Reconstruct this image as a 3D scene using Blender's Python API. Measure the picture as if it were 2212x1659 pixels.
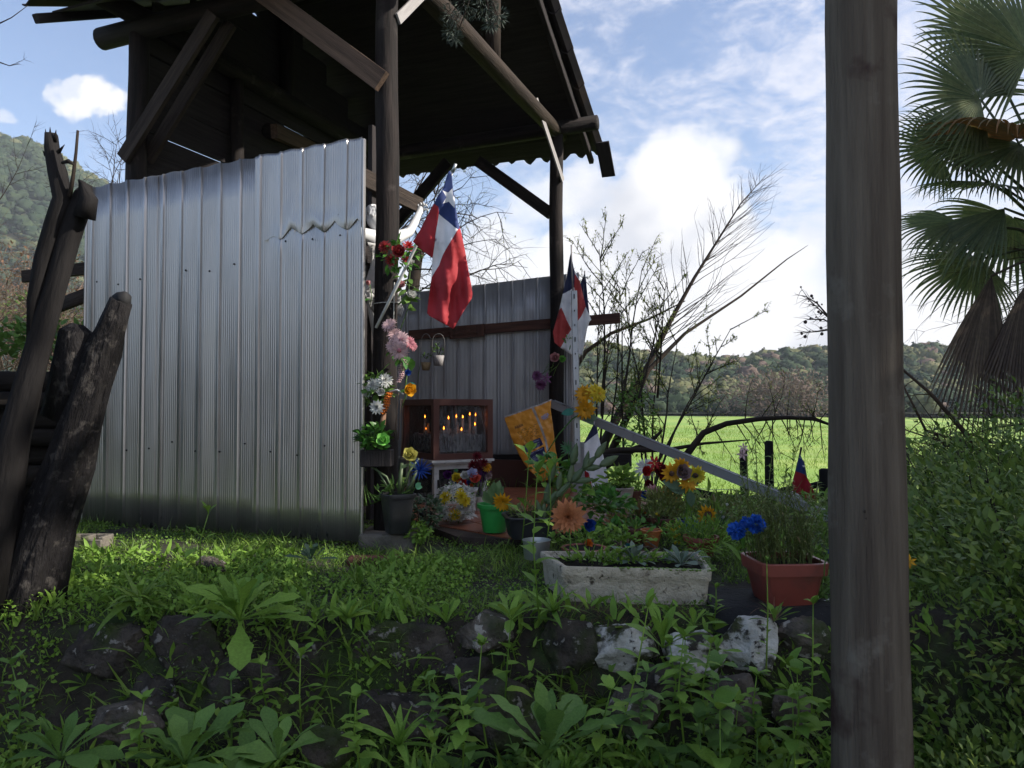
import bpy, bmesh, math, random
import numpy as np
from mathutils import Vector, Matrix, noise
from mathutils.geometry import delaunay_2d_cdt

for o in list(bpy.data.objects):
    bpy.data.objects.remove(o)
scene = bpy.context.scene
COL = scene.collection
R = random.Random(11)
NR = np.random.RandomState(5)
pi = math.pi

# ------------------------------------------------------------------ camera
F = 1662.0
EYE = Vector((0, 0, 0.70))
PITCH = math.radians(1.7)
cam_d = bpy.data.cameras.new('camera')
cam = bpy.data.objects.new('camera', cam_d)
COL.objects.link(cam)
cam.location = EYE
cam.rotation_euler = (math.radians(90) + PITCH, 0, 0)
cam_d.sensor_width = 36
cam_d.lens = 36 * F / 2212
cam_d.clip_start = 0.05
cam_d.clip_end = 3000
scene.camera = cam
FWD = Vector((0, math.cos(PITCH), math.sin(PITCH)))
UPV = Vector((0, -math.sin(PITCH), math.cos(PITCH)))


def W(u, v, d):
    """point seen at (u, v) of the 2212 px wide picture, d metres ahead"""
    r = FWD * F + Vector((1, 0, 0)) * (u - 1106) + UPV * (829.5 - v)
    return EYE + r * (d / r.y)


def S(n, d):
    return n * d / F

# ------------------------------------------------------------------ world
SUN_AZ, SUN_EL = math.radians(100), math.radians(33)
world = bpy.data.worlds.new('World')
scene.world = world
world.use_nodes = True


def build_world():
    nt = world.node_tree
    nt.nodes.clear()
    N = nt.nodes.new
    L = nt.links.new

    def math_(op, a, b=None, c=None, clamp=False):
        n = N('ShaderNodeMath'); n.operation = op; n.use_clamp = clamp
        for i, x in enumerate((a, b, c)):
            if x is None: continue
            if isinstance(x, (int, float)): n.inputs[i].default_value = x
            else: L(x, n.inputs[i])
        return n.outputs[0]

    def vmath(op, a, b=None, s=None):
        n = N('ShaderNodeVectorMath'); n.operation = op
        for i, x in enumerate((a, b)):
            if x is None: continue
            if isinstance(x, (tuple, Vector)): n.inputs[i].default_value = tuple(x)
            else: L(x, n.inputs[i])
        if s is not None: n.inputs['Scale'].default_value = s
        return n

    def ramp(x, lo, hi):
        n = N('ShaderNodeMapRange'); n.interpolation_type = 'SMOOTHSTEP'; n.clamp = True
        L(x, n.inputs[0]); n.inputs[1].default_value = lo; n.inputs[2].default_value = hi
        return n.outputs[0]

    def nz(vec, scale, detail=6, rough=.55, dist=0.0):
        n = N('ShaderNodeTexNoise'); n.inputs['Scale'].default_value = scale
        n.inputs['Detail'].default_value = detail; n.inputs['Roughness'].default_value = rough
        n.inputs['Distortion'].default_value = dist
        L(vec, n.inputs['Vector'])
        return n

    sky = N('ShaderNodeTexSky'); sky.sky_type = 'NISHITA'; sky.sun_disc = False
    sky.sun_elevation = SUN_EL; sky.sun_rotation = SUN_AZ
    sky.air_density = 1.0; sky.dust_density = 0.5; sky.ozone_density = 2.0
    tint = N('ShaderNodeMix'); tint.data_type = 'RGBA'; tint.blend_type = 'MULTIPLY'
    tint.inputs[0].default_value = 1
    L(sky.outputs[0], tint.inputs[6]); tint.inputs[7].default_value = (SKYK * .96, SKYK * .92, SKYK * .95, 1)
    tc = N('ShaderNodeTexCoord').outputs['Generated']
    sep = N('ShaderNodeSeparateXYZ'); L(tc, sep.inputs[0])
    X, Y, Z = sep.outputs
    # cloud layer seen in perspective: direction over height
    zz = math_('ADD', math_('MAXIMUM', Z, 0.0), 0.16)
    comb = N('ShaderNodeCombineXYZ')
    L(math_('DIVIDE', X, zz), comb.inputs[0]); L(math_('DIVIDE', Y, zz), comb.inputs[1])
    pl = comb.outputs[0]
    a = nz(pl, 1.3, 2, .5).outputs[0]
    b = nz(pl, 5.0, 6, .68, .9).outputs[0]
    c = nz(pl, 17.0, 4, .70, .5).outputs[0]
    wis = math_('ADD', math_('ADD', math_('MULTIPLY', a, .50), math_('MULTIPLY', b, .62)), math_('MULTIPLY', c, .38))
    # clearer to the left of the view, more veiled to the right
    wis = math_('ADD', wis, math_('MULTIPLY', X, 0.30))
    wmask = math_('MULTIPLY', ramp(wis, .68, 1.0), .88)
    # cumulus heaps
    warp = nz(tc, 7.0, 5, .62)
    w1 = vmath('SUBTRACT', warp.outputs[1], (.5, .5, .5))
    w2 = vmath('SCALE', w1.outputs[0], s=.15)
    dd = vmath('ADD', tc, w2.outputs[0])
    dn = vmath('NORMALIZE', dd.outputs[0]).outputs[0]
    heaps = [(1480, 400, 110, 1), (1410, 480, 110, 1), (1330, 560, 120, 1), (1230, 600, 100, 1), (1560, 440, 75, .9),
             (1500, 560, 150, 1), (1620, 640, 130, .95), (1700, 560, 60, .9), (1660, 720, 150, 1), (1400, 680, 170, 1),
             (1250, 420, 90, .7), (1150, 420, 80, .6), (1060, 640, 150, .9), (2050, 720, 170, 1), (2000, 620, 120, .8),
             (1850, 760, 150, 1), (2200, 600, 120, .7), (195, 175, 44, .95), (150, 145, 26, .6), (240, 205, 34, .9), (0, 240, 26, .5), (800, 700, 160, .8),
             (2500, 300, 200, .8), (2900, 600, 300, .8), (-600, 500, 160, .6), (-900, 600, 200, .6)]
    tot = None
    for (u, v, r, k) in heaps:
        c0 = (W(u, v, 1.0) - EYE).normalized()
        dt = vmath('DOT_PRODUCT', dn, c0).outputs['Value']
        ang = r / F
        m = math_('MULTIPLY', ramp(dt, math.cos(ang * 1.25), math.cos(ang * .55)), k)
        tot = m if tot is None else math_('MAXIMUM', tot, m)
    det = nz(tc, 16.0, 4, .6).outputs[0]
    heap = math_('MULTIPLY', tot, ramp(math_('ADD', det, math_('MULTIPLY', tot, .55)), .45, .78))
    # colours
    sh = nz(tc, 6.0, 4, .55).outputs[0]
    cl = N('ShaderNodeMix'); cl.data_type = 'RGBA'
    L(ramp(sh, .42, .62), cl.inputs[0])
    cl.inputs[6].default_value = (CLD * .97, CLD * .95, CLD * .94, 1)
    cl.inputs[7].default_value = (CLD * .64, CLD * .65, CLD * .70, 1)
    m1 = N('ShaderNodeMix'); m1.data_type = 'RGBA'
    L(wmask, m1.inputs[0]); L(tint.outputs[2], m1.inputs[6]); m1.inputs[7].default_value = (CLD * .78, CLD * .79, CLD * .88, 1)
    m2 = N('ShaderNodeMix'); m2.data_type = 'RGBA'
    L(heap, m2.inputs[0]); L(m1.outputs[2], m2.inputs[6]); L(cl.outputs[2], m2.inputs[7])
    bg = N('ShaderNodeBackground'); L(m2.outputs[2], bg.inputs[0]); bg.inputs[1].default_value = 0.12
    out = N('ShaderNodeOutputWorld'); L(bg.outputs[0], out.inputs[0])


SKYK = .42
CLD = 2.4
build_world()
try:
    world.cycles.sampling_method = 'MANUAL'
    world.cycles.sample_map_resolution = 512
except Exception:
    pass
sun_d = bpy.data.lights.new('sun', 'SUN'); sun_d.energy = 2.0; sun_d.angle = math.radians(.6); sun_d.color = (1, .94, .84)
sun = bpy.data.objects.new('sun', sun_d); COL.objects.link(sun)
to_sun = Vector((math.cos(SUN_EL) * math.sin(SUN_AZ), math.cos(SUN_EL) * math.cos(SUN_AZ), math.sin(SUN_EL)))
sun.rotation_euler = to_sun.to_track_quat('Z', 'Y').to_euler()
scene.view_settings.view_transform = 'Standard'
scene.view_settings.look = 'None'
scene.view_settings.exposure = 2.12
scene.view_settings.gamma = 1
scene.view_settings.use_curve_mapping = False
try:
    scene.cycles.max_bounces = 4
    scene.cycles.transparent_max_bounces = 8
except Exception:
    pass

# ------------------------------------------------------------------ materials
def _nt(name):
    m = bpy.data.materials.new(name); m.use_nodes = True
    nt = m.node_tree; nt.nodes.clear()
    return m, nt, nt.nodes.new, nt.links.new


def mat(name, c1, c2=None, scale=8, rough=.7, metal=0, bump=0, bscale=40, st=(1, 1, 1), attr=True, c3=None, t3=(.55, .68), s3=5,
        spec=.5, detail=6, emis=None, estr=0, c4=None, t4=(.55, .7), s4=3, rvar=0):
    """two-tone noise colour, optional patches c3 and c4, optional relief"""
    m, nt, N, L = _nt(name)
    out = N('ShaderNodeOutputMaterial'); p = N('ShaderNodeBsdfPrincipled'); L(p.outputs[0], out.inputs[0])
    p.inputs['Roughness'].default_value = rough; p.inputs['Metallic'].default_value = metal
    p.inputs['Specular IOR Level'].default_value = spec
    if attr:
        a = N('ShaderNodeAttribute'); a.attribute_name = 'loc'; vec = a.outputs['Vector']
    else:
        vec = N('ShaderNodeTexCoord').outputs['Object']
    mp = N('ShaderNodeMapping'); mp.inputs['Scale'].default_value = st; L(vec, mp.inputs[0])

    def nz(v, s, dt=detail, rg=.6):
        n = N('ShaderNodeTexNoise'); n.inputs['Scale'].default_value = s; n.inputs['Detail'].default_value = dt
        n.inputs['Roughness'].default_value = rg; L(v, n.inputs[0]); return n.outputs[0]

    def rmp(x, a, b):
        n = N('ShaderNodeMapRange'); n.clamp = True; L(x, n.inputs[0]); n.inputs[1].default_value = a; n.inputs[2].default_value = b
        return n.outputs[0]

    def mix(f, a, b):
        n = N('ShaderNodeMix'); n.data_type = 'RGBA'; L(f, n.inputs[0])
        for i, x in ((6, a), (7, b)):
            if isinstance(x, tuple): n.inputs[i].default_value = (*x, 1)
            else: L(x, n.inputs[i])
        return n.outputs[2]
    if c2 is None: c2 = tuple(x * .8 for x in c1)
    col = mix(rmp(nz(mp.outputs[0], scale), .32, .68), c1, c2)
    if c3 is not None: col = mix(rmp(nz(vec, s3), *t3), col, c3)
    if c4 is not None: col = mix(rmp(nz(vec, s4), *t4), col, c4)
    L(col, p.inputs['Base Color'])
    if rvar:
        r = N('ShaderNodeMapRange'); L(nz(mp.outputs[0], scale * 1.7), r.inputs[0]); r.inputs[1].default_value = .3; r.inputs[2].default_value = .7
        r.inputs[3].default_value = rough - rvar; r.inputs[4].default_value = rough + rvar; L(r.outputs[0], p.inputs['Roughness'])
    if bump:
        b = N('ShaderNodeBump'); b.inputs['Strength'].default_value = bump; b.inputs['Distance'].default_value = .01
        L(nz(mp.outputs[0], bscale, 5), b.inputs['Height']); L(b.outputs[0], p.inputs['Normal'])
    if emis:
        p.inputs['Emission Color'].default_value = (*emis, 1); p.inputs['Emission Strength'].default_value = estr
    return m


def leafmat(name, c1, c2, rough=.45, trans=.25, spec=.4, c3=None):
    """colour varies from leaf to leaf; thin, lets some light through"""
    m, nt, N, L = _nt(name)
    out = N('ShaderNodeOutputMaterial'); p = N('ShaderNodeBsdfPrincipled')
    g = N('ShaderNodeNewGeometry'); oi = N('ShaderNodeObjectInfo')
    ad = N('ShaderNodeMath'); ad.operation = 'ADD'; L(g.outputs['Random Per Island'], ad.inputs[0]); L(oi.outputs['Random'], ad.inputs[1])
    fr = N('ShaderNodeMath'); fr.operation = 'FRACT'; L(ad.outputs[0], fr.inputs[0])
    cr = N('ShaderNodeValToRGB'); L(fr.outputs[0], cr.inputs[0])
    e = cr.color_ramp.elements; e[0].color = (*c1, 1); e[1].color = (*c2, 1)
    if c3: x = e.new(.9); x.color = (*c2, 1); e[2].color = (*c3, 1)
    nz = N('ShaderNodeTexNoise'); nz.inputs['Scale'].default_value = 30
    gm = N('ShaderNodeMix'); gm.data_type = 'RGBA'; gm.blend_type = 'MULTIPLY'; gm.inputs[0].default_value = .5
    L(cr.outputs[0], gm.inputs[6]); cr2 = N('ShaderNodeValToRGB'); cr2.color_ramp.elements[0].color = (.55, .55, .55, 1); cr2.color_ramp.elements[1].color = (1.25, 1.25, 1.2, 1)
    cr2.color_ramp.elements[0].position = .3; cr2.color_ramp.elements[1].position = .7
    tcn = N('ShaderNodeTexCoord'); L(tcn.outputs['Object'], nz.inputs[0]); L(nz.outputs[0], cr2.inputs[0]); L(cr2.outputs[0], gm.inputs[7])
    L(gm.outputs[2], p.inputs['Base Color']); p.inputs['Roughness'].default_value = rough; p.inputs['Specular IOR Level'].default_value = spec
    t = N('ShaderNodeBsdfTranslucent'); L(gm.outputs[2], t.inputs[0])
    mx = N('ShaderNodeMixShader'); mx.inputs[0].default_value = trans; L(p.outputs[0], mx.inputs[1]); L(t.outputs[0], mx.inputs[2])
    L(mx.outputs[0], out.inputs[0])
    return m


def petalmat(name, c, dk=.7, rough=.55, trans=.3):
    return leafmat(name, c, tuple(x * dk for x in c), rough, trans, .3)


def glassmat(name, tint=(.16, .16, .17), alpha=.26, rough=.08):
    """dirty window glass: mostly clear, part hazy film"""
    m, nt, N, L = _nt(name)
    out = N('ShaderNodeOutputMaterial'); p = N('ShaderNodeBsdfPrincipled'); t = N('ShaderNodeBsdfTransparent')
    p.inputs['Base Color'].default_value = (*tint, 1); p.inputs['Roughness'].default_value = rough
    tc = N('ShaderNodeTexCoord'); mp = N('ShaderNodeMapping'); mp.inputs['Scale'].default_value = (1, 1, .25); L(tc.outputs['Object'], mp.inputs[0])
    n = N('ShaderNodeTexNoise'); n.inputs['Scale'].default_value = 45; n.inputs['Detail'].default_value = 7; L(mp.outputs[0], n.inputs[0])
    r = N('ShaderNodeMapRange'); r.clamp = True; L(n.outputs[0], r.inputs[0]); r.inputs[1].default_value = .42; r.inputs[2].default_value = .72
    r.inputs[3].default_value = alpha * .35; r.inputs[4].default_value = alpha * 2.2
    mx = N('ShaderNodeMixShader'); L(r.outputs[0], mx.inputs[0]); L(t.outputs[0], mx.inputs[1]); L(p.outputs[0], mx.inputs[2]); L(mx.outputs[0], out.inputs[0])
    return m


M = {}
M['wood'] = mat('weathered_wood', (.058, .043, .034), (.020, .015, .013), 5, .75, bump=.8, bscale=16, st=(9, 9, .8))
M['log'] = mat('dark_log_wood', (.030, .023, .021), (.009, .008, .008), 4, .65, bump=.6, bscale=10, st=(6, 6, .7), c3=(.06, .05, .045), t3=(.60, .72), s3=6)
M['plank'] = mat('brown_plank', (.15, .10, .072), (.060, .040, .031), 4, .6, bump=.5, bscale=14, st=(10, 10, .6))
M['plankred'] = mat('reddish_plank', (.115, .055, .040), (.05, .026, .022), 4, .6, bump=.5, bscale=14, st=(10, 10, .6))
M['greystrip'] = mat('pale_strap_wood', (.36, .34, .33), (.22, .2, .2), 6, .6, st=(6, 6, .8), bump=.3)
M['roof'] = mat('roof_sheet', (.042, .037, .042), (.024, .022, .026), 6, .7, c3=(.07, .05, .04), s3=2)
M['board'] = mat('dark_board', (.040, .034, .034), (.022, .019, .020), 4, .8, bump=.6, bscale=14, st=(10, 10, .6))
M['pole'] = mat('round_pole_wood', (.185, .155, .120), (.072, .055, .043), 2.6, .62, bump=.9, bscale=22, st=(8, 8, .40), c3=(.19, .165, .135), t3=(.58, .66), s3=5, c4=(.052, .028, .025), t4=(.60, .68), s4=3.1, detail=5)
M['white'] = mat('old_white_paint', (.62, .62, .60), (.42, .42, .42), 10, .5, bump=.2, c3=(.12, .1, .09), t3=(.64, .72), s3=18)
M['alu'] = mat('painted_grey_metal', (.42, .43, .45), (.30, .31, .33), 5, .38, .35, st=(2, 2, .4), c3=(.12, .12, .12), t3=(.62, .72), s3=14)
M['brownalu'] = mat('brown_aluminium', (.135, .060, .050), (.105, .048, .042), 6, .38, .25)
M['black'] = mat('black_plastic', (.030, .031, .033), (.020, .02, .022), 8, .42, c3=(.07, .065, .06), t3=(.55, .8), s3=6)
M['dark'] = mat('dark_inside', (.012, .011, .012), (.006, .006, .006), 8, .8)
M['terra'] = mat('terracotta_plastic', (.26, .060, .042), (.18, .045, .035), 5, .45, c3=(.12, .05, .04), t3=(.56, .75), s3=5)
M['brownpot'] = mat('brown_pot', (.17, .055, .038), (.10, .04, .03), 5, .5)
M['orangepot'] = mat('orange_pot', (.46, .15, .045), (.34, .11, .04), 5, .5)
M['greenpot'] = mat('green_pot', (.045, .40, .075), (.035, .26, .06), 5, .4, c3=(.03, .12, .04), t3=(.58, .75), s3=6)
M['bluepot'] = mat('blue_pot', (.03, .085, .34), None, 5, .4)
M['ceramic'] = mat('cream_glazed_clay', (.58, .49, .44), (.38, .31, .28), 9, .4, bump=.5, bscale=18)
M['zinc'] = mat('galvanised_metal', (.50, .52, .52), (.33, .36, .36), 6, .32, .8)
M['soil'] = mat('potting_soil', (.022, .017, .012), (.012, .01, .008), 30, .95, bump=1, bscale=60)
M['tub'] = mat('mossy_concrete', (.62, .56, .44), (.42, .37, .28), 18, .85, bump=1.3, bscale=85, c3=(.10, .11, .045), t3=(.60, .70), s3=22, c4=(.08, .065, .045), t4=(.60, .70), s4=34)
M['rock'] = mat('dark_field_stone', (.085, .072, .060), (.018, .016, .014), 13, .85, bump=2.6, bscale=26, c3=(.035, .05, .014), t3=(.50, .62), s3=4, c4=(.20, .19, .17), t4=(.60, .64), s4=26)
M['rock2'] = mat('brown_stone', (.16, .135, .11), (.04, .035, .03), 14, .85, bump=2.6, bscale=28, c3=(.04, .055, .018), t3=(.52, .66), s3=5, c4=(.34, .32, .28), t4=(.59, .63), s4=22)
M['rockw'] = mat('white_limed_stone', (.66, .65, .61), (.30, .29, .25), 16, .85, bump=2.4, bscale=24, c3=(.055, .06, .028), t3=(.53, .60), s3=8, c4=(.05, .045, .038), t4=(.56, .62), s4=24)
M['tile'] = mat('terracotta_tile', (.34, .115, .055), (.20, .065, .035), 5, .28, bump=.15, bscale=20, c3=(.12, .07, .04), t3=(.56, .72), s3=6)
M['grout'] = mat('platform_concrete', (.075, .055, .045), (.04, .03, .026), 12, .85, bump=.6)
M['darklog'] = mat('shade_toned_log', (.022, .018, .016), (.010, .009, .008), 4, .9, bump=.8, bscale=10, st=(6, 6, 1))  # logs coloured near black to stand for the deep shade around them
M['concrete'] = mat('old_concrete', (.20, .175, .15), (.10, .09, .075), 10, .9, bump=.8, c3=(.05, .06, .025), t3=(.5, .62), s3=8)
M['bark'] = mat('peeling_bark', (.019, .017, .017), (.006, .005, .006), 3.0, .8, bump=2.5, bscale=7, st=(7, 7, 1.6), c3=(.055, .049, .045), t3=(.54, .62), s3=21)
M['bark2'] = mat('smooth_grey_bark', (.017, .015, .015), (.007, .006, .006), 3, .7, bump=.7, bscale=9, st=(6, 6, 1))
M['twig'] = mat('bare_twig', (.045, .032, .024), (.02, .016, .014), 5, .8)
M['twigtan'] = mat('tan_twig', (.20, .145, .11), (.09, .06, .045), 3, .8)
M['branch'] = mat('brown_branch', (.13, .085, .06), (.06, .04, .03), 5, .8, bump=.6, st=(5, 5, 1))
M['plaster'] = mat('white_plaster', (.62, .62, .62), (.52, .52, .53), 8, .42)
M['cloth'] = mat('white_cloth', (.58, .57, .56), (.48, .46, .45), 6, .8)
M['fr'] = mat('flag_red', (.38, .012, .020), (.25, .008, .014), 6, .75)
M['fr2'] = mat('faded_flag_red', (.42, .045, .040), (.32, .03, .03), 6, .75)
M['fb'] = mat('flag_blue', (.018, .040, .16), (.013, .028, .11), 6, .75)
M['fb2'] = mat('dark_flag_blue', (.015, .020, .065), None, 6, .75)
M['fw'] = mat('flag_white', (.78, .77, .79), (.62, .62, .64), 6, .75)
M['bag'] = mat('orange_bag', (.85, .37, .05), (.70, .28, .032), 8, .38, bump=.6, bscale=14)
M['bagseam'] = mat('silver_seam', (.50, .47, .47), (.38, .34, .33), 20, .35, bump=.4)
M['navy'] = mat('navy_print', (.022, .028, .105), None, 8, .4)
M['ink'] = mat('dark_print', (.05, .022, .01), None, 8, .5)
M['paleink'] = mat('pale_print', (.36, .38, .55), None, 8, .5)
M['wax'] = mat('candle_wax', (.46, .45, .44), (.24, .235, .23), 14, .45)
M['waxrun'] = mat('wax_runs', (.26, .26, .265), (.045, .045, .05), 28, .4, st=(1, 1, .25), bump=.8, bscale=30)
M['flame'] = mat('candle_flame', (1, .4, .1), None, 5, .5, emis=(1, .24, .02), estr=3.0)
M['glass'] = glassmat('dirty_glass')
M['string'] = mat('white_string', (.5, .5, .48), None, 5, .8)
M['wire'] = mat('wire', (.20, .19, .18), None, 5, .5, .4)
M['basket'] = mat('woven_basket', (.34, .25, .13), (.22, .15, .08), 40, .8, bump=.8)
M['brick'] = mat('red_brick', (.13, .05, .038), (.06, .03, .022), 12, .85, bump=.8)
M['tarp'] = mat('black_ground_cloth', (.010, .010, .012), (.006, .006, .007), 60, .85, bump=.8, bscale=50, c3=(.25, .25, .26), t3=(.72, .76), s3=55)

for _k in ('wood', 'log', 'plank', 'plankred', 'roof', 'board', 'pole', 'rock', 'rock2', 'rockw', 'bark', 'bark2', 'branch', 'twig', 'darklog', 'soil', 'tub', 'concrete', 'grout', 'brick', 'twigtan'):
    for _n in M[_k].node_tree.nodes:
        if _n.type == 'BSDF_PRINCIPLED':
            _n.inputs['Specular IOR Level'].default_value = .18; _n.inputs['Roughness'].default_value = max(.8, _n.inputs['Roughness'].default_value)

M['weed'] = leafmat('weed_leaf', (.135, .26, .038), (.23, .38, .060), .55, .30, .25, c3=(.28, .42, .07))
M['weeddk'] = leafmat('dark_weed_leaf', (.10, .195, .045), (.16, .28, .062), .55, .25, .25)
M['weedblue'] = leafmat('grey_green_leaf', (.055, .105, .055), (.10, .16, .085), .5, .2)
M['grass'] = leafmat('grass_blade', (.11, .20, .03), (.20, .31, .050), .5, .35)
M['clover'] = leafmat('clover_leaf', (.11, .215, .03), (.19, .32, .045), .5, .3)
M['bush'] = leafmat('bush_leaf', (.085, .15, .03), (.17, .25, .05), .45, .32, .35, c3=(.32, .38, .07))
M['ever'] = leafmat('evergreen_leaf', (.012, .030, .010), (.022, .050, .016), .6, .12)
M['ivy'] = leafmat('ivy_leaf', (.05, .17, .03), (.13, .30, .045), .4, .25)
M['herb'] = leafmat('wispy_herb_leaf', (.11, .16, .04), (.21, .25, .07), .5, .3, c3=(.18, .12, .06))
M['bud'] = leafmat('spring_bud', (.20, .24, .06), (.30, .32, .09), .6, .4)
M['silver'] = leafmat('silver_green_leaf', (.11, .16, .115), (.20, .25, .19), .7, .15)
M['aloe'] = leafmat('aloe_leaf', (.26, .14, .06), (.15, .15, .06), .4, .15)
M['succ'] = leafmat('succulent_leaf', (.10, .18, .07), (.17, .26, .11), .35, .2)
M['yellowgreen'] = leafmat('rhipsalis_stem', (.16, .20, .05), (.27, .29, .09), .4, .2)
M['cactus'] = leafmat('cactus_paddle', (.065, .105, .045), (.12, .16, .075), .45, .1)
M['palm'] = leafmat('palm_leaf', (.11, .145, .075), (.20, .22, .11), .45, .4, .4)
M['palmdead'] = leafmat('dead_palm_leaf', (.085, .058, .045), (.16, .115, .085), .7, .2)
M['palmorange'] = leafmat('browning_palm_leaf', (.30, .13, .035), (.13, .10, .035), .55, .35)
M['cypress'] = leafmat('cypress_sprig', (.035, .055, .045), (.07, .09, .07), .6, .2)
M['forest'] = leafmat('hill_forest_leaf', (.075, .090, .045), (.15, .155, .075), .9, .15, .1, c3=(.20, .175, .10))
M['forestdk'] = leafmat('dark_hill_forest_leaf', (.028, .050, .030), (.056, .080, .042), .9, .15, .1)
M['russet'] = leafmat('russet_tree_leaf', (.15, .105, .09), (.19, .145, .115), .9, .15, .1)
M['straw'] = leafmat('dry_needles', (.17, .085, .05), (.28, .16, .10), .8, .1)
for k, c in dict(red=(.52, .018, .020), dred=(.16, .008, .018), purple=(.10, .018, .14), lilac=(.30, .11, .27), pink=(.72, .36, .38),
                 palepink=(.70, .48, .50), dpink=(.60, .22, .27), white=(.74, .74, .72), yellow=(.80, .62, .04), gold=(.80, .40, .018), lemon=(.66, .60, .16),
                 orange=(.80, .22, .03), peach=(.62, .25, .11), blue=(.018, .07, .36), pblue=(.03, .15, .66), teal=(.03, .16, .17), mint=(.20, .52, .26),
                 lime=(.25, .62, .13), coral=(.80, .14, .09), mauve=(.33, .23, .24), peony=(.40, .045, .05), iceblue=(.55, .58, .85), teal2=(.05, .25, .2)).items():
    M['p_' + k] = petalmat('petal_' + k, c)
M['seed'] = mat('flower_centre', (.10, .045, .02), (.05, .02, .012), 60, .9, bump=1)

# ground, meadow, hills materials
def groundmat():
    m = mat('mossy_soil', (.034, .026, .018), (.014, .012, .008), 9, .95, bump=1.2, bscale=40, c3=(.028, .048, .010), t3=(.48, .60), s3=3.2, c4=(.07, .10, .014), t4=(.60, .72), s4=5)
    return m
M['ground'] = groundmat()
M['meadow'] = mat('meadow_grass', (.225, .35, .045), (.15, .27, .038), .55, .8, bump=1.0, bscale=3.0, st=(.5, 1.6, 1), attr=False, c3=(.30, .38, .07), t3=(.48, .62), s3=.14, c4=(.19, .26, .05), t4=(.53, .66), s4=.5)
M['hill'] = mat('hill_ground', (.09, .10, .045), (.055, .07, .035), .05, .95, attr=False)


def metalsheet(name='galvanised_sheet', metal=.86):
    m, nt, N, L = _nt(name)
    out = N('ShaderNodeOutputMaterial'); p = N('ShaderNodeBsdfPrincipled'); L(p.outputs[0], out.inputs[0])
    a = N('ShaderNodeAttribute'); a.attribute_name = 'loc'
    mp = N('ShaderNodeMapping'); mp.inputs['Scale'].default_value = (2.5, 2.5, .5); L(a.outputs['Vector'], mp.inputs[0])
    n = N('ShaderNodeTexNoise'); n.inputs['Scale'].default_value = 6; n.inputs['Detail'].default_value = 6; L(mp.outputs[0], n.inputs[0])
    cr = N('ShaderNodeValToRGB'); L(n.outputs[0], cr.inputs[0]); cr.color_ramp.elements[0].color = (.40, .38, .365, 1); cr.color_ramp.elements[1].color = (.50, .475, .455, 1)
    cr.color_ramp.elements[0].position = .3; cr.color_ramp.elements[1].position = .7
    # dirt and splash-back low down on the sheet
    sx = N('ShaderNodeSeparateXYZ'); L(a.outputs['Vector'], sx.inputs[0])
    n2 = N('ShaderNodeTexNoise'); n2.inputs['Scale'].default_value = 34; n2.inputs['Detail'].default_value = 7
    mp2 = N('ShaderNodeMapping'); mp2.inputs['Scale'].default_value = (1, 1, .45); L(a.outputs['Vector'], mp2.inputs[0]); L(mp2.outputs[0], n2.inputs[0])
    r = N('ShaderNodeMapRange'); r.clamp = True; L(sx.outputs[2], r.inputs[0]); r.inputs[1].default_value = .15; r.inputs[2].default_value = .02; r.inputs[3].default_value = -.16; r.inputs[4].default_value = .12
    ad = N('ShaderNodeMath'); ad.operation = 'ADD'; L(n2.outputs[0], ad.inputs[0]); L(r.outputs[0], ad.inputs[1])
    r2 = N('ShaderNodeMapRange'); r2.clamp = True; L(ad.outputs[0], r2.inputs[0]); r2.inputs[1].default_value = .60; r2.inputs[2].default_value = .66
    mx = N('ShaderNodeMix'); mx.data_type = 'RGBA'; L(r2.outputs[0], mx.inputs[0]); L(cr.outputs[0], mx.inputs[6]); mx.inputs[7].default_value = (.035, .035, .035, 1)
    L(mx.outputs[2], p.inputs['Base Color'])
    mt = N('ShaderNodeMath'); mt.operation = 'MULTIPLY_ADD'; L(r2.outputs[0], mt.inputs[0]); mt.inputs[1].default_value = -.8; mt.inputs[2].default_value = metal; L(mt.outputs[0], p.inputs['Metallic'])
    rr = N('ShaderNodeMapRange'); L(n.outputs[0], rr.inputs[0]); rr.inputs[1].default_value = .3; rr.inputs[2].default_value = .7; rr.inputs[3].default_value = .30; rr.inputs[4].default_value = .40
    L(rr.outputs[0], p.inputs['Roughness'])
    return m
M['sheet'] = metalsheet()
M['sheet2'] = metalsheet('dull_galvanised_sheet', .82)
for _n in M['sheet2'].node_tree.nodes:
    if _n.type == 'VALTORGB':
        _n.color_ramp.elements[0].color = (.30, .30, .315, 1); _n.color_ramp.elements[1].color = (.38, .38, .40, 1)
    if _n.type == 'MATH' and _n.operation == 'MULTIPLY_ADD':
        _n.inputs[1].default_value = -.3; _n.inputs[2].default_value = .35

# ------------------------------------------------------------------ mesh helpers
Z = Vector((0, 0, 1))


def basis(d, up=Z):
    d = d.normalized()
    x = d.cross(up)
    if x.length < 1e-4: x = d.cross(Vector((1, 0, 0)))
    x.normalize()
    return x, d, x.cross(d).normalized()


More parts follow.
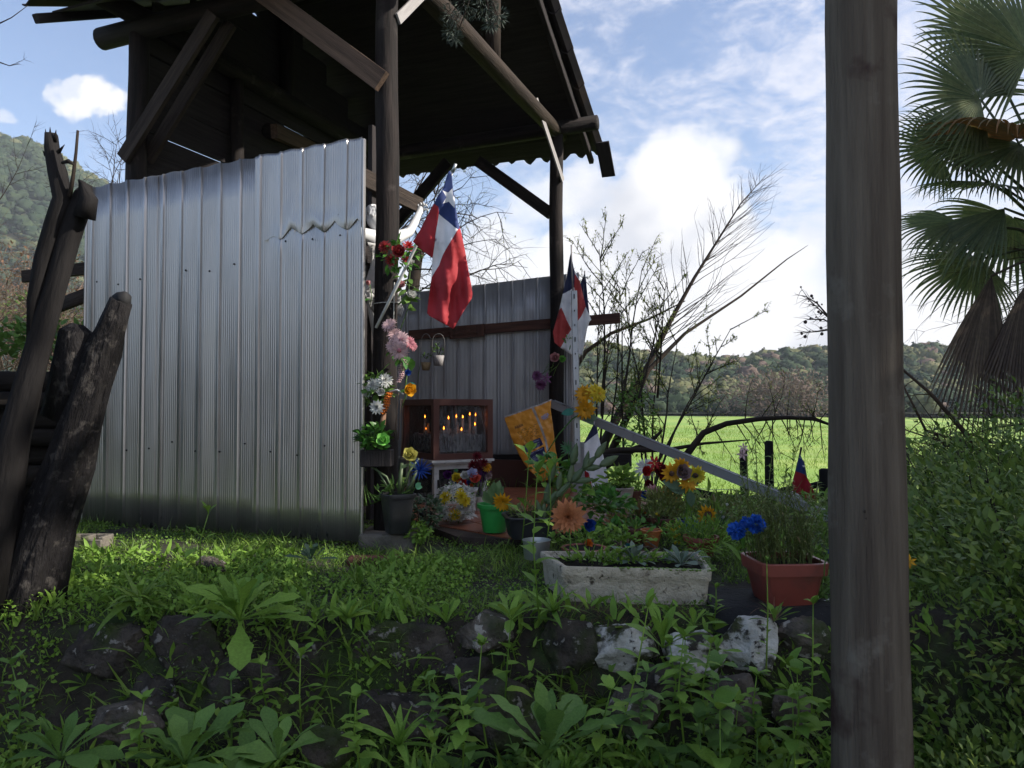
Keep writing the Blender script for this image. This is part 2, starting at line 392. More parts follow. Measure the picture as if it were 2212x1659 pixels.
def leaf_geo(L=1, Wd=.3, droop=.5, n=5, shape='oval', fold=.15, serr=0, wave=0):
    f = {'oval': lambda t: math.sin(pi * min(1, .04 + .96 * t) ** .85) ** .8 if t < 1 else .02,
         'spoon': lambda t: (.18 + .82 * max(0, min(1, (t - .25) / .4)) ** 1.2) * (max(0, 1 - ((t - .72) / .28) ** 2) ** .5 if t > .72 else 1),
         'blade': lambda t: (1 - t) ** .7 * (.6 + .4 * min(1, t * 6)),
         'lance': lambda t: math.sin(pi * (.06 + .94 * t) ** .7) ** .9 if t < 1 else .01,
         'strap': lambda t: 1 if t < .85 else max(.05, (1 - t) / .15) ** .5,
         'wide': lambda t: (math.sin(pi * t ** .6) ** .6 if 0 < t < 1 else .05),
         'petal': lambda t: max(.06, (min(1, t / .65)) ** .8) * (max(0, 1 - ((t - .65) / .35) ** 2.5) if t > .65 else 1),
         'point': lambda t: (min(1, t / .45) ** .6 + .1) * (1 - max(0, (t - .45) / .55) ** 1.3)}[shape]
    V = []; Fc = []
    y = z = 0.0
    for i in range(n + 1):
        t = i / n
        w = max(Wd * .5 * f(t), Wd * .01)
        if serr and 0 < i < n: w *= 1 + (serr if i % 2 else -serr)
        zz = z + wave * w * math.sin(i * 2.1)
        V += [(-w, y, zz + fold * w), (0, y, z), (w, y, z + fold * w - wave * w * math.sin(i * 1.7))]
        a = -droop * (t + .5 / n)
        y += L / n * math.cos(a); z += L / n * math.sin(a)
    for i in range(n):
        k = i * 3
        Fc += [(k, k + 1, k + 4, k + 3), (k + 1, k + 2, k + 5, k + 4)]
    return V, Fc


class MB:
    def __init__(s):
        s.v = []; s.f = []; s.m = []; s.l = []

    def add(s, V, Fc, m=0, loc=None):
        k = len(s.v)
        s.v += [Vector(p) for p in V]
        s.l += [tuple(p) for p in (loc if loc is not None else V)]
        for f in Fc:
            s.f.append(tuple(i + k for i in f)); s.m.append(m)

    def xf(s, V, Fc, c, x, y, z, m=0, sc=1):
        s.add([c + x * (p[0] * sc) + y * (p[1] * sc) + z * (p[2] * sc) for p in V], Fc, m)

    def beam(s, a, b, w, h, up=Z, m=0, bev=0.12):
        """plank or squared timber from a to b, chamfered edges"""
        x, d, z = basis(b - a, up); L = (b - a).length; o = R.random() * 20
        bw, bh = w / 2, h / 2; c = min(w, h) * bev
        pr = [(-bw + c, -bh), (bw - c, -bh), (bw, -bh + c), (bw, bh - c), (bw - c, bh), (-bw + c, bh), (-bw, bh - c), (-bw, -bh + c)]
        ns = max(1, int(L / .5)); V = []; lo = []
        for i in range(ns + 1):
            t = i / ns
            for px, pz in pr:
                V.append(a + d * (L * t) + x * px + z * pz); lo.append((px + o, pz + o, L * t + o))
        Fc = []
        for i in range(ns):
            for j in range(8):
                Fc.append((i * 8 + j, i * 8 + (j + 1) % 8, i * 8 + 8 + (j + 1) % 8, i * 8 + 8 + j))
        Fc += [tuple(range(7, -1, -1)), tuple(range(ns * 8, ns * 8 + 8))]
        s.add(V, Fc, m, lo)

    def box(s, c, hx, hy, hz, ax=None, m=0):
        X, Y, ZZ = ax or (Vector((1, 0, 0)), Vector((0, 1, 0)), Z)
        V = [c + X * (i * hx) + Y * (j * hy) + ZZ * (k * hz) for i in (-1, 1) for j in (-1, 1) for k in (-1, 1)]
        s.add(V, [(0, 1, 3, 2), (4, 6, 7, 5), (0, 4, 5, 1), (2, 3, 7, 6), (0, 2, 6, 4), (1, 5, 7, 3)], m)

    def tube(s, pts, rad, n=8, m=0, cap=True, rough=0, seed=0):
        pts = [Vector(p) for p in pts]
        if not isinstance(rad, (list, tuple)): rad = [rad] * len(pts)
        o = R.random() * 20; V = []; lo = []; al = 0
        x = None
        for i, p in enumerate(pts):
            d = (pts[min(i + 1, len(pts) - 1)] - pts[max(i - 1, 0)])
            if d.length < 1e-7: d = Vector((0, 0, 1))
            d.normalize()
            if x is None: x = basis(d)[0]
            x = (x - d * x.dot(d))
            if x.length < 1e-5: x = basis(d)[0]
            x.normalize(); y = d.cross(x)
            if i: al += (p - pts[i - 1]).length
            for j in range(n):
                a = 2 * pi * j / n; r = rad[i]
                cx, sy = math.cos(a) * r, math.sin(a) * r
                if rough: 
                    k = 1 + rough * (noise.noise(Vector((math.cos(a) * 1.7 + seed, math.sin(a) * 1.7, al * 5))) + .5 * noise.noise(Vector((math.cos(a) * 5 + seed, math.sin(a) * 5, al * 14))))
                    cx *= k; sy *= k
                V.append(p + x * cx + y * sy); lo.append((cx + o, sy + o, al + o))
        Fc = []
        for i in range(len(pts) - 1):
            for j in range(n):
                Fc.append((i * n + j, i * n + (j + 1) % n, (i + 1) * n + (j + 1) % n, (i + 1) * n + j))
        if cap and n > 3:
            Fc += [tuple(range(n - 1, -1, -1)), tuple(range((len(pts) - 1) * n, len(pts) * n))]
        s.add(V, Fc, m, lo)

    def lathe(s, c, prof, n=24, m=0, ax=None, sq=0, rot=0, close=False):
        """turned shape; sq > 0 squares the section"""
        X, Y, ZZ = ax or (Vector((1, 0, 0)), Vector((0, 1, 0)), Z)
        V = []
        for r, z in prof:
            for j in range(n):
                a = 2 * pi * j / n + pi / n
                ca, sa = math.cos(a), math.sin(a)
                k = 1
                if sq:
                    k = (abs(ca) ** sq + abs(sa) ** sq) ** (-1 / sq)
                aa = a + rot
                V.append(c + X * (math.cos(aa) * r * k) + Y * (math.sin(aa) * r * k) + ZZ * z)
        Fc = []
        for i in range(len(prof) - 1):
            for j in range(n):
                Fc.append((i * n + j, i * n + (j + 1) % n, (i + 1) * n + (j + 1) % n, (i + 1) * n + j))
        Fc.append(tuple(range(n - 1, -1, -1)))
        if close: Fc.append(tuple(range((len(prof) - 1) * n, len(prof) * n)))
        s.add(V, Fc, m)

    def leaf(s, b, d, up, L, Wd, droop=.5, n=4, shape='oval', fold=.15, serr=0, m=0, wave=0):
        x, y, z = basis(d, up)
        V, Fc = leaf_geo(L, Wd, droop, n, shape, fold, serr, wave)
        s.xf(V, Fc, b, x, y, z, m)

    def ball(s, c, r, m=0, n=8, k=5, sq=(1, 1, 1)):
        V = []; Fc = []
        for i in range(k + 1):
            ph = pi * i / k
            for j in range(n):
                a = 2 * pi * j / n
                V.append(c + Vector((math.sin(ph) * math.cos(a) * r * sq[0], math.sin(ph) * math.sin(a) * r * sq[1], -math.cos(ph) * r * sq[2])))
        for i in range(k):
            for j in range(n):
                Fc.append((i * n + j, i * n + (j + 1) % n, (i + 1) * n + (j + 1) % n, (i + 1) * n + j))
        s.add(V, Fc, m)

    def build(s, name, mats, parent=None, smooth=True, kind=None, sharp=None):
        me = bpy.data.meshes.new(name)
        o = Vector(parent.location) if parent is not None else Vector((0, 0, 0))
        base = Vector((0, 0, 0))
        if parent is not None and parent.type == 'MESH' and parent.parent is not None:
            o = Vector(parent.parent.location)
        me.from_pydata([tuple(p - o) for p in s.v], [], s.f)
        if not isinstance(mats, (list, tuple)): mats = [mats]
        for x in mats: me.materials.append(M[x] if isinstance(x, str) else x)
        if len(mats) > 1: me.polygons.foreach_set('material_index', s.m)
        a = me.attributes.new('loc', 'FLOAT_VECTOR', 'POINT')
        a.data.foreach_set('vector', np.array(s.l, dtype=np.float32).ravel())
        if smooth:
            me.polygons.foreach_set('use_smooth', [True] * len(me.polygons))
            if sharp is not None: me.set_sharp_from_angle(angle=math.radians(sharp))
        me.update()
        ob = bpy.data.objects.new(name, me); COL.objects.link(ob)
        if parent is not None: ob.parent = parent
        if kind: ob['kind'] = kind
        return ob


def thing(name, label, cat, loc, group=None, kind=None):
    o = bpy.data.objects.new(name, None); COL.objects.link(o)
    o.empty_display_size = .05
    o.location = Vector(loc)
    o['label'] = label; o['category'] = cat
    if group: o['group'] = group
    if kind: o['kind'] = kind
    return o


def tag(o, label, cat, group=None, kind=None):
    o['label'] = label; o['category'] = cat
    if group: o['group'] = group
    if kind: o['kind'] = kind
    return o


def geo_mesh(name, V, Fc, mats):
    me = bpy.data.meshes.new(name); me.from_pydata(V, [], Fc)
    for x in mats: me.materials.append(M[x])
    me.polygons.foreach_set('use_smooth', [True] * len(me.polygons)); me.update()
    return me


def inst(me, name, parent, pos, x, y, z, s=1.0):
    ob = bpy.data.objects.new(name, me); COL.objects.link(ob); ob.parent = parent
    p = pos - Vector(parent.location)
    ob.matrix_basis = Matrix(((x.x * s, y.x * s, z.x * s, p.x), (x.y * s, y.y * s, z.y * s, p.y), (x.z * s, y.z * s, z.z * s, p.z), (0, 0, 0, 1)))
    return ob


def np_mesh(name, V, Fc, mats, mi=None, kind=None, smooth=False, loc=False):
    """V (n,3), Fc (m,k) arrays"""
    me = bpy.data.meshes.new(name)
    n, (m, k) = len(V), Fc.shape
    me.vertices.add(n); me.vertices.foreach_set('co', V.astype(np.float32).ravel())
    me.loops.add(m * k); me.loops.foreach_set('vertex_index', Fc.astype(np.int32).ravel())
    me.polygons.add(m); me.polygons.foreach_set('loop_start', np.arange(0, m * k, k, dtype=np.int32))
    for x in mats: me.materials.append(M[x])
    if mi is not None: me.polygons.foreach_set('material_index', mi.astype(np.int32))
    me.update(calc_edges=True); me.validate()
    if smooth: me.polygons.foreach_set('use_smooth', [True] * m)
    if loc:
        a = me.attributes.new('loc', 'FLOAT_VECTOR', 'POINT'); a.data.foreach_set('vector', V.astype(np.float32).ravel())
    ob = bpy.data.objects.new(name, me); COL.objects.link(ob)
    if kind: ob['kind'] = kind
    return ob


def frames(d, up):
    """arrays of directions -> rotation matrices with columns x, y(dir), z"""
    d = d / np.linalg.norm(d, axis=1, keepdims=True)
    x = np.cross(d, up); nx = np.linalg.norm(x, axis=1, keepdims=True); nx[nx < 1e-5] = 1; x = x / nx
    z = np.cross(x, d)
    return np.stack([x, d, z], axis=2)


def scatter(tpl, P, Rm, sc):
    tv, tf = np.array(tpl[0], dtype=float), np.array(tpl[1])
    n, k = len(P), len(tv)
    V = np.einsum('nij,kj->nki', Rm, tv) * sc[:, None, None] + P[:, None, :]
    Fc = (tf[None] + (np.arange(n) * k)[:, None, None]).reshape(-1, tf.shape[1])
    return V.reshape(-1, 3), Fc


def rdirs(n, up=.3, spread=1.0):
    d = NR.normal(size=(n, 3)); d /= np.linalg.norm(d, axis=1, keepdims=True)
    d = d * spread; d[:, 2] += up
    return d / np.linalg.norm(d, axis=1, keepdims=True)


def sm(a, b, x):
    t = max(0, min(1, (x - a) / (b - a))); return t * t * (3 - 2 * t)


def nsm(a, b, x):
    t = np.clip((x - a) / (b - a), 0, 1); return t * t * (3 - 2 * t)
# ================================================================== SETTING
def gz(x, y):
    """height of the ground near the shrine"""
    n = noise.noise(Vector((x * .9, y * .9, 3))) * .05 + noise.noise(Vector((x * 3.1, y * 3.1, 7))) * .018 + noise.noise(Vector((x * 9, y * 9, 1))) * .006
    low = -.40 - .25 * max(0, min(2.6, 2.35 - y)) + n
    edge = 2.50 + .05 * math.sin(x * 2.3)
    t = sm(edge - .14, edge + .10, y)
    top = .0 + n * .45 * (1 if y < 3.3 else .5)
    top += .03 * sm(-.4, -1.2, x) * sm(3.0, 3.6, y)
    y0 = 5.3 + 1.5 * sm(1.3, .5, x)
    far = -1.45 * sm(y0, y0 + 3.4, y)
    z = low * (1 - t) + top * t + far
    return z


def ground_grid(name, xs, ys, fz, material, kind='structure'):
    XX, YY = np.meshgrid(xs, ys); ZZ = np.array([[fz(x, y) for x in xs] for y in ys])
    V = np.stack([XX, YY, ZZ], -1).reshape(-1, 3); nx, ny = len(xs), len(ys)
    idx = np.arange(nx * ny).reshape(ny, nx)
    Fc = np.stack([idx[:-1, :-1], idx[:-1, 1:], idx[1:, 1:], idx[1:, :-1]], -1).reshape(-1, 4)
    ob = np_mesh(name, V, Fc, [material], kind=kind, smooth=True, loc=True)
    return ob


xs = np.concatenate([np.linspace(-14, -4.2, 16), np.linspace(-4, 4, 180), np.linspace(4.2, 14, 16)])
ys = np.concatenate([np.linspace(-9, .8, 14), np.linspace(1, 5.5, 120), np.linspace(5.6, 14, 40)])
g = ground_grid('ground', xs, ys, gz, 'ground')
tag(g, 'dark mossy soil terrace and bank in front of the shrine', 'ground')


def mz(x, y):
    return -1.03 + .18 * math.sin(x * .05 + 1) * sm(14, 60, y) + .12 * noise.noise(Vector((x * .12, y * .12, 2))) + .9 * sm(60, 112, y) * (.3 + .4 * sm(30, -20, x)) \
        + (.05 * noise.noise(Vector((x * .8, y * .8, 5))) if y < 45 else 0)


ys = np.concatenate([np.linspace(7.2, 30, 90), np.linspace(30.5, 120, 90), np.linspace(125, 420, 8)])
xs = np.concatenate([np.linspace(-400, -62, 14), np.linspace(-60, 100, 200), np.linspace(102, 420, 14)])
md = ground_grid('meadow', xs, ys, mz, 'meadow')
tag(md, 'bright green sunlit pasture behind the shrine', 'meadow')
# grass tufts on the near meadow
n = 52000
yy = 8 + 55 * NR.rand(n) ** 2.0; xx = (NR.rand(n) * 1.5 - .45) * yy * .66
zz = np.array([mz(a, b) for a, b in zip(xx, yy)])
gv, gf = leaf_geo(1, .16, .9, 2, 'blade', .1)
d = rdirs(n, 1.6); P = np.stack([xx, yy, zz - .01], 1)
V, Fc = scatter((gv, gf), P, frames(d, np.tile([0, -1., .2], (n, 1))), (.05 + .06 * NR.rand(n)) * (1 + yy / 60))
M['mgrass'] = leafmat('meadow_blade', (.18, .30, .045), (.29, .39, .07), .6, .45, .2)
tag(np_mesh('meadow_grass', V, Fc, ['mgrass'], kind='stuff'), 'short lush grass covering the pasture', 'grass')


# ---------------------------------------------------------------- hills
def hill_right(x, y):
    # ridge seen from 1250 px to beyond the right edge
    u = 1106 + F * x / y
    top = np.interp(u, [300, 900, 1250, 1450, 1600, 1780, 1900, 2000, 2110, 2212, 2600], [800, 792, 788, 800, 796, 776, 774, 770, 778, 792, 770])
    ridge = (879 - top) / F * 250 + .7 + 1
    t = sm(112, 250, y)
    z = ridge * t * (1 - .0 * t) - .2
    z += (noise.noise(Vector((x * .018, y * .018, 4))) * 4.5 + noise.noise(Vector((x * .06, y * .06, 4))) * 1.5) * sm(112, 150, y) * (1 - sm(215, 250, y) * .7)
    return z * (1 - .95 * sm(255, 330, y))


xs = np.linspace(-230, 330, 120); ys = np.linspace(108, 330, 50)
hr = ground_grid('wooded_hill', xs, ys, hill_right, 'hill')
tag(hr, 'low wooded hill beyond the pasture', 'hill')


def hill_left(x, y):
    # shoulder falling from the left edge of the picture to the right
    u = 1106 + F * x / y
    top = np.interp(u, [-1500, -500, -150, 0, 60, 110, 170, 235, 300, 420, 700], [330, 240, 268, 283, 300, 325, 362, 398, 470, 620, 800])
    ridge = (879 - top) / F * 420 * .955
    t = sm(170, 420, y)
    return -1.5 + (ridge * (t ** 1.1) + noise.noise(Vector((x * .012, y * .012, 9))) * 9 * t * (1 - t) * 4) * (1 - .97 * sm(425, 560, y))


xs = np.linspace(-640, -60, 90); ys = np.linspace(165, 560, 50)
hl = ground_grid('mountain', xs, ys, hill_left, 'hill')
tag(hl, 'steep scrubby mountainside rising behind the bare thicket', 'mountain')


def crown_tpl(n, seed, flat=.75):
    """a clump of leaf faces in the form of a tree crown"""
    rs = np.random.RandomState(seed)
    d = rs.normal(size=(n, 3)); d /= np.linalg.norm(d, axis=1, keepdims=True)
    lum = np.array([.75 + .35 * noise.noise(Vector(q) * 2.3 + Vector((seed, 0, 0))) for q in d])
    P = d * lum[:, None] * (rs.rand(n, 1) ** .25); P[:, 2] = P[:, 2] * flat + .45
    dd = d + rs.normal(size=(n, 3)) * .6
    q = np.array([(-.5, -.5, 0), (.5, -.5, 0), (.5, .5, .15), (-.5, .5, .1)])
    V, Fc = scatter((q, np.array([(0, 1, 2, 3)])), P, frames(np.cross(dd, rs.normal(size=(n, 3))), dd), .10 + .13 * rs.rand(n))
    # solid lumpy heart of the crown
    U, K = 12, 7; hv = []
    for k in range(K + 1):
        for j in range(U):
            ph, a = pi * k / K, 2 * pi * (j + .5 * (k % 2)) / U; q_ = Vector((math.sin(ph) * math.cos(a), math.sin(ph) * math.sin(a), math.cos(ph)))
            r_ = .82 * (.8 + .42 * noise.noise(q_ * 2.3 + Vector((seed, 0, 0))) + .16 * noise.noise(q_ * 6 + Vector((seed, 3, 0)))); hv.append((q_.x * r_, q_.y * r_, q_.z * r_ * flat + .45))
    hf = [(k * U + j, (k + 1) * U + j, (k + 1) * U + (j + 1) % U, k * U + (j + 1) % U) for k in range(K) for j in range(U)]
    return np.concatenate([V, np.array(hv)]), np.concatenate([Fc, np.array(hf) + len(V)])


def forest(name, fz, xr, yr, count, size, tones, label, seed, vis=None, nleaf=60):
    rs = np.random.RandomState(seed)
    allV = []; allF = []; mi = []; off = 0
    tp = [crown_tpl(nleaf, seed + k) for k in range(6)]
    for i in range(count):
        y = yr[0] + (yr[1] - yr[0]) * rs.rand() ** .8
        u = xr[0] + (xr[1] - xr[0]) * rs.rand()
        x = (u - 1106) / F * y
        z = fz(x, y)
        V, Fc = tp[rs.randint(6)]
        s = size * (.55 + .9 * rs.rand() ** 2) * (1 + .3 * (y - yr[0]) / (yr[1] - yr[0]))
        a = rs.rand() * 6.28; c, sn = math.cos(a), math.sin(a)
        VV = V @ np.array([[c, sn, 0], [-sn, c, 0], [0, 0, 1]]) * np.array([1, 1, .75 + .5 * rs.rand()]) * s + np.array([x, y, z - .15 * s])
        allV.append(VV); allF.append(Fc + off); off += len(V)
        t = 0 if (noise.noise(Vector((x * .03, y * .03, seed))) + rs.rand() * .5 - .25) > (0 if tones == 3 else .45) else 1  # mountain keeps mostly the dark leaf, its shade put into the colour
        if y > yr[1] - (yr[1] - yr[0]) * .16: t = 0  # crowns near the ridge take the lighter leaf as a painted sunlit crest
        if tones == 3 and rs.rand() < .05: t = 2
        mi.append(np.full(len(Fc), t))
    ob = np_mesh(name, np.concatenate(allV), np.concatenate(allF), ['forest', 'forestdk', 'russet'], np.concatenate(mi), kind='stuff')
    tag(ob, label, 'forest')


forest('hillside_forest', hill_right, (750, 2420), (113, 262), 6600, 2.1, 3, 'dense mixed wood covering the low hill behind the pasture', 3)
forest('mountain_scrub', hill_left, (-500, 800), (190, 425), 7500, 3.0, 2, 'scrub and trees covering the mountainside at the left', 30, nleaf=45)

# ---------------------------------------------------------------- shed frame
E2 = Vector((.370, .929, 0)); E1 = Vector((-.929, .370, 0))
P1 = Vector((-.640, 3.90, 0)); P2 = Vector((.376, 6.45, 0)); SP = (P2 - P1).length
P3 = P1 + E1 * 1.712; P4 = P3 + E2 * SP


def on_side(u, base, e, z=0):
    """point on the line base + s*e that is seen in picture column u"""
    k = (u - 1106) / F
    s = (k * base.y - base.x) / (e.x - k * e.y)
    p = base + e * s
    return Vector((p.x, p.y, z))


def zat(v, d):
    return W(1106, v, d).z


shed = thing('open_shed', 'dark open timber shed with log posts and a pitched roof over the shrine', 'shed', P1)


def post(p, r0, r1, z0, z1, seed, r=R):
    b = MB(); k = 9
    b.tube([(p.x + .006 * math.sin(i * 1.3 + seed), p.y, z0 + (z1 - z0) * i / k) for i in range(k + 1)], [r0 + (r1 - r0) * i / k for i in range(k + 1)], 18, rough=.06, seed=seed)
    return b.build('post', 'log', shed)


post(P1, .063, .056, -.05, 3.0, 1); post(P2, .063, .056, -.05, 3.02, 2); post(P3, .062, .056, -.05, 3.0, 3); post(P4, .06, .055, -.05, 3.0, 4)
post(P3 + E2 * .84, .05, .045, -.05, 2.98, 5)
ZB = 3.03
for base, sd in ((P1, 1), (P3, 2)):
    b = MB(); b.tube([base - E2 * .35 + Z * ZB, base + E2 * SP * .3 + Z * (ZB + .01), base + E2 * SP * .7 + Z * (ZB - .005), base + E2 * (SP + .12) + Z * ZB], [.062, .066, .066, .06], 16, rough=.06, seed=sd)
    b.build('tie_beam', 'wood' if sd == 1 else 'log', shed)
for s, zz in ((0, 2.98), (SP, 3.06)):
    a = P1 + E2 * s - E1 * .36 + Z * zz; c = P3 + E2 * s + E1 * .30 + Z * (zz - .03)
    b = MB(); b.tube([a, a.lerp(c, .33), a.lerp(c, .66), c], [.06, .064, .064, .066], 16, rough=.05, seed=s); b.build('wall_plate', 'log', shed)
RH = 1.37; ZR0 = 3.15; SL = .54; OV = .45


def zroof(s):
    return ZR0 + SL * (s if s < SP / 2 else SP - s)


for base in (P1, P3):
    b = MB(); q = base + E2 * SP / 2; b.tube([q + Z * 3.0, q + Z * 3.5, q + Z * 3.86], .055, 14, rough=.05); b.build('king_post', 'wood' if base is P1 else 'log', shed)
b = MB(); q = P1 + E2 * SP / 2 + Z * (zroof(SP / 2) - .08); b.tube([q - E1 * .3, q + E1 * 1.0, q + E1 * 2.0], .06, 12); b.build('ridge_pole', 'log', shed)


def brace(a, c, w, h, m, name='brace', up=Z):
    b = MB(); b.beam(a, c, w, h, up, bev=.06); return b.build(name, m, shed, sharp=35)


# front braces: plank from post one up to the front plate, two crossing planks on post three
nf = -E2
a = P1 + nf * .075; a.z = zat(172, a.y); c = on_side(549, P1 + nf * .075, E1); c.z = zat(-22, c.y)
brace(a + (a - c) * .02, c + (c - a) * .4, .035, .105, 'plank', up=Z)
a = on_side(258, P3 + nf * .085, E1); a.z = zat(343, a.y); c = on_side(452, P3 + nf * .085, E1); c.z = zat(30, c.y)
brace(a, c, .03, .09, 'wood')
a = on_side(312, P3 + E2 * .08, E1); a.z = zat(345, a.y); c = on_side(490, P3 + E2 * .08, E1); c.z = zat(50, c.y)
brace(a, c, .03, .085, 'wood')
# pale straps
a = P1 - E1 * .062; a.z = zat(46, 3.9); c = a + E2 * .42 + Z * .42
brace(a, c, .012, .055, 'greystrip', 'strap')
a = W(1216, 390, 6.40); c = W(1158, 214, 5.95); brace(a, c, .012, .055, 'greystrip', 'strap')
# back braces
a = P2 + E1 * .05; a.z = zat(462, 6.47); c = on_side(1032, P2, E1); c.z = zat(348, c.y); brace(a, c, .045, .10, 'log')
q = on_side(846, P2, E1); q.z = zat(492, q.y); c = on_side(968, P2, E1); c.z = zat(350, c.y); brace(q, c, .045, .11, 'log')
a = W(592, 283, 5.5); c = W(676, 322, 6.2); brace(a, c, .05, .10, 'plank', 'loose_plank')
b = MB(); b.tube([W(580, 282, 5.6), W(602, 292, 5.75)], .055, 12); b.build('log_stub', 'log', shed)

# side wall of rough boards with two gaps
zc = .06; row = 0
gaps = {2.385: (.25, .78), 2.865: (1.43, 1.69)}
while zc < 3.75:
    h = .155 + R.random() * .05
    top = zc + h
    for gzv in gaps:
        if zc < gzv < top + .07: top = gzv - .006
    s0, s1 = 0.02, SP
    if top > ZR0:                                        # gable boards follow the roof
        s0 = (top - ZR0) / SL + .02; s1 = SP - s0
    if s1 - s0 < .1: break
    b = MB(); off = .055 + R.random() * .008
    p = P3 + E1 * off
    b.beam(p + E2 * s0 + Z * (zc + top) / 2, p + E2 * s1 + Z * (zc + top) / 2, .022, top - zc, Z, bev=.05)
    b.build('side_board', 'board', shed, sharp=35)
    nz = top + .001
    for gzv, (ga, gb) in gaps.items():
        if abs(top - (gzv - .006)) < 1e-6:
            nz = gzv + .006                                # gap, closed off outside its visible length by battens
            for (q0, q1) in ((0, ga), (gb, SP)):
                b = MB(); b.beam(P3 + E1 * (off + .018) + E2 * q0 + Z * gzv, P3 + E1 * (off + .018) + E2 * q1 + Z * gzv, .012, .05, Z); b.build('batten', 'board', shed)
    zc = nz; row += 1

# roof: rows of corrugated sheets, front and back slope
def roof_sheet(s0, s1, t0, t1, lift, front):
    per = .165; nx = int((t1 - t0) / per * 8); b = MB(); V = []; k = 3; lo = []
    for layer in (0, 1):
        for i in range(k + 1):
            f = i / k; s = s0 + (s1 - s0) * f
            for j in range(nx + 1):
                t = t0 + (t1 - t0) * j / nx
                w = .030 * math.cos(2 * pi * t / per) + (.004 if j % 2 else 0)
                z = zroof(s) + lift * (1 - f) + w + .045 + .008 * layer
                p = P1 + E2 * s + E1 * t + Z * z
                V.append(p); lo.append((t, s, z))
    m = (k + 1) * (nx + 1); Fc = []
    for i in range(k):
        for j in range(nx):
            a0 = i * (nx + 1) + j
            Fc.append((a0, a0 + 1, a0 + nx + 2, a0 + nx + 1)); Fc.append((m + a0, m + a0 + nx + 1, m + a0 + nx + 2, m + a0 + 1))
    for j in range(nx):
        Fc.append((j, m + j, m + j + 1, j + 1)); e = k * (nx + 1) + j; Fc.append((e, e + 1, m + e + 1, m + e))
    for i in range(k):
        e = i * (nx + 1); Fc.append((e, e + nx + 1, m + e + nx + 1, m + e)); e += nx; Fc.append((e, m + e, m + e + nx + 1, e + nx + 1))
    b.add(V, Fc, 0, lo)
    return b.build('roof_sheet', 'roof', shed, sharp=40)


nrow = 6; Ls = (SP / 2 + OV) / nrow
tl, tr = 1.712 + .36, -.30
cols = [(tr, .50), (.50, 1.27), (1.27, tl)]
for i in range(nrow):
    for (t0, t1) in cols:
        j = R.uniform(-.02, .02)
        roof_sheet(SP + OV - i * Ls + j, SP + OV - (i + 1) * Ls - .04, t0, t1 + .01, .020, False)
        roof_sheet(-OV + i * Ls + j, -OV + (i + 1) * Ls + .04, t0, t1 + .01, .020, True)
# lining boards under the roof
nb = 10
for side in (0, 1):
    for i in range(nb):
        w_ = (SP / 2 + OV - .12) / nb; sA = -OV + .11 + i * w_; sB = sA + w_ - .004
        q0, q1 = (sA, sB) if side == 0 else (SP - sA, SP - sB)
        zA, zB_ = zroof(q0) - .01, zroof(q1) - .01; b = MB(); lo = []
        V = [P1 + E1 * t_ + E2 * s_ + Z * (z_ - h_) for t_ in (-.21, 2.0) for (s_, z_) in ((q0, zA), (q1, zB_)) for h_ in (0, .016)]
        o_ = R.random() * 9; lo = [(s_ + o_, h_, t_ + o_) for t_ in (-.21, 2.0) for (s_, z_) in ((q0, zA), (q1, zB_)) for h_ in (0, .016)]
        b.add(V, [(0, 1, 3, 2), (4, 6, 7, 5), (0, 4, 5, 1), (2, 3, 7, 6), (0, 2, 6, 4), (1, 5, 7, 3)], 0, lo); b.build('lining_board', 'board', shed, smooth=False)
for t in (-.19, 1.98):
    for (sa, sb) in ((-OV, SP / 2), (SP + OV * .93, SP / 2)):
        b = MB(); b.beam(P1 + E1 * t + E2 * sa + Z * (zroof(sa) - .050), P1 + E1 * t + E2 * sb + Z * (zroof(sb) - .050), .04, .05, Z); b.build('rafter', 'board', shed, sharp=35)
# end board at the corner of the back eave
a = P2 - E1 * .31 + E2 * (OV - .12) + Z * (zroof(SP + OV) + .10); c = P2 - E1 * .31 + E2 * (OV + .10) + Z * (zroof(SP + OV) - .14)
brace(a, c, .12, .02, 'board', 'barge_end', up=E2)


# ---------------------------------------------------------------- ribbed metal walls
def ribbed(parent, A, e, t0, t1, zb, zt, nrm, period, phase, off=0.0, dent=None, fine=.0015, rows=3, crease=None):
    """one sheet of ribbed metal from t0 to t1 along e, raised ribs every period"""
    dx = .0034; nx = int(abs(t1 - t0) / dx); V = []; lo = []
    for i in range(rows + 1):
        for j in range(nx + 1):
            t = t0 + (t1 - t0) * j / nx
            b0, b1 = zb(t), zt(t); z = b0 + (b1 - b0) * i / rows
            if crease:
                zl = crease(t); h_ = rows // 2
                z = b0 + (zl - b0) * (i / h_) ** .6 if i <= h_ else zl + .0008 + (b1 - zl - .0008) * ((i - h_ - 1) / (rows - h_ - 1)) ** 1.6
            ph = ((t + phase) / period) % 1; dist = min(ph, 1 - ph) * period
            rib = .0105 * (1 - sm(.0045, .0095, dist))
            fn = fine * math.cos(2 * pi * t / .0135) * sm(.016, .022, dist)
            o = rib + fn
            if dent: o = dent(t, z, o)
            V.append(A + e * t + nrm * (o + off + .0010 * math.sin(z * 5 + t * 3) + .0012 * noise.noise(Vector((t * 5, z * 2.2, 0)))) + Z * z); lo.append((t, o, z))
    Fc = [(i * (nx + 1) + j, i * (nx + 1) + j + 1, (i + 1) * (nx + 1) + j + 1, (i + 1) * (nx + 1) + j) for i in range(rows) for j in range(nx)]
    b = MB(); b.add(V, Fc, 0, lo)
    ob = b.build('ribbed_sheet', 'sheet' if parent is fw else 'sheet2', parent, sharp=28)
    md_ = ob.modifiers.new('thickness', 'SOLIDIFY'); md_.thickness = .0012; md_.offset = -1
    return ob


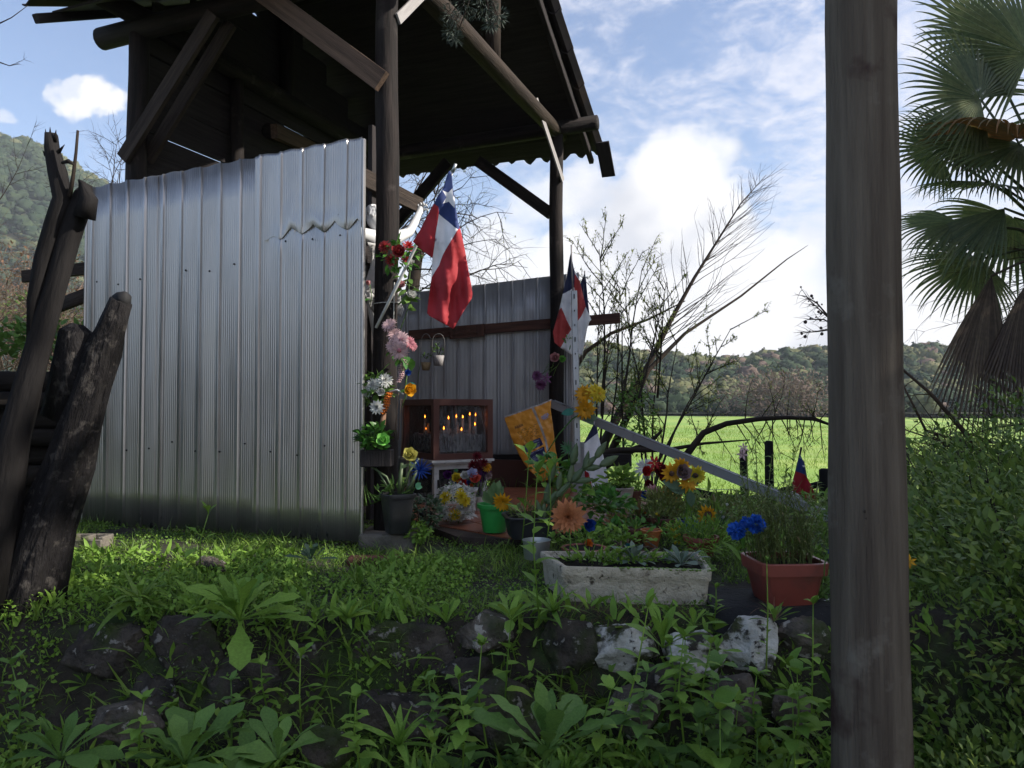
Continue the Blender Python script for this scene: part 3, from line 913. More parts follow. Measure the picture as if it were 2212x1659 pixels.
A = Vector((-.7355, 3.75, 0)); nrm = -E2
fw = thing('metal_sheet_wall', 'tall pale ribbed metal sheet wall closing the front of the shed, dented near its top right', 'wall', A)
TL = 1.86
ztop = lambda t, k=0: 2.024 - .028 * t + k - .004 * math.sin(t * 40)
zbot = lambda t: .045 - .008 * t + .004 * math.sin(t * 23)


def crease(t):
    # line where the upper piece was bent over the nail row
    tri = abs((((t + .045) / .1325) % 1) - .5) * 2
    return 1.575 + .045 * (1 - tri) ** 1.3 * sm(.60, .46, t) - .015 * sm(.36, .50, t) + .008 * noise.noise(Vector((t * 22, 0, 0)))


def dent(t, z, o):
    zl = crease(t); f = sm(.60, .45, t) * sm(-.01, .03, t)
    bulge = math.exp(-((t - .24) / .05) ** 2) + .8 * math.exp(-((t - .10) / .05) ** 2) + .7 * math.exp(-((t - .40) / .06) ** 2)
    if z > zl:
        h_ = z - zl; k = math.exp(-h_ / .05) * f; k2 = math.exp(-h_ / .16) * f
        return o * (1 - .8 * k) + .0018 * k + .012 * k2 * bulge * math.sin(min(1, h_ / .05) * 1.6) + .006 * k2 * noise.noise(Vector((t * 13, z * 11, 0))) + .0006 * f
    h_ = zl - z; k = math.exp(-h_ / .035) * f; k2 = math.exp(-h_ / .14) * f
    return o * (1 - .7 * k) - .0025 * k - .010 * k2 * (math.exp(-((t - .285) / .05) ** 2)) + .003 * k2 * noise.noise(Vector((t * 14, z * 9, 3)))


ribbed(fw, A, E1, .0, .655, zbot, lambda t: ztop(t, .004), nrm, .1325, .045, .004, dent, rows=90, crease=crease)
ribbed(fw, A, E1, .645, 1.33, zbot, lambda t: ztop(t, 0), nrm, .1325, .045, .0, rows=10)
ribbed(fw, A, E1, 1.32, TL, zbot, lambda t: ztop(t, -.003), nrm, .1325, .045, .003, rows=10)
# folded edges at both ends and the nails
for t, w in ((0, .035), (TL, .05)):
    b = MB(); q = A + E1 * t; s = 1 if t else -1
    b.beam(q + nrm * -.004 + E1 * s * .006 + Z * zbot(t), q + nrm * -.004 + E1 * s * .006 + Z * (ztop(t) - .006), .014, w * .6, nrm, bev=.3); b.build('folded_edge', 'sheet', fw, sharp=40)
scr = None
for i in range(22):
    t = .04 + .0825 * i; z = 1.555 - .09 * sm(.5, .9, t) - .03 * t * (1 + .5 * math.sin(t * 9)) if i % 2 else .48 + .03 * math.sin(i)
    b = MB(); b.ball(A + E1 * t + nrm * .006 + Z * z, .0055, n=6, k=4); b.build('nail_head', 'dark', fw)
b = MB()
for z in (.35, 1.45):
    b = MB(); b.beam(A + E2 * .03 + Z * z, A + E2 * .03 + E1 * TL + Z * z, .04, .07, Z); b.build('wall_rail', 'log', fw)
b = MB(); b.beam(A + E2 * .035 + E1 * (TL + .02) + Z * 1.36, A + E2 * .035 + E1 * (TL + .28) + Z * 1.30, .03, .08, Z); b.build('rail_end', 'wood', fw)

BR = on_side(1252, P2 + E2 * .10, E1); BL = on_side(852, P2 + E2 * .10, E1); LB = (BL - BR).length
bw = thing('metal_sheet_wall', 'low ribbed metal sheet wall along the back of the shed with a plank rail across it', 'wall', BR)
zt = lambda t: 1.835 - .050 * t; zb2 = lambda t: .05
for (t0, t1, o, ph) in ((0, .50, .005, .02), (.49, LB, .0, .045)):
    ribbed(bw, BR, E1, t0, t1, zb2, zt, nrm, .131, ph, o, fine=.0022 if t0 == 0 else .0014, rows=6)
r0 = on_side(1340, P2 + E2 * .045, E1); r1 = on_side(884, P2 + E2 * .045, E1)
b = MB(); b.beam(r0 + Z * zat(687, r0.y), r1 + Z * zat(724, r1.y), .03, .085, Z, bev=.05); b.build('plank_rail', 'plankred', bw, sharp=35)
r0 = on_side(1363, P2 + E2 * .045, E1); r1 = on_side(1040, P2 + E2 * .045, E1)
b = MB(); b.beam(r0 + Z * zat(994, r0.y), r1 + Z * zat(994, r1.y), .03, .10, Z, bev=.05); b.build('plank_rail', 'board', bw, sharp=35)
r0 = on_side(1188, P2 - E2 * .05, E1); r1 = on_side(1060, P2 - E2 * .05, E1)
b = MB(); b.box((r0 + r1) / 2 + Z * .13, (r0 - r1).length / 2, .012, .12, (E1, E2, Z)); b.build('skirting_board', 'brownalu', bw, smooth=False)
# wooden plaque
def text_part(s, size, o, ex, ey, en, material, parent, name='lettering', depth=.0008, bold=0):
    cu = bpy.data.curves.new('t', 'FONT'); cu.body = s; cu.size = size; cu.extrude = depth; cu.offset = bold; cu.resolution_u = 2
    ob = bpy.data.objects.new('t', cu); COL.objects.link(ob)
    dg = bpy.context.evaluated_depsgraph_get(); me0 = bpy.data.meshes.new_from_object(ob.evaluated_get(dg))
    bpy.data.objects.remove(ob); bpy.data.curves.remove(cu)
    b = MB(); b.add([o + ex * v.co.x + ey * v.co.y + en * v.co.z for v in me0.vertices], [tuple(p.vertices) for p in me0.polygons])
    bpy.data.meshes.remove(me0)
    return b.build(name, material, parent, smooth=False)
q0 = on_side(972, P2 + E2 * .005, E1); q1 = on_side(1046, P2 + E2 * .005, E1)
q0.z = zat(719, q0.y); q1.z = zat(713, q1.y); ex = (q1 - q0).normalized(); ey = Vector((ex.y * 0, 0, 1)) - ex * ex.z; ey.normalize(); en = ex.cross(ey)
pl = thing('wooden_plaque', 'reddish wooden plaque with handwritten thanks fixed to the plank rail of the back wall', 'plaque', (q0 + q1) / 2)
b = MB(); b.box((q0 + q1) / 2, (q1 - q0).length / 2, .055, .009, (ex, ey, en)); b.build('board', 'plankred', pl, smooth=False)
o = q0 + en * .0105 + ex * .02
text_part('Gracias por Favor', .035, o + ey * .012, ex, ey, en, 'ink', pl)
text_part('concedido   Abril 2022', .028, o - ey * .030, ex, ey, en, 'ink', pl)

# ---------------------------------------------------------------- tiled platform
PF = [(-.52, 4.40), (-.27, 3.92), (.06, 3.86), (.84, 4.62), (1.02, 5.2), (.62, 6.25), (-.9, 6.3), (-1.0, 4.9)]
def inpoly(x, y, P):
    c = False; j = len(P) - 1
    for i in range(len(P)):
        if (P[i][1] > y) != (P[j][1] > y) and x < (P[j][0] - P[i][0]) * (y - P[i][1]) / (P[j][1] - P[i][1]) + P[i][0]: c = not c
        j = i
    return c
b = MB(); k = len(PF)
b.add([(x, y, -.05) for x, y in PF] + [(x, y, .040) for x, y in PF], [tuple(range(k, 2 * k))] + [(i, (i + 1) % k, k + (i + 1) % k, k + i) for i in range(k)])
plat = b.build('tiled_platform', 'grout', None, smooth=False); tag(plat, 'low platform of shiny terracotta tiles under the candle box', 'platform')
ta = Vector((math.cos(.55), math.sin(.55), 0)); tb = Vector((-ta.y, ta.x, 0)); ts = .31
for i in range(-7, 8):
    for j in range(-2, 12):
        c = Vector((-.1, 3.9, .046)) + ta * (i * ts) + tb * (j * ts)
        sq = [c + ta * (a * (ts / 2 - .004)) + tb * (d * (ts / 2 - .004)) for a, d in ((-1, -1), (1, -1), (1, 1), (-1, 1))]
        bmx = bmesh.new(); vs = [bmx.verts.new(p) for p in sq]; bmx.faces.new(vs)
        for e in range(k):
            (x0, y0), (x1, y1) = PF[e], PF[(e + 1) % k]
            nn = Vector((y1 - y0, -(x1 - x0), 0)).normalized()
            bmesh.ops.bisect_plane(bmx, geom=bmx.verts[:] + bmx.edges[:] + bmx.faces[:], plane_co=Vector((x0, y0, 0)) + nn * .004, plane_no=nn, clear_outer=True)
        if bmx.faces and bmx.faces[:][0].calc_area() > .003:
            f = bmx.faces[:][0]; pts = [v.co.copy() + Z * R.uniform(-.001, .001) for v in f.verts]; n_ = len(pts)
            b = MB(); b.add(pts + [p - Z * .006 for p in pts], [tuple(range(n_))] + [(q, (q + 1) % n_, n_ + (q + 1) % n_, n_ + q) for q in range(n_)])
            b.build('tile', 'tile', plat, smooth=False)
        bmx.free()
# ================================================================== TRACED CLOTH
def zc(x, y): return ((1400 + x * .4219) / 1.8445, (640 + y * .4219) / 1.8445)
def z7(x, y): return ((2100 + x * .5424) / 1.8445, (900 + y * .5424) / 1.8445)
def z6(x, y): return ((1900 + x * .3014) / 1.8445, (1550 + y * .3014) / 1.8445)
def z3(x, y): return ((2200 + x * .4522) / 1.8445, (1700 + y * .4522) / 1.8445)
def z8(x, y): return ((2800 + x * .482) / 1.8445, (1700 + y * .482) / 1.8445)


def traced(name, regions, dfun, mats, parent, step=6, thick=.0015, smooth=True):
    """a sheet of cloth or film of the given outline, triangulated so that colours meet on clean seams"""
    pts = []; ed = []
    for poly, mi in regions:
        k0 = len(pts); P = []
        for i, a in enumerate(poly):
            b = poly[(i + 1) % len(poly)]; n = max(1, int(math.hypot(b[0] - a[0], b[1] - a[1]) / step))
            P += [(a[0] + (b[0] - a[0]) * t / n, a[1] + (b[1] - a[1]) * t / n) for t in range(n)]
        pts += P; ed += [(k0 + i, k0 + (i + 1) % len(P)) for i in range(len(P))]
    out = regions[0][0]; xs_ = [p[0] for p in out]; ys_ = [p[1] for p in out]
    y = min(ys_)
    while y < max(ys_):
        x = min(xs_)
        while x < max(xs_):
            q = (x + R.uniform(-.3, .3) * step, y + R.uniform(-.3, .3) * step)
            if inpoly(q[0], q[1], out): pts.append(q)
            x += step
        y += step
    res = delaunay_2d_cdt([Vector(p) for p in pts], ed, [], 0, 1e-5)
    V, T = res[0], res[2]; Fc = []; mm = []
    for t in T:
        cx = sum(V[i].x for i in t) / len(t); cy = sum(V[i].y for i in t) / len(t)
        if not inpoly(cx, cy, out): continue
        mi = regions[0][1]
        for poly, k in regions[1:]:
            if inpoly(cx, cy, poly): mi = k
        Fc.append(tuple(t)); mm.append(mi)
    b = MB(); b.add([W(p.x, p.y, dfun(p.x, p.y)) for p in V], Fc)
    b.m = mm
    ob = b.build(name, mats, parent, smooth)
    md_ = ob.modifiers.new('thickness', 'SOLIDIFY'); md_.thickness = thick
    return ob


def up_to(f, pts): return [f(*p) for p in pts]


def flag(label, loc, outline, regs, dfun, mats, pole, prad, polemat, group='small national flags', cap=None):
    t = thing('flag', label, 'flag', loc, group)
    traced('flag_cloth', [(outline, 0)] + regs, dfun, mats, t)
    b = MB(); b.tube(pole, prad, 8, rough=.05); b.build('flag_pole', polemat, t)
    if cap:
        b = MB(); b.tube(cap[0], cap[1], 8); b.build('pole_cap', 'zinc', t)
    return t


# the large flag on the front post
o = up_to(zc, [(925, 95), (948, 120), (960, 260), (985, 430), (1010, 600), (1030, 660), (1075, 860), (1130, 1165), (1142, 1260), (1135, 1300), (1050, 1440), (965, 1590), (880, 1545), (735, 1465), (715, 1440),
               (725, 1330), (745, 1200), (758, 1100), (765, 920), (680, 860), (580, 765), (640, 670), (780, 405), (870, 250), (900, 150)])
blue = up_to(zc, [(925, 95), (948, 120), (960, 260), (985, 430), (1020, 640), (1005, 650), (825, 505), (822, 435), (780, 405), (870, 250), (900, 150)])
wht = up_to(zc, [(825, 505), (1005, 650), (870, 880), (830, 990), (758, 1100), (765, 920), (790, 750), (818, 560)])
star = up_to(zc, [(860, 283), (915, 304), (955, 262), (962, 330), (979, 352), (976, 450), (922, 388), (862, 405), (898, 345)])


def d_big(u, v):
    # cloth hanging in long folds, the left flap behind
    x = u - zc(790 + (v - 330) * .0, 0)[0]
    k = sm(385, 480, v)
    return 3.64 + .018 * math.sin(u * .13 + v * .018) * k + .007 * math.sin(u * .31 - v * .05) * k + .03 * k * sm(6, -8, u - zc(812, 0)[0]) + .006 * math.sin(v * .07)


flag('large red, white and blue flag with a star, hanging from the front post', W(812, 706, 3.78), o,
     [(blue, 1), (wht, 2), (star, 2)], d_big, ['fr', 'fb', 'fw'],
     [W(*zc(232, 1580), 3.79), W(*zc(440, 1160), 3.76), W(*zc(620, 790), 3.72), W(*zc(965, 90), 3.66)], [.0075, .0085, .0075, .006], 'white',
     cap=([W(*zc(955, 110), 3.66), W(*zc(985, 30), 3.655)], .0085))
# flags by the back post
o = up_to(z7, [(322, 200), (345, 320), (385, 400), (432, 595), (472, 692), (440, 712), (405, 950), (325, 945), (245, 895), (200, 855), (190, 780), (235, 620), (262, 500), (290, 380), (310, 250)])
flag('faded flag on a thin pale pole beside the back post, red corner left', W(1243, 1000, 5.9), o,
     [(up_to(z7, [(350, 350), (385, 400), (432, 595), (360, 570), (345, 450)]), 1), (up_to(z7, [(322, 200), (350, 350), (345, 450), (318, 472), (262, 500), (290, 380), (310, 250)]), 2),
      (up_to(z7, [(360, 570), (432, 595), (400, 660), (350, 730), (325, 745)]), 3),
      (up_to(z7, [(252, 600), (290, 690), (325, 760), (245, 895), (200, 855), (190, 780), (235, 620)]), 1)],
     lambda u, v: 5.98 + .02 * math.sin(u * .35 + v * .02) - .0 * v, ['fw', 'fr2', 'fb2', 'fr2'],
     [W(*z7(325, 140), 5.96), W(*z7(328, 300), 5.95), W(*z7(338, 480), 5.95)], .006, 'greystrip')
o = up_to(z7, [(425, 340), (434, 400), (448, 560), (462, 690), (440, 760), (408, 948), (372, 945), (372, 600), (392, 420)])
flag('flag half hidden behind the faded flag, dark blue with a star above white', W(1262, 770, 6.2), o,
     [(up_to(z7, [(425, 340), (434, 400), (448, 560), (458, 660), (400, 580), (372, 600), (392, 420)]), 1)],
     lambda u, v: 6.2 + .02 * math.sin(u * .4), ['fw', 'fb2'], [W(*z7(424, 330), 6.21), W(*z7(412, 700), 6.22), W(*z7(405, 990), 6.23)], .005, 'greystrip',
     cap=([W(*z7(412, 372), 6.2), W(*z7(448, 384), 6.2)], .006))
o = [(1283, 916), (1289, 924), (1300, 972), (1314, 1030), (1313, 1052), (1290, 1062), (1266, 1056), (1262, 1010), (1262, 955)]
flag('mostly white flag with a navy top and a red corner, low beside the grey board', W(1275, 1060, 5.6), o,
     [([(1283, 916), (1289, 924), (1291, 935), (1262, 958), (1262, 948)], 1), ([(1262, 1015), (1272, 1022), (1280, 1056), (1266, 1056)], 2)],
     lambda u, v: 5.62 + .015 * math.sin(u * .3 + v * .03), ['fw', 'fb2', 'fr'], [W(1284, 910, 5.63), W(1278, 990, 5.64), W(1272, 1075, 5.65)], .005, 'greystrip')
o = up_to(z8, [(805, 230), (840, 300), (862, 420), (900, 490), (940, 590), (948, 668), (895, 650), (850, 640), (800, 612), (712, 595), (715, 560), (735, 530), (745, 440), (765, 365), (780, 300)])
flag('small red flag with dark blue top on a short stick near the log fence', W(1722, 1095, 5.6), o,
     [(up_to(z8, [(805, 230), (840, 300), (862, 420), (840, 395), (765, 365), (780, 300)]), 1), (up_to(z8, [(712, 595), (715, 560), (735, 530), (800, 560), (850, 600), (850, 640), (800, 612)]), 2),
      (up_to(z8, [(822, 320), (846, 318), (845, 335), (828, 334)]), 2)],
     lambda u, v: 5.55 + .02 * math.sin(u * .25 + v * .03), ['fr', 'fb', 'fw'], [W(*z8(815, 170), 5.56), W(*z8(790, 300), 5.57), W(*z8(705, 640), 5.6)], .007, 'twig')

# ---------------------------------------------------------------- strip post, grey board and gutter
t = thing('slotted_strip', 'narrow white slotted upright strip full of nail holes in front of the back post', 'post', W(1243, 1000, 5.85))
b = MB(); b.beam(W(1240, 628, 5.85), W(1248, 1000, 5.80), .046, .02, Vector((0, 1, 0)), bev=.2); b.build('strip', 'alu', t, sharp=35)
for i in range(12):
    b = MB(); b.box(W(1240.3 + i * .65, 640 + i * 31, 5.832 - i * .004), .0035, .004, .006 if i % 3 else .018); b.build('slot', 'dark', t, smooth=False)
t = thing('grey_board', 'wide pale grey upright board standing behind the slotted strip', 'board', W(1250, 1092, 5.9))
b = MB(); b.beam(W(1249, 955, 5.92), W(1251, 1100, 5.92), .098, .03, Vector((0, 1, 0)), bev=.1); b.build('board', 'alu', t, sharp=35)
b = MB(); b.tube([W(1234, 760, 6.3), W(1236, 900, 6.3), W(1235, 1010, 6.3)], .012, 8); b.build('cane', 'greystrip', t)
t = thing('metal_channel', 'long pale metal channel leaning down across the flower pots to the right', 'gutter', W(1795, 1117, 4.7))
a, c = W(1192, 871, 6.1), W(1850, 1140, 4.65)
d = (c - a).normalized(); x, _, zu = basis(d)
b = MB(); pr = [(-.03, .028), (-.03, -.03), (.03, -.03), (.03, .028), (.026, .028), (.026, -.026), (-.026, -.026), (-.026, .028)]
V = [q + x * px + zu * pz for q in (a, a.lerp(c, .3), a.lerp(c, .6), c) for px, pz in pr]
b.add(V, [(i * 8 + j, i * 8 + (j + 1) % 8, i * 8 + 8 + (j + 1) % 8, i * 8 + 8 + j) for i in range(3) for j in range(8)] + [tuple(range(7, -1, -1)), tuple(range(24, 32))],
      0, [((i % 8) * .03, 0, i // 8 * .8) for i in range(32)])
b.build('channel', 'alu', t, smooth=False)
b = MB(); b.tube([a + zu * .03 + x * .03, c + zu * .03 + x * .03], .0045, 6); b.build('channel_lip', 'alu', t)

# ---------------------------------------------------------------- orange feed bag
bag = thing('feed_bag', 'empty crumpled orange plastic feed bag with navy print hanging beside the back post', 'bag', W(1185, 1035, 6.0))
o = up_to(z6, [(362, 360), (480, 325), (715, 238), (860, 190), (985, 135), (975, 260), (995, 400), (1020, 600), (1040, 800), (1076, 960), (1085, 1050), (1100, 1130), (1000, 1180), (860, 1225), (800, 1185), (760, 1130), (700, 1080), (640, 1000), (560, 870), (520, 780), (455, 640), (420, 530), (375, 420)])
seam = up_to(z6, [(715, 238), (750, 225), (800, 340), (870, 520), (925, 680), (960, 860), (1035, 1010), (1100, 1130), (1060, 1140), (990, 1000), (930, 850), (895, 680), (840, 520), (770, 350)])
n1 = up_to(z6, [(617, 750), (640, 735), (820, 645), (838, 643), (878, 735), (860, 745), (670, 838), (655, 840)])
n2 = up_to(z6, [(663, 868), (680, 855), (880, 765), (893, 763), (912, 880), (850, 945), (735, 1000), (700, 960)])
hem = up_to(z6, [(362, 360), (480, 325), (715, 238), (860, 190), (985, 135), (985, 152), (860, 207), (715, 256), (480, 343), (366, 380)])


def d_bag(u, v):
    return 6.02 + .0012 * (1195 - u) + .012 * noise.noise(Vector((u * .05, v * .03, 0))) + .009 * noise.noise(Vector((u * .13, v * .10, 4))) - .012 * math.sin((u - 1088) * .03) + .02 * sm(960, 1030, v) * math.sin(u * .12)


traced('bag_body', [(o, 0), (seam, 1), (hem, 1), (n1, 2), (n2, 2)], d_bag, ['bag', 'bagseam', 'navy'], bag, step=3.2, thick=.004)


def zprint(s, x, y, x2, y2, hpx, m, bold=.0):
    a = z6(x, y); c = z6(x2, y2); d0 = min(d_bag(*a), d_bag(*c)) - .012
    A_ = W(*a, d0); ex = (W(*c, d0) - A_); wd = ex.length; ex.normalize(); en = Vector((0, -1, 0)); ey = en.cross(ex) 
    if ey.z < 0: ey = -ey
    size = S(hpx, d0) * 1.35
    o_ = text_part(s, size, A_, ex, ey, en, m, bag, 'print', bold=bold * size)
    w0 = max((v.co - o_.data.vertices[0].co).length for v in o_.data.vertices) or 1
    k = wd / w0
    org = A_ - Vector(bag.location)
    for v in o_.data.vertices:
        r = v.co - org; v.co = org + ex * (r.dot(ex) * k) + ey * r.dot(ey) + en * r.dot(en)
    return o_


zprint('Adultos', 508, 530, 612, 484, 7, 'ink', .02)
zprint('OMEGA', 862, 402, 955, 345, 7, 'paleink', .04)
zprint('PLUS', 885, 412, 945, 378, 5.5, 'paleink', .04)
zprint('Niveles Garantizados', 655, 752, 815, 678, 3.0, 'paleink', .01)
zprint('Equilibrio Garantizado', 705, 868, 875, 790, 3.0, 'paleink', .01)
for i in range(12):       # blurred small print in rows
    x0, y0 = 525 + i * 8, 560 + i * 15
    dx = 270 - (i % 3) * 22
    b = MB(); p = [z6(x0, y0), z6(x0 + dx, y0 - dx * .38), z6(x0 + dx + 1, y0 - dx * .38 + 5), z6(x0 + 1, y0 + 5)]
    V = []
    for k in range(9):
        f = k / 8
        for (q, r) in ((p[0], p[1]), (p[3], p[2])):
            uu, vv = q[0] + (r[0] - q[0]) * f, q[1] + (r[1] - q[1]) * f; V.append(W(uu, vv, d_bag(uu, vv) - .0045))
    b.add(V, [(2 * k, 2 * k + 2, 2 * k + 3, 2 * k + 1) for k in range(8) if (k + i) % 5 or i % 2]); b.build('print_line', 'ink', bag)
for i in range(9):
    x0, y0 = (660 + i * 4, 775 + i * 14) if i < 4 else (700 + i * 4, 845 + i * 14)
    b = MB(); q, r = z6(x0, y0), z6(x0 + 165, y0 - 72); V = []
    for k in range(7):
        f = k / 6; uu, vv = q[0] + (r[0] - q[0]) * f, q[1] + (r[1] - q[1]) * f
        V += [W(uu, vv, d_bag(uu, vv) - .0045), W(uu, vv + .7, d_bag(uu, vv) - .0045)]
    b.add(V, [(2 * k, 2 * k + 2, 2 * k + 3, 2 * k + 1) for k in range(6) if (k * 3 + i) % 4]); b.build('print_line', 'paleink', bag)

# ---------------------------------------------------------------- candle box on its cabinet
C0 = Vector((-.519, 5.10, 0)); er = Vector((.860, .510, 0)).normalized(); el = Vector((-.510, .860, 0)).normalized()
LR, LL = .45, .55


def frame_box(parent, c, a, b_, la, lb, z0, z1, w, m, panes, back, lid, rail=None):
    rail = rail or w
    cor = [c, c + a * la, c + a * la + b_ * lb, c + b_ * lb]
    ins = [(a + b_), (-a + b_), (-a - b_), (a - b_)]
    for q, i_ in zip(cor, ins):
        x = MB(); x.box(q + i_ * (w / 2) + Z * (z0 + z1) / 2, w / 2, w / 2, (z1 - z0) / 2, (a, b_, Z)); x.build('frame_post', m, parent, smooth=False)
    for k in range(4):
        q, r = cor[k], cor[(k + 1) % 4]; dd = (r - q).normalized(); inn = [b_, -a, -b_, a][k]
        L_ = (r - q).length
        for zz in (z0 + rail / 2, z1 - rail / 2):
            x = MB(); x.box((q + r) / 2 + inn * (w / 2 - .002) + Z * zz, L_ / 2 - w, w / 2 - .002, rail / 2, (dd, inn, Z)); x.build('frame_rail', m, parent, smooth=False)
        x = MB(); x.box((q + r) / 2 + inn * (w * .5) + Z * (z0 + z1) / 2, L_ / 2 - w, .002, (z1 - z0) / 2 - rail, (dd, inn, Z))
        x.build('pane' if k in panes else 'back_panel', 'glass' if k in panes else back, parent, smooth=False)
    x = MB(); x.box(c + a * la / 2 + b_ * lb / 2 + Z * (z1 - .006), la / 2 - w * .5, lb / 2 - w * .5, .004, (a, b_, Z)); x.build('lid', lid, parent, smooth=False)
    x = MB(); x.box(c + a * la / 2 + b_ * lb / 2 + Z * (z0 + .006), la / 2 - w * .5, lb / 2 - w * .5, .004, (a, b_, Z)); x.build('base', lid, parent, smooth=False)


cab = thing('shrine_cabinet', 'white framed glass-fronted cabinet under the candle box', 'cabinet', C0)
cc = C0 + er * .015 + el * .02
frame_box(cab, cc, er, el, .40, .48, .045, .315, .034, 'white', (0, 3), 'dark', 'dark')
b = MB(); b.box(C0 + er * .215 + el * .27 + Z * .336, .235, .29, .008, (er, el, Z)); b.box(C0 + er * .215 + el * .27 + Z * .322, .222, .275, .006, (er, el, Z)); b.build('top_slab', 'white', cab, smooth=False)
b = MB(); b.box(cc - el * .006 + er * .028 + Z * .185, .005, .008, .030, (er, el, Z)); b.build('handle', 'dark', cab, smooth=False)
box = thing('candle_box', 'brown aluminium glass case full of dripping white candles, lit and smoking', 'case', C0 + Z * .345)
frame_box(box, C0, er, el, LR, LL, .345, .752, .042, 'brownalu', (0, 3), 'dark', 'brownalu')
tray = thing('wax_tray', 'wax-covered tray of melted candle stubs inside the glass case', 'tray', C0 + er * LR / 2 + el * LL / 2 + Z * .40)
b = MB()
nx, ny = 26, 30; V = []; a0 = C0 + er * .055 + el * .055; w0, l0 = LR - .11, LL - .11
for i in range(nx):
    for j in range(ny):
        x_, y_ = w0 * i / (nx - 1), l0 * j / (ny - 1)
        edge = min(i, nx - 1 - i, j, ny - 1 - j) == 0
        V.append(a0 + er * x_ + el * y_ + Z * (.395 if edge else .505 + .02 * noise.noise(Vector((x_ * 30, y_ * 30, 0))) + .012 * R.random()))
b.add(V, [(i * ny + j, (i + 1) * ny + j, (i + 1) * ny + j + 1, i * ny + j + 1) for i in range(nx - 1) for j in range(ny - 1)])
for i in range(70):   # runs of wax down the sides of the tray
    f = R.random(); p = a0 + er * (w0 * f) - el * .002 if i % 2 else a0 + el * (l0 * f) - er * .002
    l_ = R.uniform(.03, .11); b.tube([p + Z * .508, p + Z * (.508 - l_ * .6), p + Z * (.508 - l_)], [.004, .003, .0045], 6)
b.build('tray', 'waxrun', tray)
rc = random.Random(4)
flames = [(.07, .05, .045, 1), (.12, .08, .115, 1), (.17, .06, .125, 1), (.24, .10, .120, 1), (.29, .09, .14, 1), (.31, .05, .07, 1), (.37, .08, .135, 1), (.20, .04, .035, 1),
          (.05, .20, .115, 1), (.06, .34, .12, 1), (.09, .40, .05, 1), (.05, .30, .03, 1)]
for i in range(34):
    flames.append((rc.uniform(.03, w0 + .02), rc.uniform(.04, l0), rc.uniform(.02, .10), 0))
cand_first = None
for i, (x_, y_, h, lit) in enumerate(flames):
    p = a0 + er * min(w0 - .01, x_) + el * min(l0 - .01, y_) + Z * .50
    lab = 'lit white candle burning inside the glass case' if lit else 'unlit white candle stub standing in wax inside the glass case'
    cd = thing('candle', lab, 'candle', p, 'lit candles in the glass case' if lit else 'burnt down candles in the glass case')
    b = MB(); r_ = .010 if i % 2 else .008
    b.lathe(p, [(r_ * 1.5, 0), (r_ * 1.15, .008), (r_, .02), (r_, h - .004), (r_ * .6, h)], 8, close=True); b.build('wax_stick', 'wax', cd)
    if lit:
        b = MB(); b.lathe(p + Z * h, [(.0015, .002), (.0042, .006), (.0038, .011), (.0017, .018), (.0004, .024)], 8); b.build('flame', 'flame', cd)

# ---------------------------------------------------------------- crucifix with white statue
cx = thing('crucifix', 'dark wooden cross with a white plaster figure, mostly hidden behind the front post', 'crucifix', Vector((-.80, 4.50, 0)))
e = E2
cc = W(825, 400, 4.51); cc = Vector((-.775, 4.50, 2.0))
b = MB(); b.beam(cc - e * .52, cc + e * .50, .03, .105, Z, bev=.05); b.build('cross_arm', 'wood', cx, sharp=35)
b = MB(); b.beam(Vector((cc.x, cc.y, .05)) + E1 * .035, Vector((cc.x, cc.y, 2.35)) + E1 * .035, .12, .03, E1, bev=.05); b.build('cross_upright', 'board', cx, sharp=35)
b = MB(); b.beam(W(781, 548, 4.35), W(846, 570, 4.45), .05, .10, Z); b.build('cross_ledge', 'board', cx, sharp=35)
st = thing('statue', 'white plaster crucified figure with raised arms behind the front post', 'statue', Vector((-.76, 4.48, .9)))
sk = {0: (Vector(W(818, 612, 4.44)), .066), 1: (Vector(W(822, 565, 4.44)), .058), 2: (Vector(W(824, 525, 4.45)), .075), 3: (Vector(W(820, 498, 4.45)), .032), 4: (Vector(W(807, 478, 4.42)), .052), 5: (Vector(W(806, 458, 4.41)), .046),
      6: (Vector(W(858, 512, 4.56)), .043), 7: (Vector(W(884, 502, 4.70)), .030), 8: (Vector(W(898, 476, 4.82)), .026), 9: (Vector(W(908, 452, 4.90)), .018),
      10: (Vector(W(790, 508, 4.34)), .043), 11: (Vector(W(762, 498, 4.22)), .030), 12: (Vector(W(735, 470, 4.1)), .022),
      13: (Vector(W(828, 650, 4.44)), .050), 14: (Vector(W(822, 700, 4.38)), .036), 15: (Vector(W(826, 765, 4.44)), .022), 16: (Vector(W(824, 780, 4.38)), .018),
      17: (Vector(W(808, 650, 4.42)), .050), 18: (Vector(W(814, 705, 4.36)), .036), 19: (Vector(W(820, 768, 4.42)), .022)}
ed = [(0, 1), (1, 2), (2, 3), (3, 4), (4, 5), (2, 6), (6, 7), (7, 8), (8, 9), (2, 10), (10, 11), (11, 12), (0, 13), (13, 14), (14, 15), (15, 16), (0, 17), (17, 18), (18, 19)]
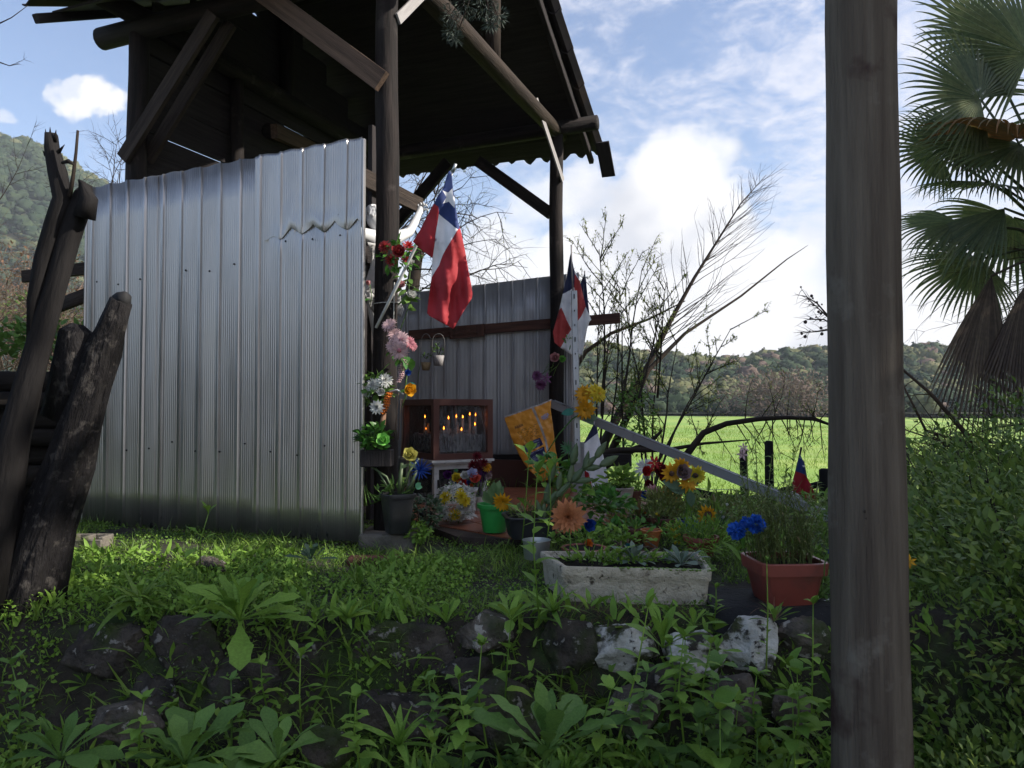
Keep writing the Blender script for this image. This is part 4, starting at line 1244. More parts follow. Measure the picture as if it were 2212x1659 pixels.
# fingers of the raised hand, curling over the nail
k = 20
hb = W(909, 449, 4.91)
for q, (du, dv, l2) in enumerate([(-5, -5, .9), (-1, -8, 1), (3, -8, 1), (7, -5, .9), (9, 4, .8)]):
    a_ = hb + Vector((S(du, 4.9), -.004, -S(dv, 4.9))); c_ = a_ + Vector((S(du * .5 + 2, 4.9), -.012, -S(dv * .2, 4.9))); d_ = c_ + Vector((S(1.5, 4.9), -.006, -S(6 * l2, 4.9)))
    sk[k] = (a_, .0075); sk[k + 1] = (c_, .0068); sk[k + 2] = (d_, .0055); ed += [(9, k), (k, k + 1), (k + 1, k + 2)]; k += 3
me = bpy.data.meshes.new('figure'); me.from_pydata([tuple(sk[i][0] - Vector(st.location)) for i in range(k)], ed, [])
me.materials.append(M['plaster'])
fig = bpy.data.objects.new('figure', me); COL.objects.link(fig); fig.parent = st
sm_ = fig.modifiers.new('skin', 'SKIN')
for i in range(k):
    me.skin_vertices[0].data[i].radius = (sk[i][1], sk[i][1])
me.skin_vertices[0].data[0].use_root = True
sm_.use_smooth_shade = True
fig.modifiers.new('smooth', 'SUBSURF').levels = 2
fig.modifiers['smooth'].render_levels = 2
b = MB()
for i in range(160):
    a_ = R.uniform(0, 6.28); ph = R.uniform(.2, 1.5)
    dn_ = Vector((math.cos(a_) * math.cos(ph), math.sin(a_) * math.cos(ph) * .9, math.sin(ph)))
    b.leaf(sk[5][0] + dn_ * .045, (dn_ * .3 - Z + Vector((R.uniform(-.4, .4), R.uniform(-.4, .4), 0))), dn_, .05, .012, .3, 3, 'strap')
b.build('hair', 'plaster', st)
sh = thing('shroud', 'white cloth draped round the statue and hanging left of the front post', 'cloth', W(800, 700, 4.3))
traced('cloth_fold', [(up_to(zc, [(150, 770), (240, 785), (300, 800), (300, 1480), (245, 1480), (180, 1400), (130, 1280), (122, 1180), (150, 1090), (180, 1010), (190, 880)]), 0)],
       lambda u, v: 4.28 + .03 * math.sin(v * .06 + u * .1) + .015 * math.sin(u * .5 + v * .02), ['cloth'], sh, thick=.003)
traced('cloth_fold', [(up_to(zc, [(400, 1180), (458, 1180), (470, 1350), (498, 1400), (470, 1480), (455, 1465), (400, 1440)]), 0)],
       lambda u, v: 4.28 + .02 * math.sin(v * .15 + u * .3), ['cloth'], sh, thick=.003)

# ---------------------------------------------------------------- pole in the foreground
pt = W(1859, 0, 1.82); pb = W(1882, 1659, 1.82)
t = thing('wooden_pole', 'thick smooth round wooden pole standing close on the right', 'pole', Vector((pb.x, 1.82, -.6)))
b = MB(); k = 50
b.tube([Vector((pt.x + (pb.x - pt.x) * f * 0 + .002 * math.sin(f * 9), 1.82, 3.1 - 3.9 * f)) for f in [i / k for i in range(k + 1)]], [.0735 + .0165 * ((i / k) ** 1.1) + .0012 * math.sin(i * .8) for i in range(k + 1)], 48, rough=.022, seed=4)
b.build('pole_trunk', 'pole', t)
for (u, v) in ((1868, 1105), (1880, 1372), (1905, 735), (1872, 1120)):
    b = MB(); b.ball(W(u, v, 1.745), .0035, n=6, k=4, sq=(1, .6, 1)); b.build('knot', 'wood', t)
# ================================================================== FLOWERS AND POTS
PM = {}


def pmesh(key, L, Wd, droop, n, shape, fold, material, serr=0, wave=0):
    k = (key, round(L, 3), round(Wd, 3), round(droop, 2), shape, material)
    if k not in PM:
        V, Fc = leaf_geo(L, Wd, droop, n, shape, fold, serr, wave)
        PM[k] = geo_mesh(key, V, Fc, [material])
    return PM[k]


RINGS = dict(
    sun=[(13, 8, 1, .5, 'point', .34), (13, 28, .85, .3, 'point', .34)],
    gerb=[(22, 5, 1, .35, 'petal', .17), (20, 22, .80, .3, 'petal', .17)],
    dahlia=[(12, -8, 1, .35, 'point', .38), (12, 12, .96, .3, 'point', .38), (11, 30, .85, .2, 'point', .38), (9, 48, .66, .1, 'point', .40), (7, 66, .45, 0, 'point', .45), (4, 82, .3, 0, 'point', .5)],
    rose=[(6, 22, 1, -.7, 'wide', .95), (5, 42, .85, -.9, 'wide', .95), (5, 60, .72, -1.1, 'wide', .9), (4, 74, .62, -1.0, 'wide', .8), (3, 84, .55, -.6, 'wide', .6)],
    lily=[(6, 18, 1, .7, 'point', .34), (3, 60, .4, .2, 'strap', .06)],
    mum=[(20, 0, 1, .3, 'petal', .16), (18, 22, .9, .1, 'petal', .16), (14, 42, .75, -.2, 'petal', .17), (10, 62, .55, -.3, 'petal', .18), (6, 80, .4, 0, 'petal', .2)],
    loop=[(16, 5, 1, -.7, 'strap', .09), (14, 35, .85, -.5, 'strap', .09), (8, 65, .6, -.3, 'strap', .1)],
    tulip=[(5, 55, 1, -.8, 'wide', .75), (4, 72, .9, -.7, 'wide', .7)])


def ring_frames(n, rings, rs, jit=.12):
    x, _, y = basis(n) ; X_ = x; Y_ = n.cross(x)
    for (cnt, tilt, lf, droop, shape, wf) in rings:
        ph = rs.random() * 6.28
        for i in range(cnt):
            a = ph + 2 * pi * i / cnt + rs.uniform(-jit, jit); tl = math.radians(tilt) + rs.uniform(-jit, jit)
            e = X_ * math.cos(a) + Y_ * math.sin(a)
            d = e * math.cos(tl) + n * math.sin(tl); up = n * math.cos(tl) - e * math.sin(tl)
            yield d, up, lf * rs.uniform(.9, 1.06), droop, shape, wf


def bloom(mb, c, n, r, kind, m=0, rs=R):
    """flower head as petals of one mesh"""
    n = n.normalized()
    for d, up, lf, dr, sh, wf in ring_frames(n, RINGS[kind], rs):
        mb.leaf(c + d * (r * .06), d, up, r * lf, r * wf, dr, 4, sh, .12, m=m)


def bloom_parts(parent, c, n, r, kind, material, rs=R, name='petal'):
    """flower head whose petals are parts of their own"""
    n = n.normalized()
    for d, up, lf, dr, sh, wf in ring_frames(n, RINGS[kind], rs):
        me = pmesh(name, 1, wf / 1, dr, 4, sh, .14, material)
        x = d.cross(up).normalized()
        inst(me, name, parent, c + d * (r * .06), x, d, up, r * lf)


def pom(mb, c, r, cnt, m=0, rs=R, wf=.35, squash=1.0, lo=.55):
    for i in range(cnt):
        d = Vector((rs.gauss(0, 1), rs.gauss(0, 1), rs.gauss(0, 1))).normalized(); d.z *= squash
        mb.leaf(c + d * r * lo * .6, d, Vector((rs.gauss(0, 1), rs.gauss(0, 1), rs.gauss(0, 1))).normalized(), r * (1 - lo * .6) * rs.uniform(.85, 1.1), r * wf, .8, 3, 'petal', .2, m=m)


CAMD = Vector((0, -1, .15))


def face(u, v, k=.6):
    """direction towards the viewer, tilted by picture offsets"""
    return Vector((u, -1, v)).normalized() if k else CAMD


def flower(label, c, n, r, kind, material, base=None, leaves=(), centre=None, cr=.28, parts=True, group=None, stem_r=.0022, stemmat='weeddk', leafm='ivy', name='artificial_flower'):
    """one flower on its stem; base = where the stem ends"""
    base = base if base is not None else c - Z * .1
    t = thing(name, label, 'flower', base, group)
    rs = random.Random(hash(label) % 9999 if False else sum(map(ord, label)))
    nn = n.normalized()
    if kind == 'pom':
        b = MB(); pom(b, c, r, 150, rs=rs); b.build('bloom', material, t)
    elif parts: bloom_parts(t, c, nn, r, kind, material, rs)
    else:
        b = MB(); bloom(b, c, nn, r, kind, 0, rs); b.build('bloom', material, t)
    if centre:
        b = MB(); b.ball(c + nn * r * .06, r * cr, n=12, k=6, sq=(1, .7, 1)); b.build('flower_centre', centre, t)
    b = MB(); mid = (base + c) / 2 + Vector((rs.uniform(-.01, .01), rs.uniform(-.01, .01), 0)); b.tube([base, mid, c - nn * r * .1], stem_r, 6); b.build('stem', stemmat, t)
    for (f, du, dz, L) in leaves:
        q = base.lerp(c, f); b = MB(); b.leaf(q, Vector((du, -.35, dz)), Vector((0, -.6, 1)), L, L * .55, .5, 5, 'oval', .15, .08); b.build('leaf', leafm, t)
    return t


def multi(name, label, cat, loc, specs, group=None, extra=None):
    """a bunch: specs = (part name, centre, normal, radius, kind, material)"""
    t = thing(name, label, cat, loc, group)
    rs = random.Random(sum(map(ord, label)))
    for (pn, c, n, r, kind, m) in specs:
        b = MB()
        if kind == 'pom': pom(b, c, r, 110, rs=rs)
        elif kind == 'disc': b.ball(c, r, n=10, k=5)
        else: bloom(b, c, n.normalized(), r, kind, 0, rs)
        b.build(pn, m, t)
    if extra: extra(t)
    return t


def green(t, c, rx, ry, rz, cnt, L, Wd, shape, material, up=.6, stems=0, stem_m='weeddk', name='foliage', droop=.5, seed=1, root=None, serr=0, lo=0.0, fold=.15):
    """mass of leaves in an ellipsoid, plus stems from the root"""
    rs = random.Random(seed); b = MB()
    for i in range(cnt):
        while True:
            q = Vector((rs.uniform(-1, 1), rs.uniform(-1, 1), rs.uniform(-1, 1)))
            if lo < q.length < 1: break
        d = Vector((q.x + rs.gauss(0, .5), q.y + rs.gauss(0, .5), up + q.z * .5 + rs.gauss(0, .3)))
        b.leaf(c + Vector((q.x * rx, q.y * ry, q.z * rz)), d, Vector((rs.gauss(0, .5), rs.gauss(0, .5), 1)), L * rs.uniform(.6, 1.25), Wd * rs.uniform(.7, 1.2), droop * rs.uniform(.3, 1.6), 3, shape, fold, serr)
    b.build(name, material, t, kind='stuff' if cnt > 40 else None)
    if stems:
        b = MB(); root = root or (c - Z * rz)
        for i in range(stems):
            q = Vector((rs.uniform(-.8, .8) * rx, rs.uniform(-.8, .8) * ry, rs.uniform(.2, .9) * rz)); b.tube([root + q * .15, (root + c + q) / 2 + Vector((q.x * .1, 0, 0)), c + q], [.0028, .002, .0012], 5)
        b.build('stems', stem_m, t, kind='stuff')
    return t


def pot(label, u, v1, d, wt, wb, hpx, material, sq=0, rot=0, rim=.12, soil='soil', cat='pot', name='flower_pot', rimk=1.08, slots=False):
    """pot whose base sits at picture row v1"""
    p = W(u, v1, d); rt, rb, h = S(wt, d) / 2, S(wb, d) / 2, S(hpx, d)
    t = thing(name, label, cat, p)
    b = MB(); n_ = 40 if not sq else 48; rr = rt * (1 - .0)
    prof = [(rb * .96, 0), (rb, .004), (rb + (rt - rb) * (1 - rim) * .97, h * (1 - rim)), (rt * rimk * .97, h * (1 - rim) + .001), (rt * rimk, h - .003), (rt * rimk * .985, h), (rt * .93, h), (rt * .90, h * .8)]
    b.lathe(p, prof, n_, sq=sq, rot=rot); b.build('pot_body', material, t, sharp=30)
    b = MB(); m_ = 24
    V = [p + Z * (h * .87)]
    for j in range(m_):
        a = 2 * pi * j / m_ + pi / m_; k = 1
        if sq: k = (abs(math.cos(a)) ** sq + abs(math.sin(a)) ** sq) ** (-1 / sq)
        V.append(p + Vector((math.cos(a + rot) * rt * .91 * k, math.sin(a + rot) * rt * .91 * k, h * .87 + R.uniform(-.003, .003))))
    b.add(V, [(0, 1 + j, 1 + (j + 1) % m_) for j in range(m_)]); b.build('soil', soil, t)
    return t, p + Z * h * .87, rt, h


# ---- black pot by the front post, on a concrete footing
ft = thing('concrete_footing', 'rough mossy concrete footing under the black square pot', 'footing', W(830, 1180, 3.75))
b = MB(); c = W(838, 1166, 3.78); b.box(Vector((c.x, 3.86, .01)), .135, .14, .075); ob = b.build('footing_block', 'concrete', ft, smooth=False)
bv = ob.modifiers.new('bevel', 'BEVEL'); bv.width = .012; bv.segments = 2
bp, top, rt, h = pot('tall black square plastic pot in front of the front post', 858, 1150, 3.72, 66, 46, 84, 'black', sq=5, rot=.45, rim=.11, rimk=1.07)
t = thing('potted_cactus', 'jagged leggy cactus and pale stems growing from the black square pot', 'cactus', top)
rs = random.Random(3); b = MB()
for (u0, v0, u1, v1, u2, v2, r_) in [(868, 1066, 882, 1020, 905, 990, .006), (850, 1066, 835, 1030, 790, 1000, .006), (876, 1066, 890, 1045, 902, 1010, .009), (862, 1066, 864, 1040, 868, 1000, .012), (845, 1066, 830, 1040, 812, 1010, .005), (886, 1064, 892, 1050, 890, 1030, .006)]:
    b = MB(); b.tube([W(u0, v0, 3.72), W(u1, v1, 3.71), W(u2, v2, 3.72)], [r_, r_ * .9, r_ * .7], 6, rough=.2); b.build('cactus_stem', 'cactus', t)
green(t, top + Z * .03 - Vector((.03, 0, 0)), .08, .06, .05, 50, .05, .012, 'lance', 'weeddk', seed=5)
for i in range(7):
    b = MB(); q = W(800 - i * 3, 1090 - i * 10, 3.86); b.tube([W(846 - i * 9, 1068 + i * 4, 3.78), q, W(790 - i * 1.5, 1040 + i * 18, 3.9)], [.004, .0035, .003], 5); b.build('bare_stem', 'weeddk', t)
# wooden box with ivy, fixed to the front post
t = thing('wall_planter', 'dark wooden planter box fixed to the front post above the black pot', 'planter', W(812, 1000, 3.70))
b = MB(); b.box(W(815, 989, 3.74), S(33, 3.74), .05, S(18, 3.74)); ob = b.build('planter_box', 'board', t, smooth=False)
bv = ob.modifiers.new('bevel', 'BEVEL'); bv.width = .004
t = thing('ivy_plant', 'bright green ivy and small leaves spilling from the wooden planter box', 'plant', W(812, 972, 3.72))
green(t, W(808, 945, 3.71), S(36, 3.7), .045, S(24, 3.7), 150, .045, .032, 'wide', 'ivy', up=.4, stems=12, seed=7)
flower('glossy green paper rose in the ivy of the planter box', W(828, 952, 3.63), face(.2, .4), S(20, 3.63), 'rose', 'p_lime', W(826, 968, 3.68))

# ---- flowers tied to the front post
D1 = 3.78
def C(u, v, d=D1): return W(u, v, d)
t = multi('flower_bunch', 'dusty red peonies with green leaves tied high on the front post', 'flowers', C(855, 570),
          [('peony', C(831, 533, 3.76), face(-.4, .2), .036, 'mum', 'p_peony'), ('peony', C(862, 545, 3.70), face(.1, .1), .045, 'rose', 'p_peony'), ('peony', C(882, 533, 3.78), face(.5, .3), .035, 'mum', 'p_red'),
           ('peony', C(845, 562, 3.76), face(-.2, -.3), .034, 'mum', 'p_peony'), ('peony', C(876, 558, 3.77), face(.3, -.4), .030, 'mum', 'p_peony')],
          extra=lambda t: green(t, C(858, 550, 3.76), .10, .03, .075, 90, .045, .018, 'point', 'ivy', up=0, seed=8, lo=.5))
rs = random.Random(9)
sp = [('gerbera', C(865, 733, 3.72), face(.1, .3), .046, 'gerb', 'p_palepink'), ('gerbera', C(862, 757, 3.68), face(.0, -.2), .050, 'gerb', 'p_palepink'), ('gerbera', C(840, 702, 3.74), face(-.3, .5), .040, 'gerb', 'p_palepink'),
      ('gerbera', C(884, 740, 3.74), face(.5, .2), .034, 'gerb', 'p_dpink'), ('gerbera', C(846, 748, 3.73), face(-.5, 0), .036, 'gerb', 'p_palepink'), ('gerbera', C(852, 722, 3.75), face(-.2, .7), .04, 'gerb', 'p_palepink'),
      ('gerbera', C(893, 748, 3.78), face(.9, 0), .025, 'gerb', 'p_dpink'),
      ('gerbera_centre', C(862, 757, 3.672), face(0, 0), .011, 'disc', 'p_dpink'), ('gerbera_centre', C(866, 733, 3.712), face(0, 0), .010, 'disc', 'p_pink')]
t = multi('flower_bunch', 'pale pink gerberas tied to the front post beside the hanging flag tip', 'flowers', C(865, 780), sp,
          extra=lambda t: green(t, C(868, 768, 3.76), .07, .03, .05, 14, .06, .04, 'oval', 'ivy', up=-.5, seed=12))
t = thing('flower_garland', 'string of stacked small pale pink petals hanging under the gerberas', 'garland', C(866, 815))
for i in range(12):
    b = MB(); q = C(873 - i * 1.0 + 2 * math.sin(i), 774 + i * 4.4, 3.74)
    for j in range(9):
        a = 6.28 * j / 9 + i; e_ = Vector((math.cos(a), math.sin(a), -.25)); b.leaf(q, e_, Z, .026 - .0008 * i, .014, .6, 3, 'petal', .3)
    b.build('petal_ring', 'p_palepink', t)
t = multi('flower_bunch', 'dusty white carnations and daisies left of the front post', 'flowers', C(815, 870),
          [('carnation', C(832, 822, 3.72), face(.2, .4), .040, 'mum', 'p_white'), ('carnation', C(806, 832, 3.74), face(-.3, .3), .040, 'mum', 'p_white'), ('carnation', C(792, 846, 3.76), face(-.3, 0), .035, 'mum', 'p_white'),
           ('daisy', C(814, 880, 3.70), face(-.1, -.1), .038, 'dahlia', 'p_white'), ('carnation', C(824, 846, 3.74), face(0, 0), .026, 'rose', 'p_white')],
          extra=lambda t: green(t, C(812, 842, 3.78), .085, .04, .085, 90, .045, .028, 'oval', 'weeddk', up=.2, seed=14))
t = thing('flower_garland', 'twisted orange petal spike hanging upside down on the front post', 'garland', C(835, 890))
for i in range(9):
    b = MB(); q = C(841 - i * 1.6 - 1.5 * math.sin(i), 848 + i * 5.2, 3.73)
    for j in range(8):
        a = 6.28 * j / 8 + i * 1.3; e_ = Vector((math.cos(a), math.sin(a), .1 * math.sin(a * 2))); b.leaf(q, e_, Z, .022, .016, 1.2, 3, 'petal', .4)
    b.build('petal_ring', 'p_orange', t)
b = MB(); b.tube([C(829, 892, 3.74), C(826, 915, 3.74), C(823, 935, 3.74)], [.010, .013, .008], 8, rough=.5); b.build('dried_tail', 'straw', t)
b = MB(); b.tube([C(842, 846, 3.73), C(858, 842, 3.72), C(873, 852, 3.70)], .004, 6); b.build('stem', 'white', t)
flower('large golden yellow paper rose on the right side of the front post', C(883, 842, 3.72), face(.5, .1), .045, 'rose', 'p_gold', C(868, 880, 3.75), leaves=[(.9, -.6, .1, .05)])
flower('pale yellow foam rose with big round petals above the black pot', C(886, 985, 3.62), face(.1, .4), .048, 'rose', 'p_lemon', C(876, 1060, 3.70), leaves=[(.8, .5, -.2, .05), (.75, -.5, -.1, .05)], leafm='cactus')
flower('dark blue paper daisy with looped petals right of the black pot', C(908, 1014, 3.64), face(.2, .3), .058, 'loop', 'p_blue', C(890, 1066, 3.7))
t = thing('artificial_leaf_spray', 'small mint green rounded leaves on a stem beside the black pot', 'leaves', C(895, 1062, 3.66))
for (u, v) in ((903, 1043), (902, 1053)):
    b = MB(); b.leaf(C(898, 1052, 3.64), Vector((.6, -.1, .5 if v < 1050 else .0)), Vector((0, -1, .3)), .032, .026, .2, 4, 'oval'); b.build('leaf', 'p_mint', t)
t = multi('flower_bunch', 'two white paper roses and a faded pink one behind the flag stick', 'flowers', C(880, 690, 3.84),
          [('rose', C(886, 572, 3.83), face(0, .8), .035, 'rose', 'p_white'), ('rose', C(888, 640, 3.82), face(.4, .8), .036, 'rose', 'p_white'), ('rose', C(868, 618, 3.83), face(-.2, .5), .030, 'rose', 'p_pink')],
          extra=lambda t: (green(t, C(880, 622, 3.83), .04, .02, .12, 22, .05, .034, 'oval', 'weeddk', up=-.2, seed=15),
                           [(lambda b: (b.tube([C(u0, v0, 3.84), C(u1, v1, 3.84)], .0022, 5), b.build('stem', 'weeddk', t)))(MB()) for (u0, v0, u1, v1) in ((886, 580, 882, 650), (888, 648, 862, 720))]))
flower('pink cloth rose hanging over the white cloth left of the front post', C(798, 614, 4.18), face(-.2, .3), .038, 'tulip', 'p_pink', C(800, 660, 4.2), leaves=[(.3, -.6, -.1, .05)])
flower('blue and teal paper flower tucked under the pink garland', C(880, 806, 3.80), face(.5, .3), .022, 'rose', 'p_blue', C(872, 850, 3.80), leaves=[(.4, .5, .2, .06), (.1, .6, .1, .07)], leafm='p_teal2')
t = thing('string_tie', 'white string tied round the front post holding the flag stick', 'string', C(845, 655, 3.82))
b = MB()
b.tube([P1 + Vector((math.cos(a), math.sin(a), 0)) * .068 + Z * (zat(650, 3.84) - .012 * math.sin(a * .5)) for a in [i * 6.28 / 30 for i in range(31)]], .0022, 6); b.build('string_loop', 'string', t)
b = MB(); b.tube([W(852, 610, 3.83), W(851, 660, 3.83), W(850, 705, 3.84)], .0028, 6); b.build('string_end', 'string', t)
for k, (u0, v0, u1, v1) in enumerate([(866, 860, 860, 950), (870, 862, 866, 990), (862, 840, 850, 955)]):
    b = MB(); b.tube([C(u0, v0, 3.80), C((u0 + u1) / 2 + 1, (v0 + v1) / 2, 3.79), C(u1, v1, 3.81)], .0022, 5); b.build('dry_stem', 'twigtan', t)

# ---- hanging baskets on the back wall
for k, (lab, u, v0, v1, w, m_, d) in enumerate([('woven tan hanging basket with a trailing plant on the back wall', 920, 783, 800, 22, 'basket', 6.60), ('grey hanging basket with a dark leafy succulent on the back wall', 947, 768, 790, 26, 'greystrip', 6.56)]):
    p = W(u, v1, d); r_, h_ = S(w, d) / 2, S(v1 - v0, d)
    t = thing('hanging_basket', lab, 'basket', p)
    b = MB(); b.lathe(p, [(r_ * .7, 0), (r_ * .85, h_ * .5), (r_, h_), (r_ * .9, h_), (r_ * .85, h_ * .8)], 20); b.build('basket', m_, t)
    b = MB(); tp = W(u - 2, 722, d + .05); q = []
    for i in range(17):
        a = pi * i / 16; q.append(Vector((p.x + math.cos(a) * r_ * (1 + .25 * math.sin(a)), p.y, p.z + h_ + (tp.z - p.z - h_) * math.sin(a) ** .5)))
    b.tube(q, .0032, 6); b.build('wire_loop', 'wire', t)
    green(t, p + Z * (h_ + .05), r_ * 1.0, r_ * .8, .05 if k else .02, 26 if k else 16, .034, .016, 'oval', 'weeddk', stems=5, stem_m='twig', seed=20 + k)
    if not k:
        b = MB(); b.tube([p + Vector((-r_, 0, h_)), p + Vector((-r_ * 1.4, -.01, -.02)), p + Vector((-r_ * 1.6, -.01, -.12))], .0025, 5, rough=1.2); b.build('trailing_stem', 'weeddk', t)

# ---- flowers on the back post
flower('large pink paper rose tied to the back post', W(1199, 773, 6.30), face(-.1, .1), .055, 'rose', 'p_pink', W(1190, 800, 6.33))
flower('bright green paper rose beside the pink rose on the back post', W(1213, 776, 6.33), face(.3, .1), .040, 'rose', 'p_lime', W(1195, 812, 6.34))
t = multi('flower_bunch', 'dusky purple cloth flowers hanging left of the back post', 'flowers', W(1200, 795, 6.32),
          [('bloom', W(1160, 812, 6.3), face(-.5, .1), .05, 'dahlia', 'p_lilac'), ('bloom', W(1180, 818, 6.28), face(.2, .1), .05, 'lily', 'p_lilac'), ('bloom', W(1168, 832, 6.3), face(-.1, -.6), .05, 'dahlia', 'p_lilac')],
          extra=lambda t: [(lambda b: (b.tube([W(u0, v0, 6.3), W(u1, v1, 6.32)], .0025, 5), b.build('stem', 'weeddk', t)))(MB()) for (u0, v0, u1, v1) in ((1170, 808, 1196, 790), (1178, 812, 1202, 792), (1174, 806, 1186, 785))])
t = multi('flower_bunch', 'tiny white and green cloth flower tied at the slotted strip', 'flowers', W(1230, 735, 5.8), [('bloom', W(1229, 728, 5.8), face(-.4, .2), .035, 'lily', 'p_white')],
          extra=lambda t: green(t, W(1228, 738, 5.8), .03, .01, .03, 8, .04, .018, 'oval', 'ivy', seed=31))
t = thing('artificial_flower_spray', 'bunch of four golden yellow sunflowers with broad grey-green leaves on the slotted strip', 'flowers', W(1190, 960, 5.72))
for (u, v, r_, m_, nx, nz) in ((1262, 852, 27, 'p_gold', -.3, .3), (1285, 848, 27, 'p_yellow', .5, .6), (1294, 852, 24, 'p_yellow', .7, .1), (1264, 884, 29, 'p_gold', 0, -.1)):
    c = W(u, v, 5.70); b = MB(); bloom(b, c, face(nx, nz), S(r_ * .85, 5.7), 'sun'); b.build('sunflower_head', m_, t)
    b = MB(); b.ball(c + face(nx, nz) * .004, S(r_ * .2, 5.7), n=8, k=4); b.build('seed_disc', 'p_gold', t)
for (u, v, du, dz, L) in ((1262, 895, .5, -.5, .11), (1258, 893, .9, -.3, .12), (1240, 888, -.6, -.1, .10), (1280, 858, 0, 1, .06)):
    b = MB(); b.leaf(W(u, v, 5.72), Vector((du, -.2, dz)), Vector((0, -1, .4)), L, L * .6, .3, 5, 'oval', .1); b.build('leaf', 'p_teal2' if u == 1240 else 'weedblue', t)
b = MB(); b.tube([W(1256, 893, 5.74), W(1236, 905, 5.74), W(1205, 940, 5.72), W(1168, 1000, 5.7)], [.005, .006, .005, .004], 6); b.build('stem', 'ivy', t)
flower('mint green paper flower clinging to the base of the back post', W(1227, 968, 5.95), face(-.3, .1), .065, 'loop', 'p_mint', W(1228, 1000, 5.95))

# ---- objects on the platform
gp, top, rt, h = pot('bright green round plastic pot with a drooping orange flower over its rim', 1068, 1148, 4.02, 68, 50, 60, 'greenpot', rim=.16, rimk=1.12)
t = thing('spoon_leaf_plant', 'pale succulent with spoon-shaped leaves in the green pot', 'succulent', top)
for i, (u, v, L) in enumerate([(1058, 1064, .09), (1050, 1070, .085), (1076, 1045, .12), (1066, 1048, .11), (1085, 1052, .10), (1042, 1075, .07), (1070, 1055, .09)]):
    q = W(1066, 1092, 4.0); d_ = (W(u, v, 3.97) - q); b = MB(); b.leaf(q, d_, Vector((-.2, -1, .3)), L * 1.15, L * .36, .3, 5, 'spoon', .2); b.build('leaf', 'succ', t)
flower('orange-yellow cloth sunflower drooping over the rim of the green pot', W(1086, 1084, 3.80), face(-.3, -.6), .055, 'sun', 'p_gold', W(1072, 1100, 3.95), stem_r=.0025)
# white and yellow bouquet in paper
bo = W(985, 1126, 4.36)
t = thing('wrapped_bouquet', 'round bouquet of yellow chrysanthemums and white flowers in a white ruffled paper collar', 'bouquet', bo)
ctr = W(983, 1084, 4.30); rb = S(44, 4.30)
rs = random.Random(21)
for i in range(60):
    d_ = Vector((rs.gauss(0, 1), -abs(rs.gauss(0, 1)) * .9, rs.gauss(.25, 1))).normalized(); c = ctr + Vector((d_.x, d_.y * .8, d_.z)) * rb * .82
    if i < 6:
        if i < 4: c = ctr + Vector((math.cos(i * 2.4) * .55, -.75, math.sin(i * 2.4) * .5 - .05 + .2 * (i == 0))).normalized() * rb * .9
        b = MB(); bloom(b, c, (c - ctr).normalized(), .040 if i < 4 else .030, 'mum', rs=rs); b.build('chrysanthemum', 'p_yellow', t)
    elif i < 46:
        b = MB(); bloom(b, c, d_, .034, 'lily' if i % 3 else 'mum', rs=rs); b.build('white_flower', 'p_white', t)
b = MB()
for i in range(300):
    d_ = Vector((rs.gauss(0, 1), rs.gauss(0, 1), rs.gauss(0, 1))).normalized(); c = ctr + d_ * rb * rs.uniform(.85, 1.05)
    b.ball(c, rs.uniform(.003, .0055), n=5, k=3)
b.build('baby_breath', 'p_white', t, kind='stuff')
green(t, ctr, rb * .92, rb * .92, rb * .92, 160, .03, .010, 'oval', 'weeddk', up=.1, seed=22, lo=.7)
b = MB()
for i in range(22):
    a = 6.28 * i / 22; e_ = Vector((math.cos(a), math.sin(a), 0)); b.leaf(bo + Z * .018 + e_ * .01, e_ + Z * .55, Z, .115 + .012 * (i % 2), .044, .9, 5, 'strap', .3)
b.build('paper_collar', 'p_white', t)
for (u, v, m_) in ((972, 1046, 'p_mauve'), (981, 1044, 'ivy'), (986, 1042, 'ivy')):
    b = MB(); b.tube([W(983, 1066, 4.34), W(u + 2, v + 12, 4.32), W(u, v, 4.3)], [.004, .006, .001], 6); b.build('lily_bud', m_, t)
# vase of bright roses behind
vs = thing('vase', 'white pointed vase holding the bright artificial roses', 'vase', W(1014, 1112, 4.75))
b = MB(); b.lathe(W(1014, 1112, 4.75), [(.03, 0), (.038, .03), (.032, .09), (.045, .15), (.055, .165), (.045, .14)], 20, sq=3); b.build('vase_body', 'white', vs)
Dv = 4.7
spec = [('rose', 968, 1026, 'p_purple', 13), ('rose', 987, 1018, 'p_mint', 12), ('rose', 986, 1033, 'p_yellow', 14), ('rose', 1004, 1028, 'p_white', 13), ('rose', 1020, 1025, 'p_iceblue', 15), ('rose', 997, 1045, 'p_red', 16), ('rose', 1014, 1044, 'p_blue', 12),
        ('rose', 986, 1047, 'p_blue', 11), ('rose', 1026, 1036, 'p_coral', 16), ('rose', 1018, 1050, 'p_orange', 12), ('rose', 976, 1042, 'p_iceblue', 10)]
t = multi('flower_bunch', 'bunch of many-coloured artificial roses in front of the shrine cabinet', 'flowers', W(1005, 1095, Dv),
          [(n_, W(u, v, Dv + R.uniform(-.03, .03)), face(R.uniform(-.4, .4), R.uniform(.2, .8)), S(r_, Dv), 'rose' if r_ > 12 else 'tulip', m_) for (n_, u, v, m_, r_) in spec],
          extra=lambda t: [(lambda b: (b.tube([W(u, v + 4, Dv), W(1006 + (u - 1000) * .3, 1085, Dv + .02)], .0018, 4), b.build('stem', 'ivy', t)))(MB()) for (_, u, v, _, _) in spec])
spec = [(1030, 987, 'p_dred', 13), (1022, 1006, 'p_dred', 14), (1038, 1006, 'p_dred', 15), (1030, 1020, 'p_purple', 15), (1048, 1018, 'p_purple', 14), (1052, 1010, 'p_gold', 11), (1045, 1000, 'p_dred', 12), (1055, 1028, 'p_mauve', 9), (1040, 1032, 'p_purple', 12)]
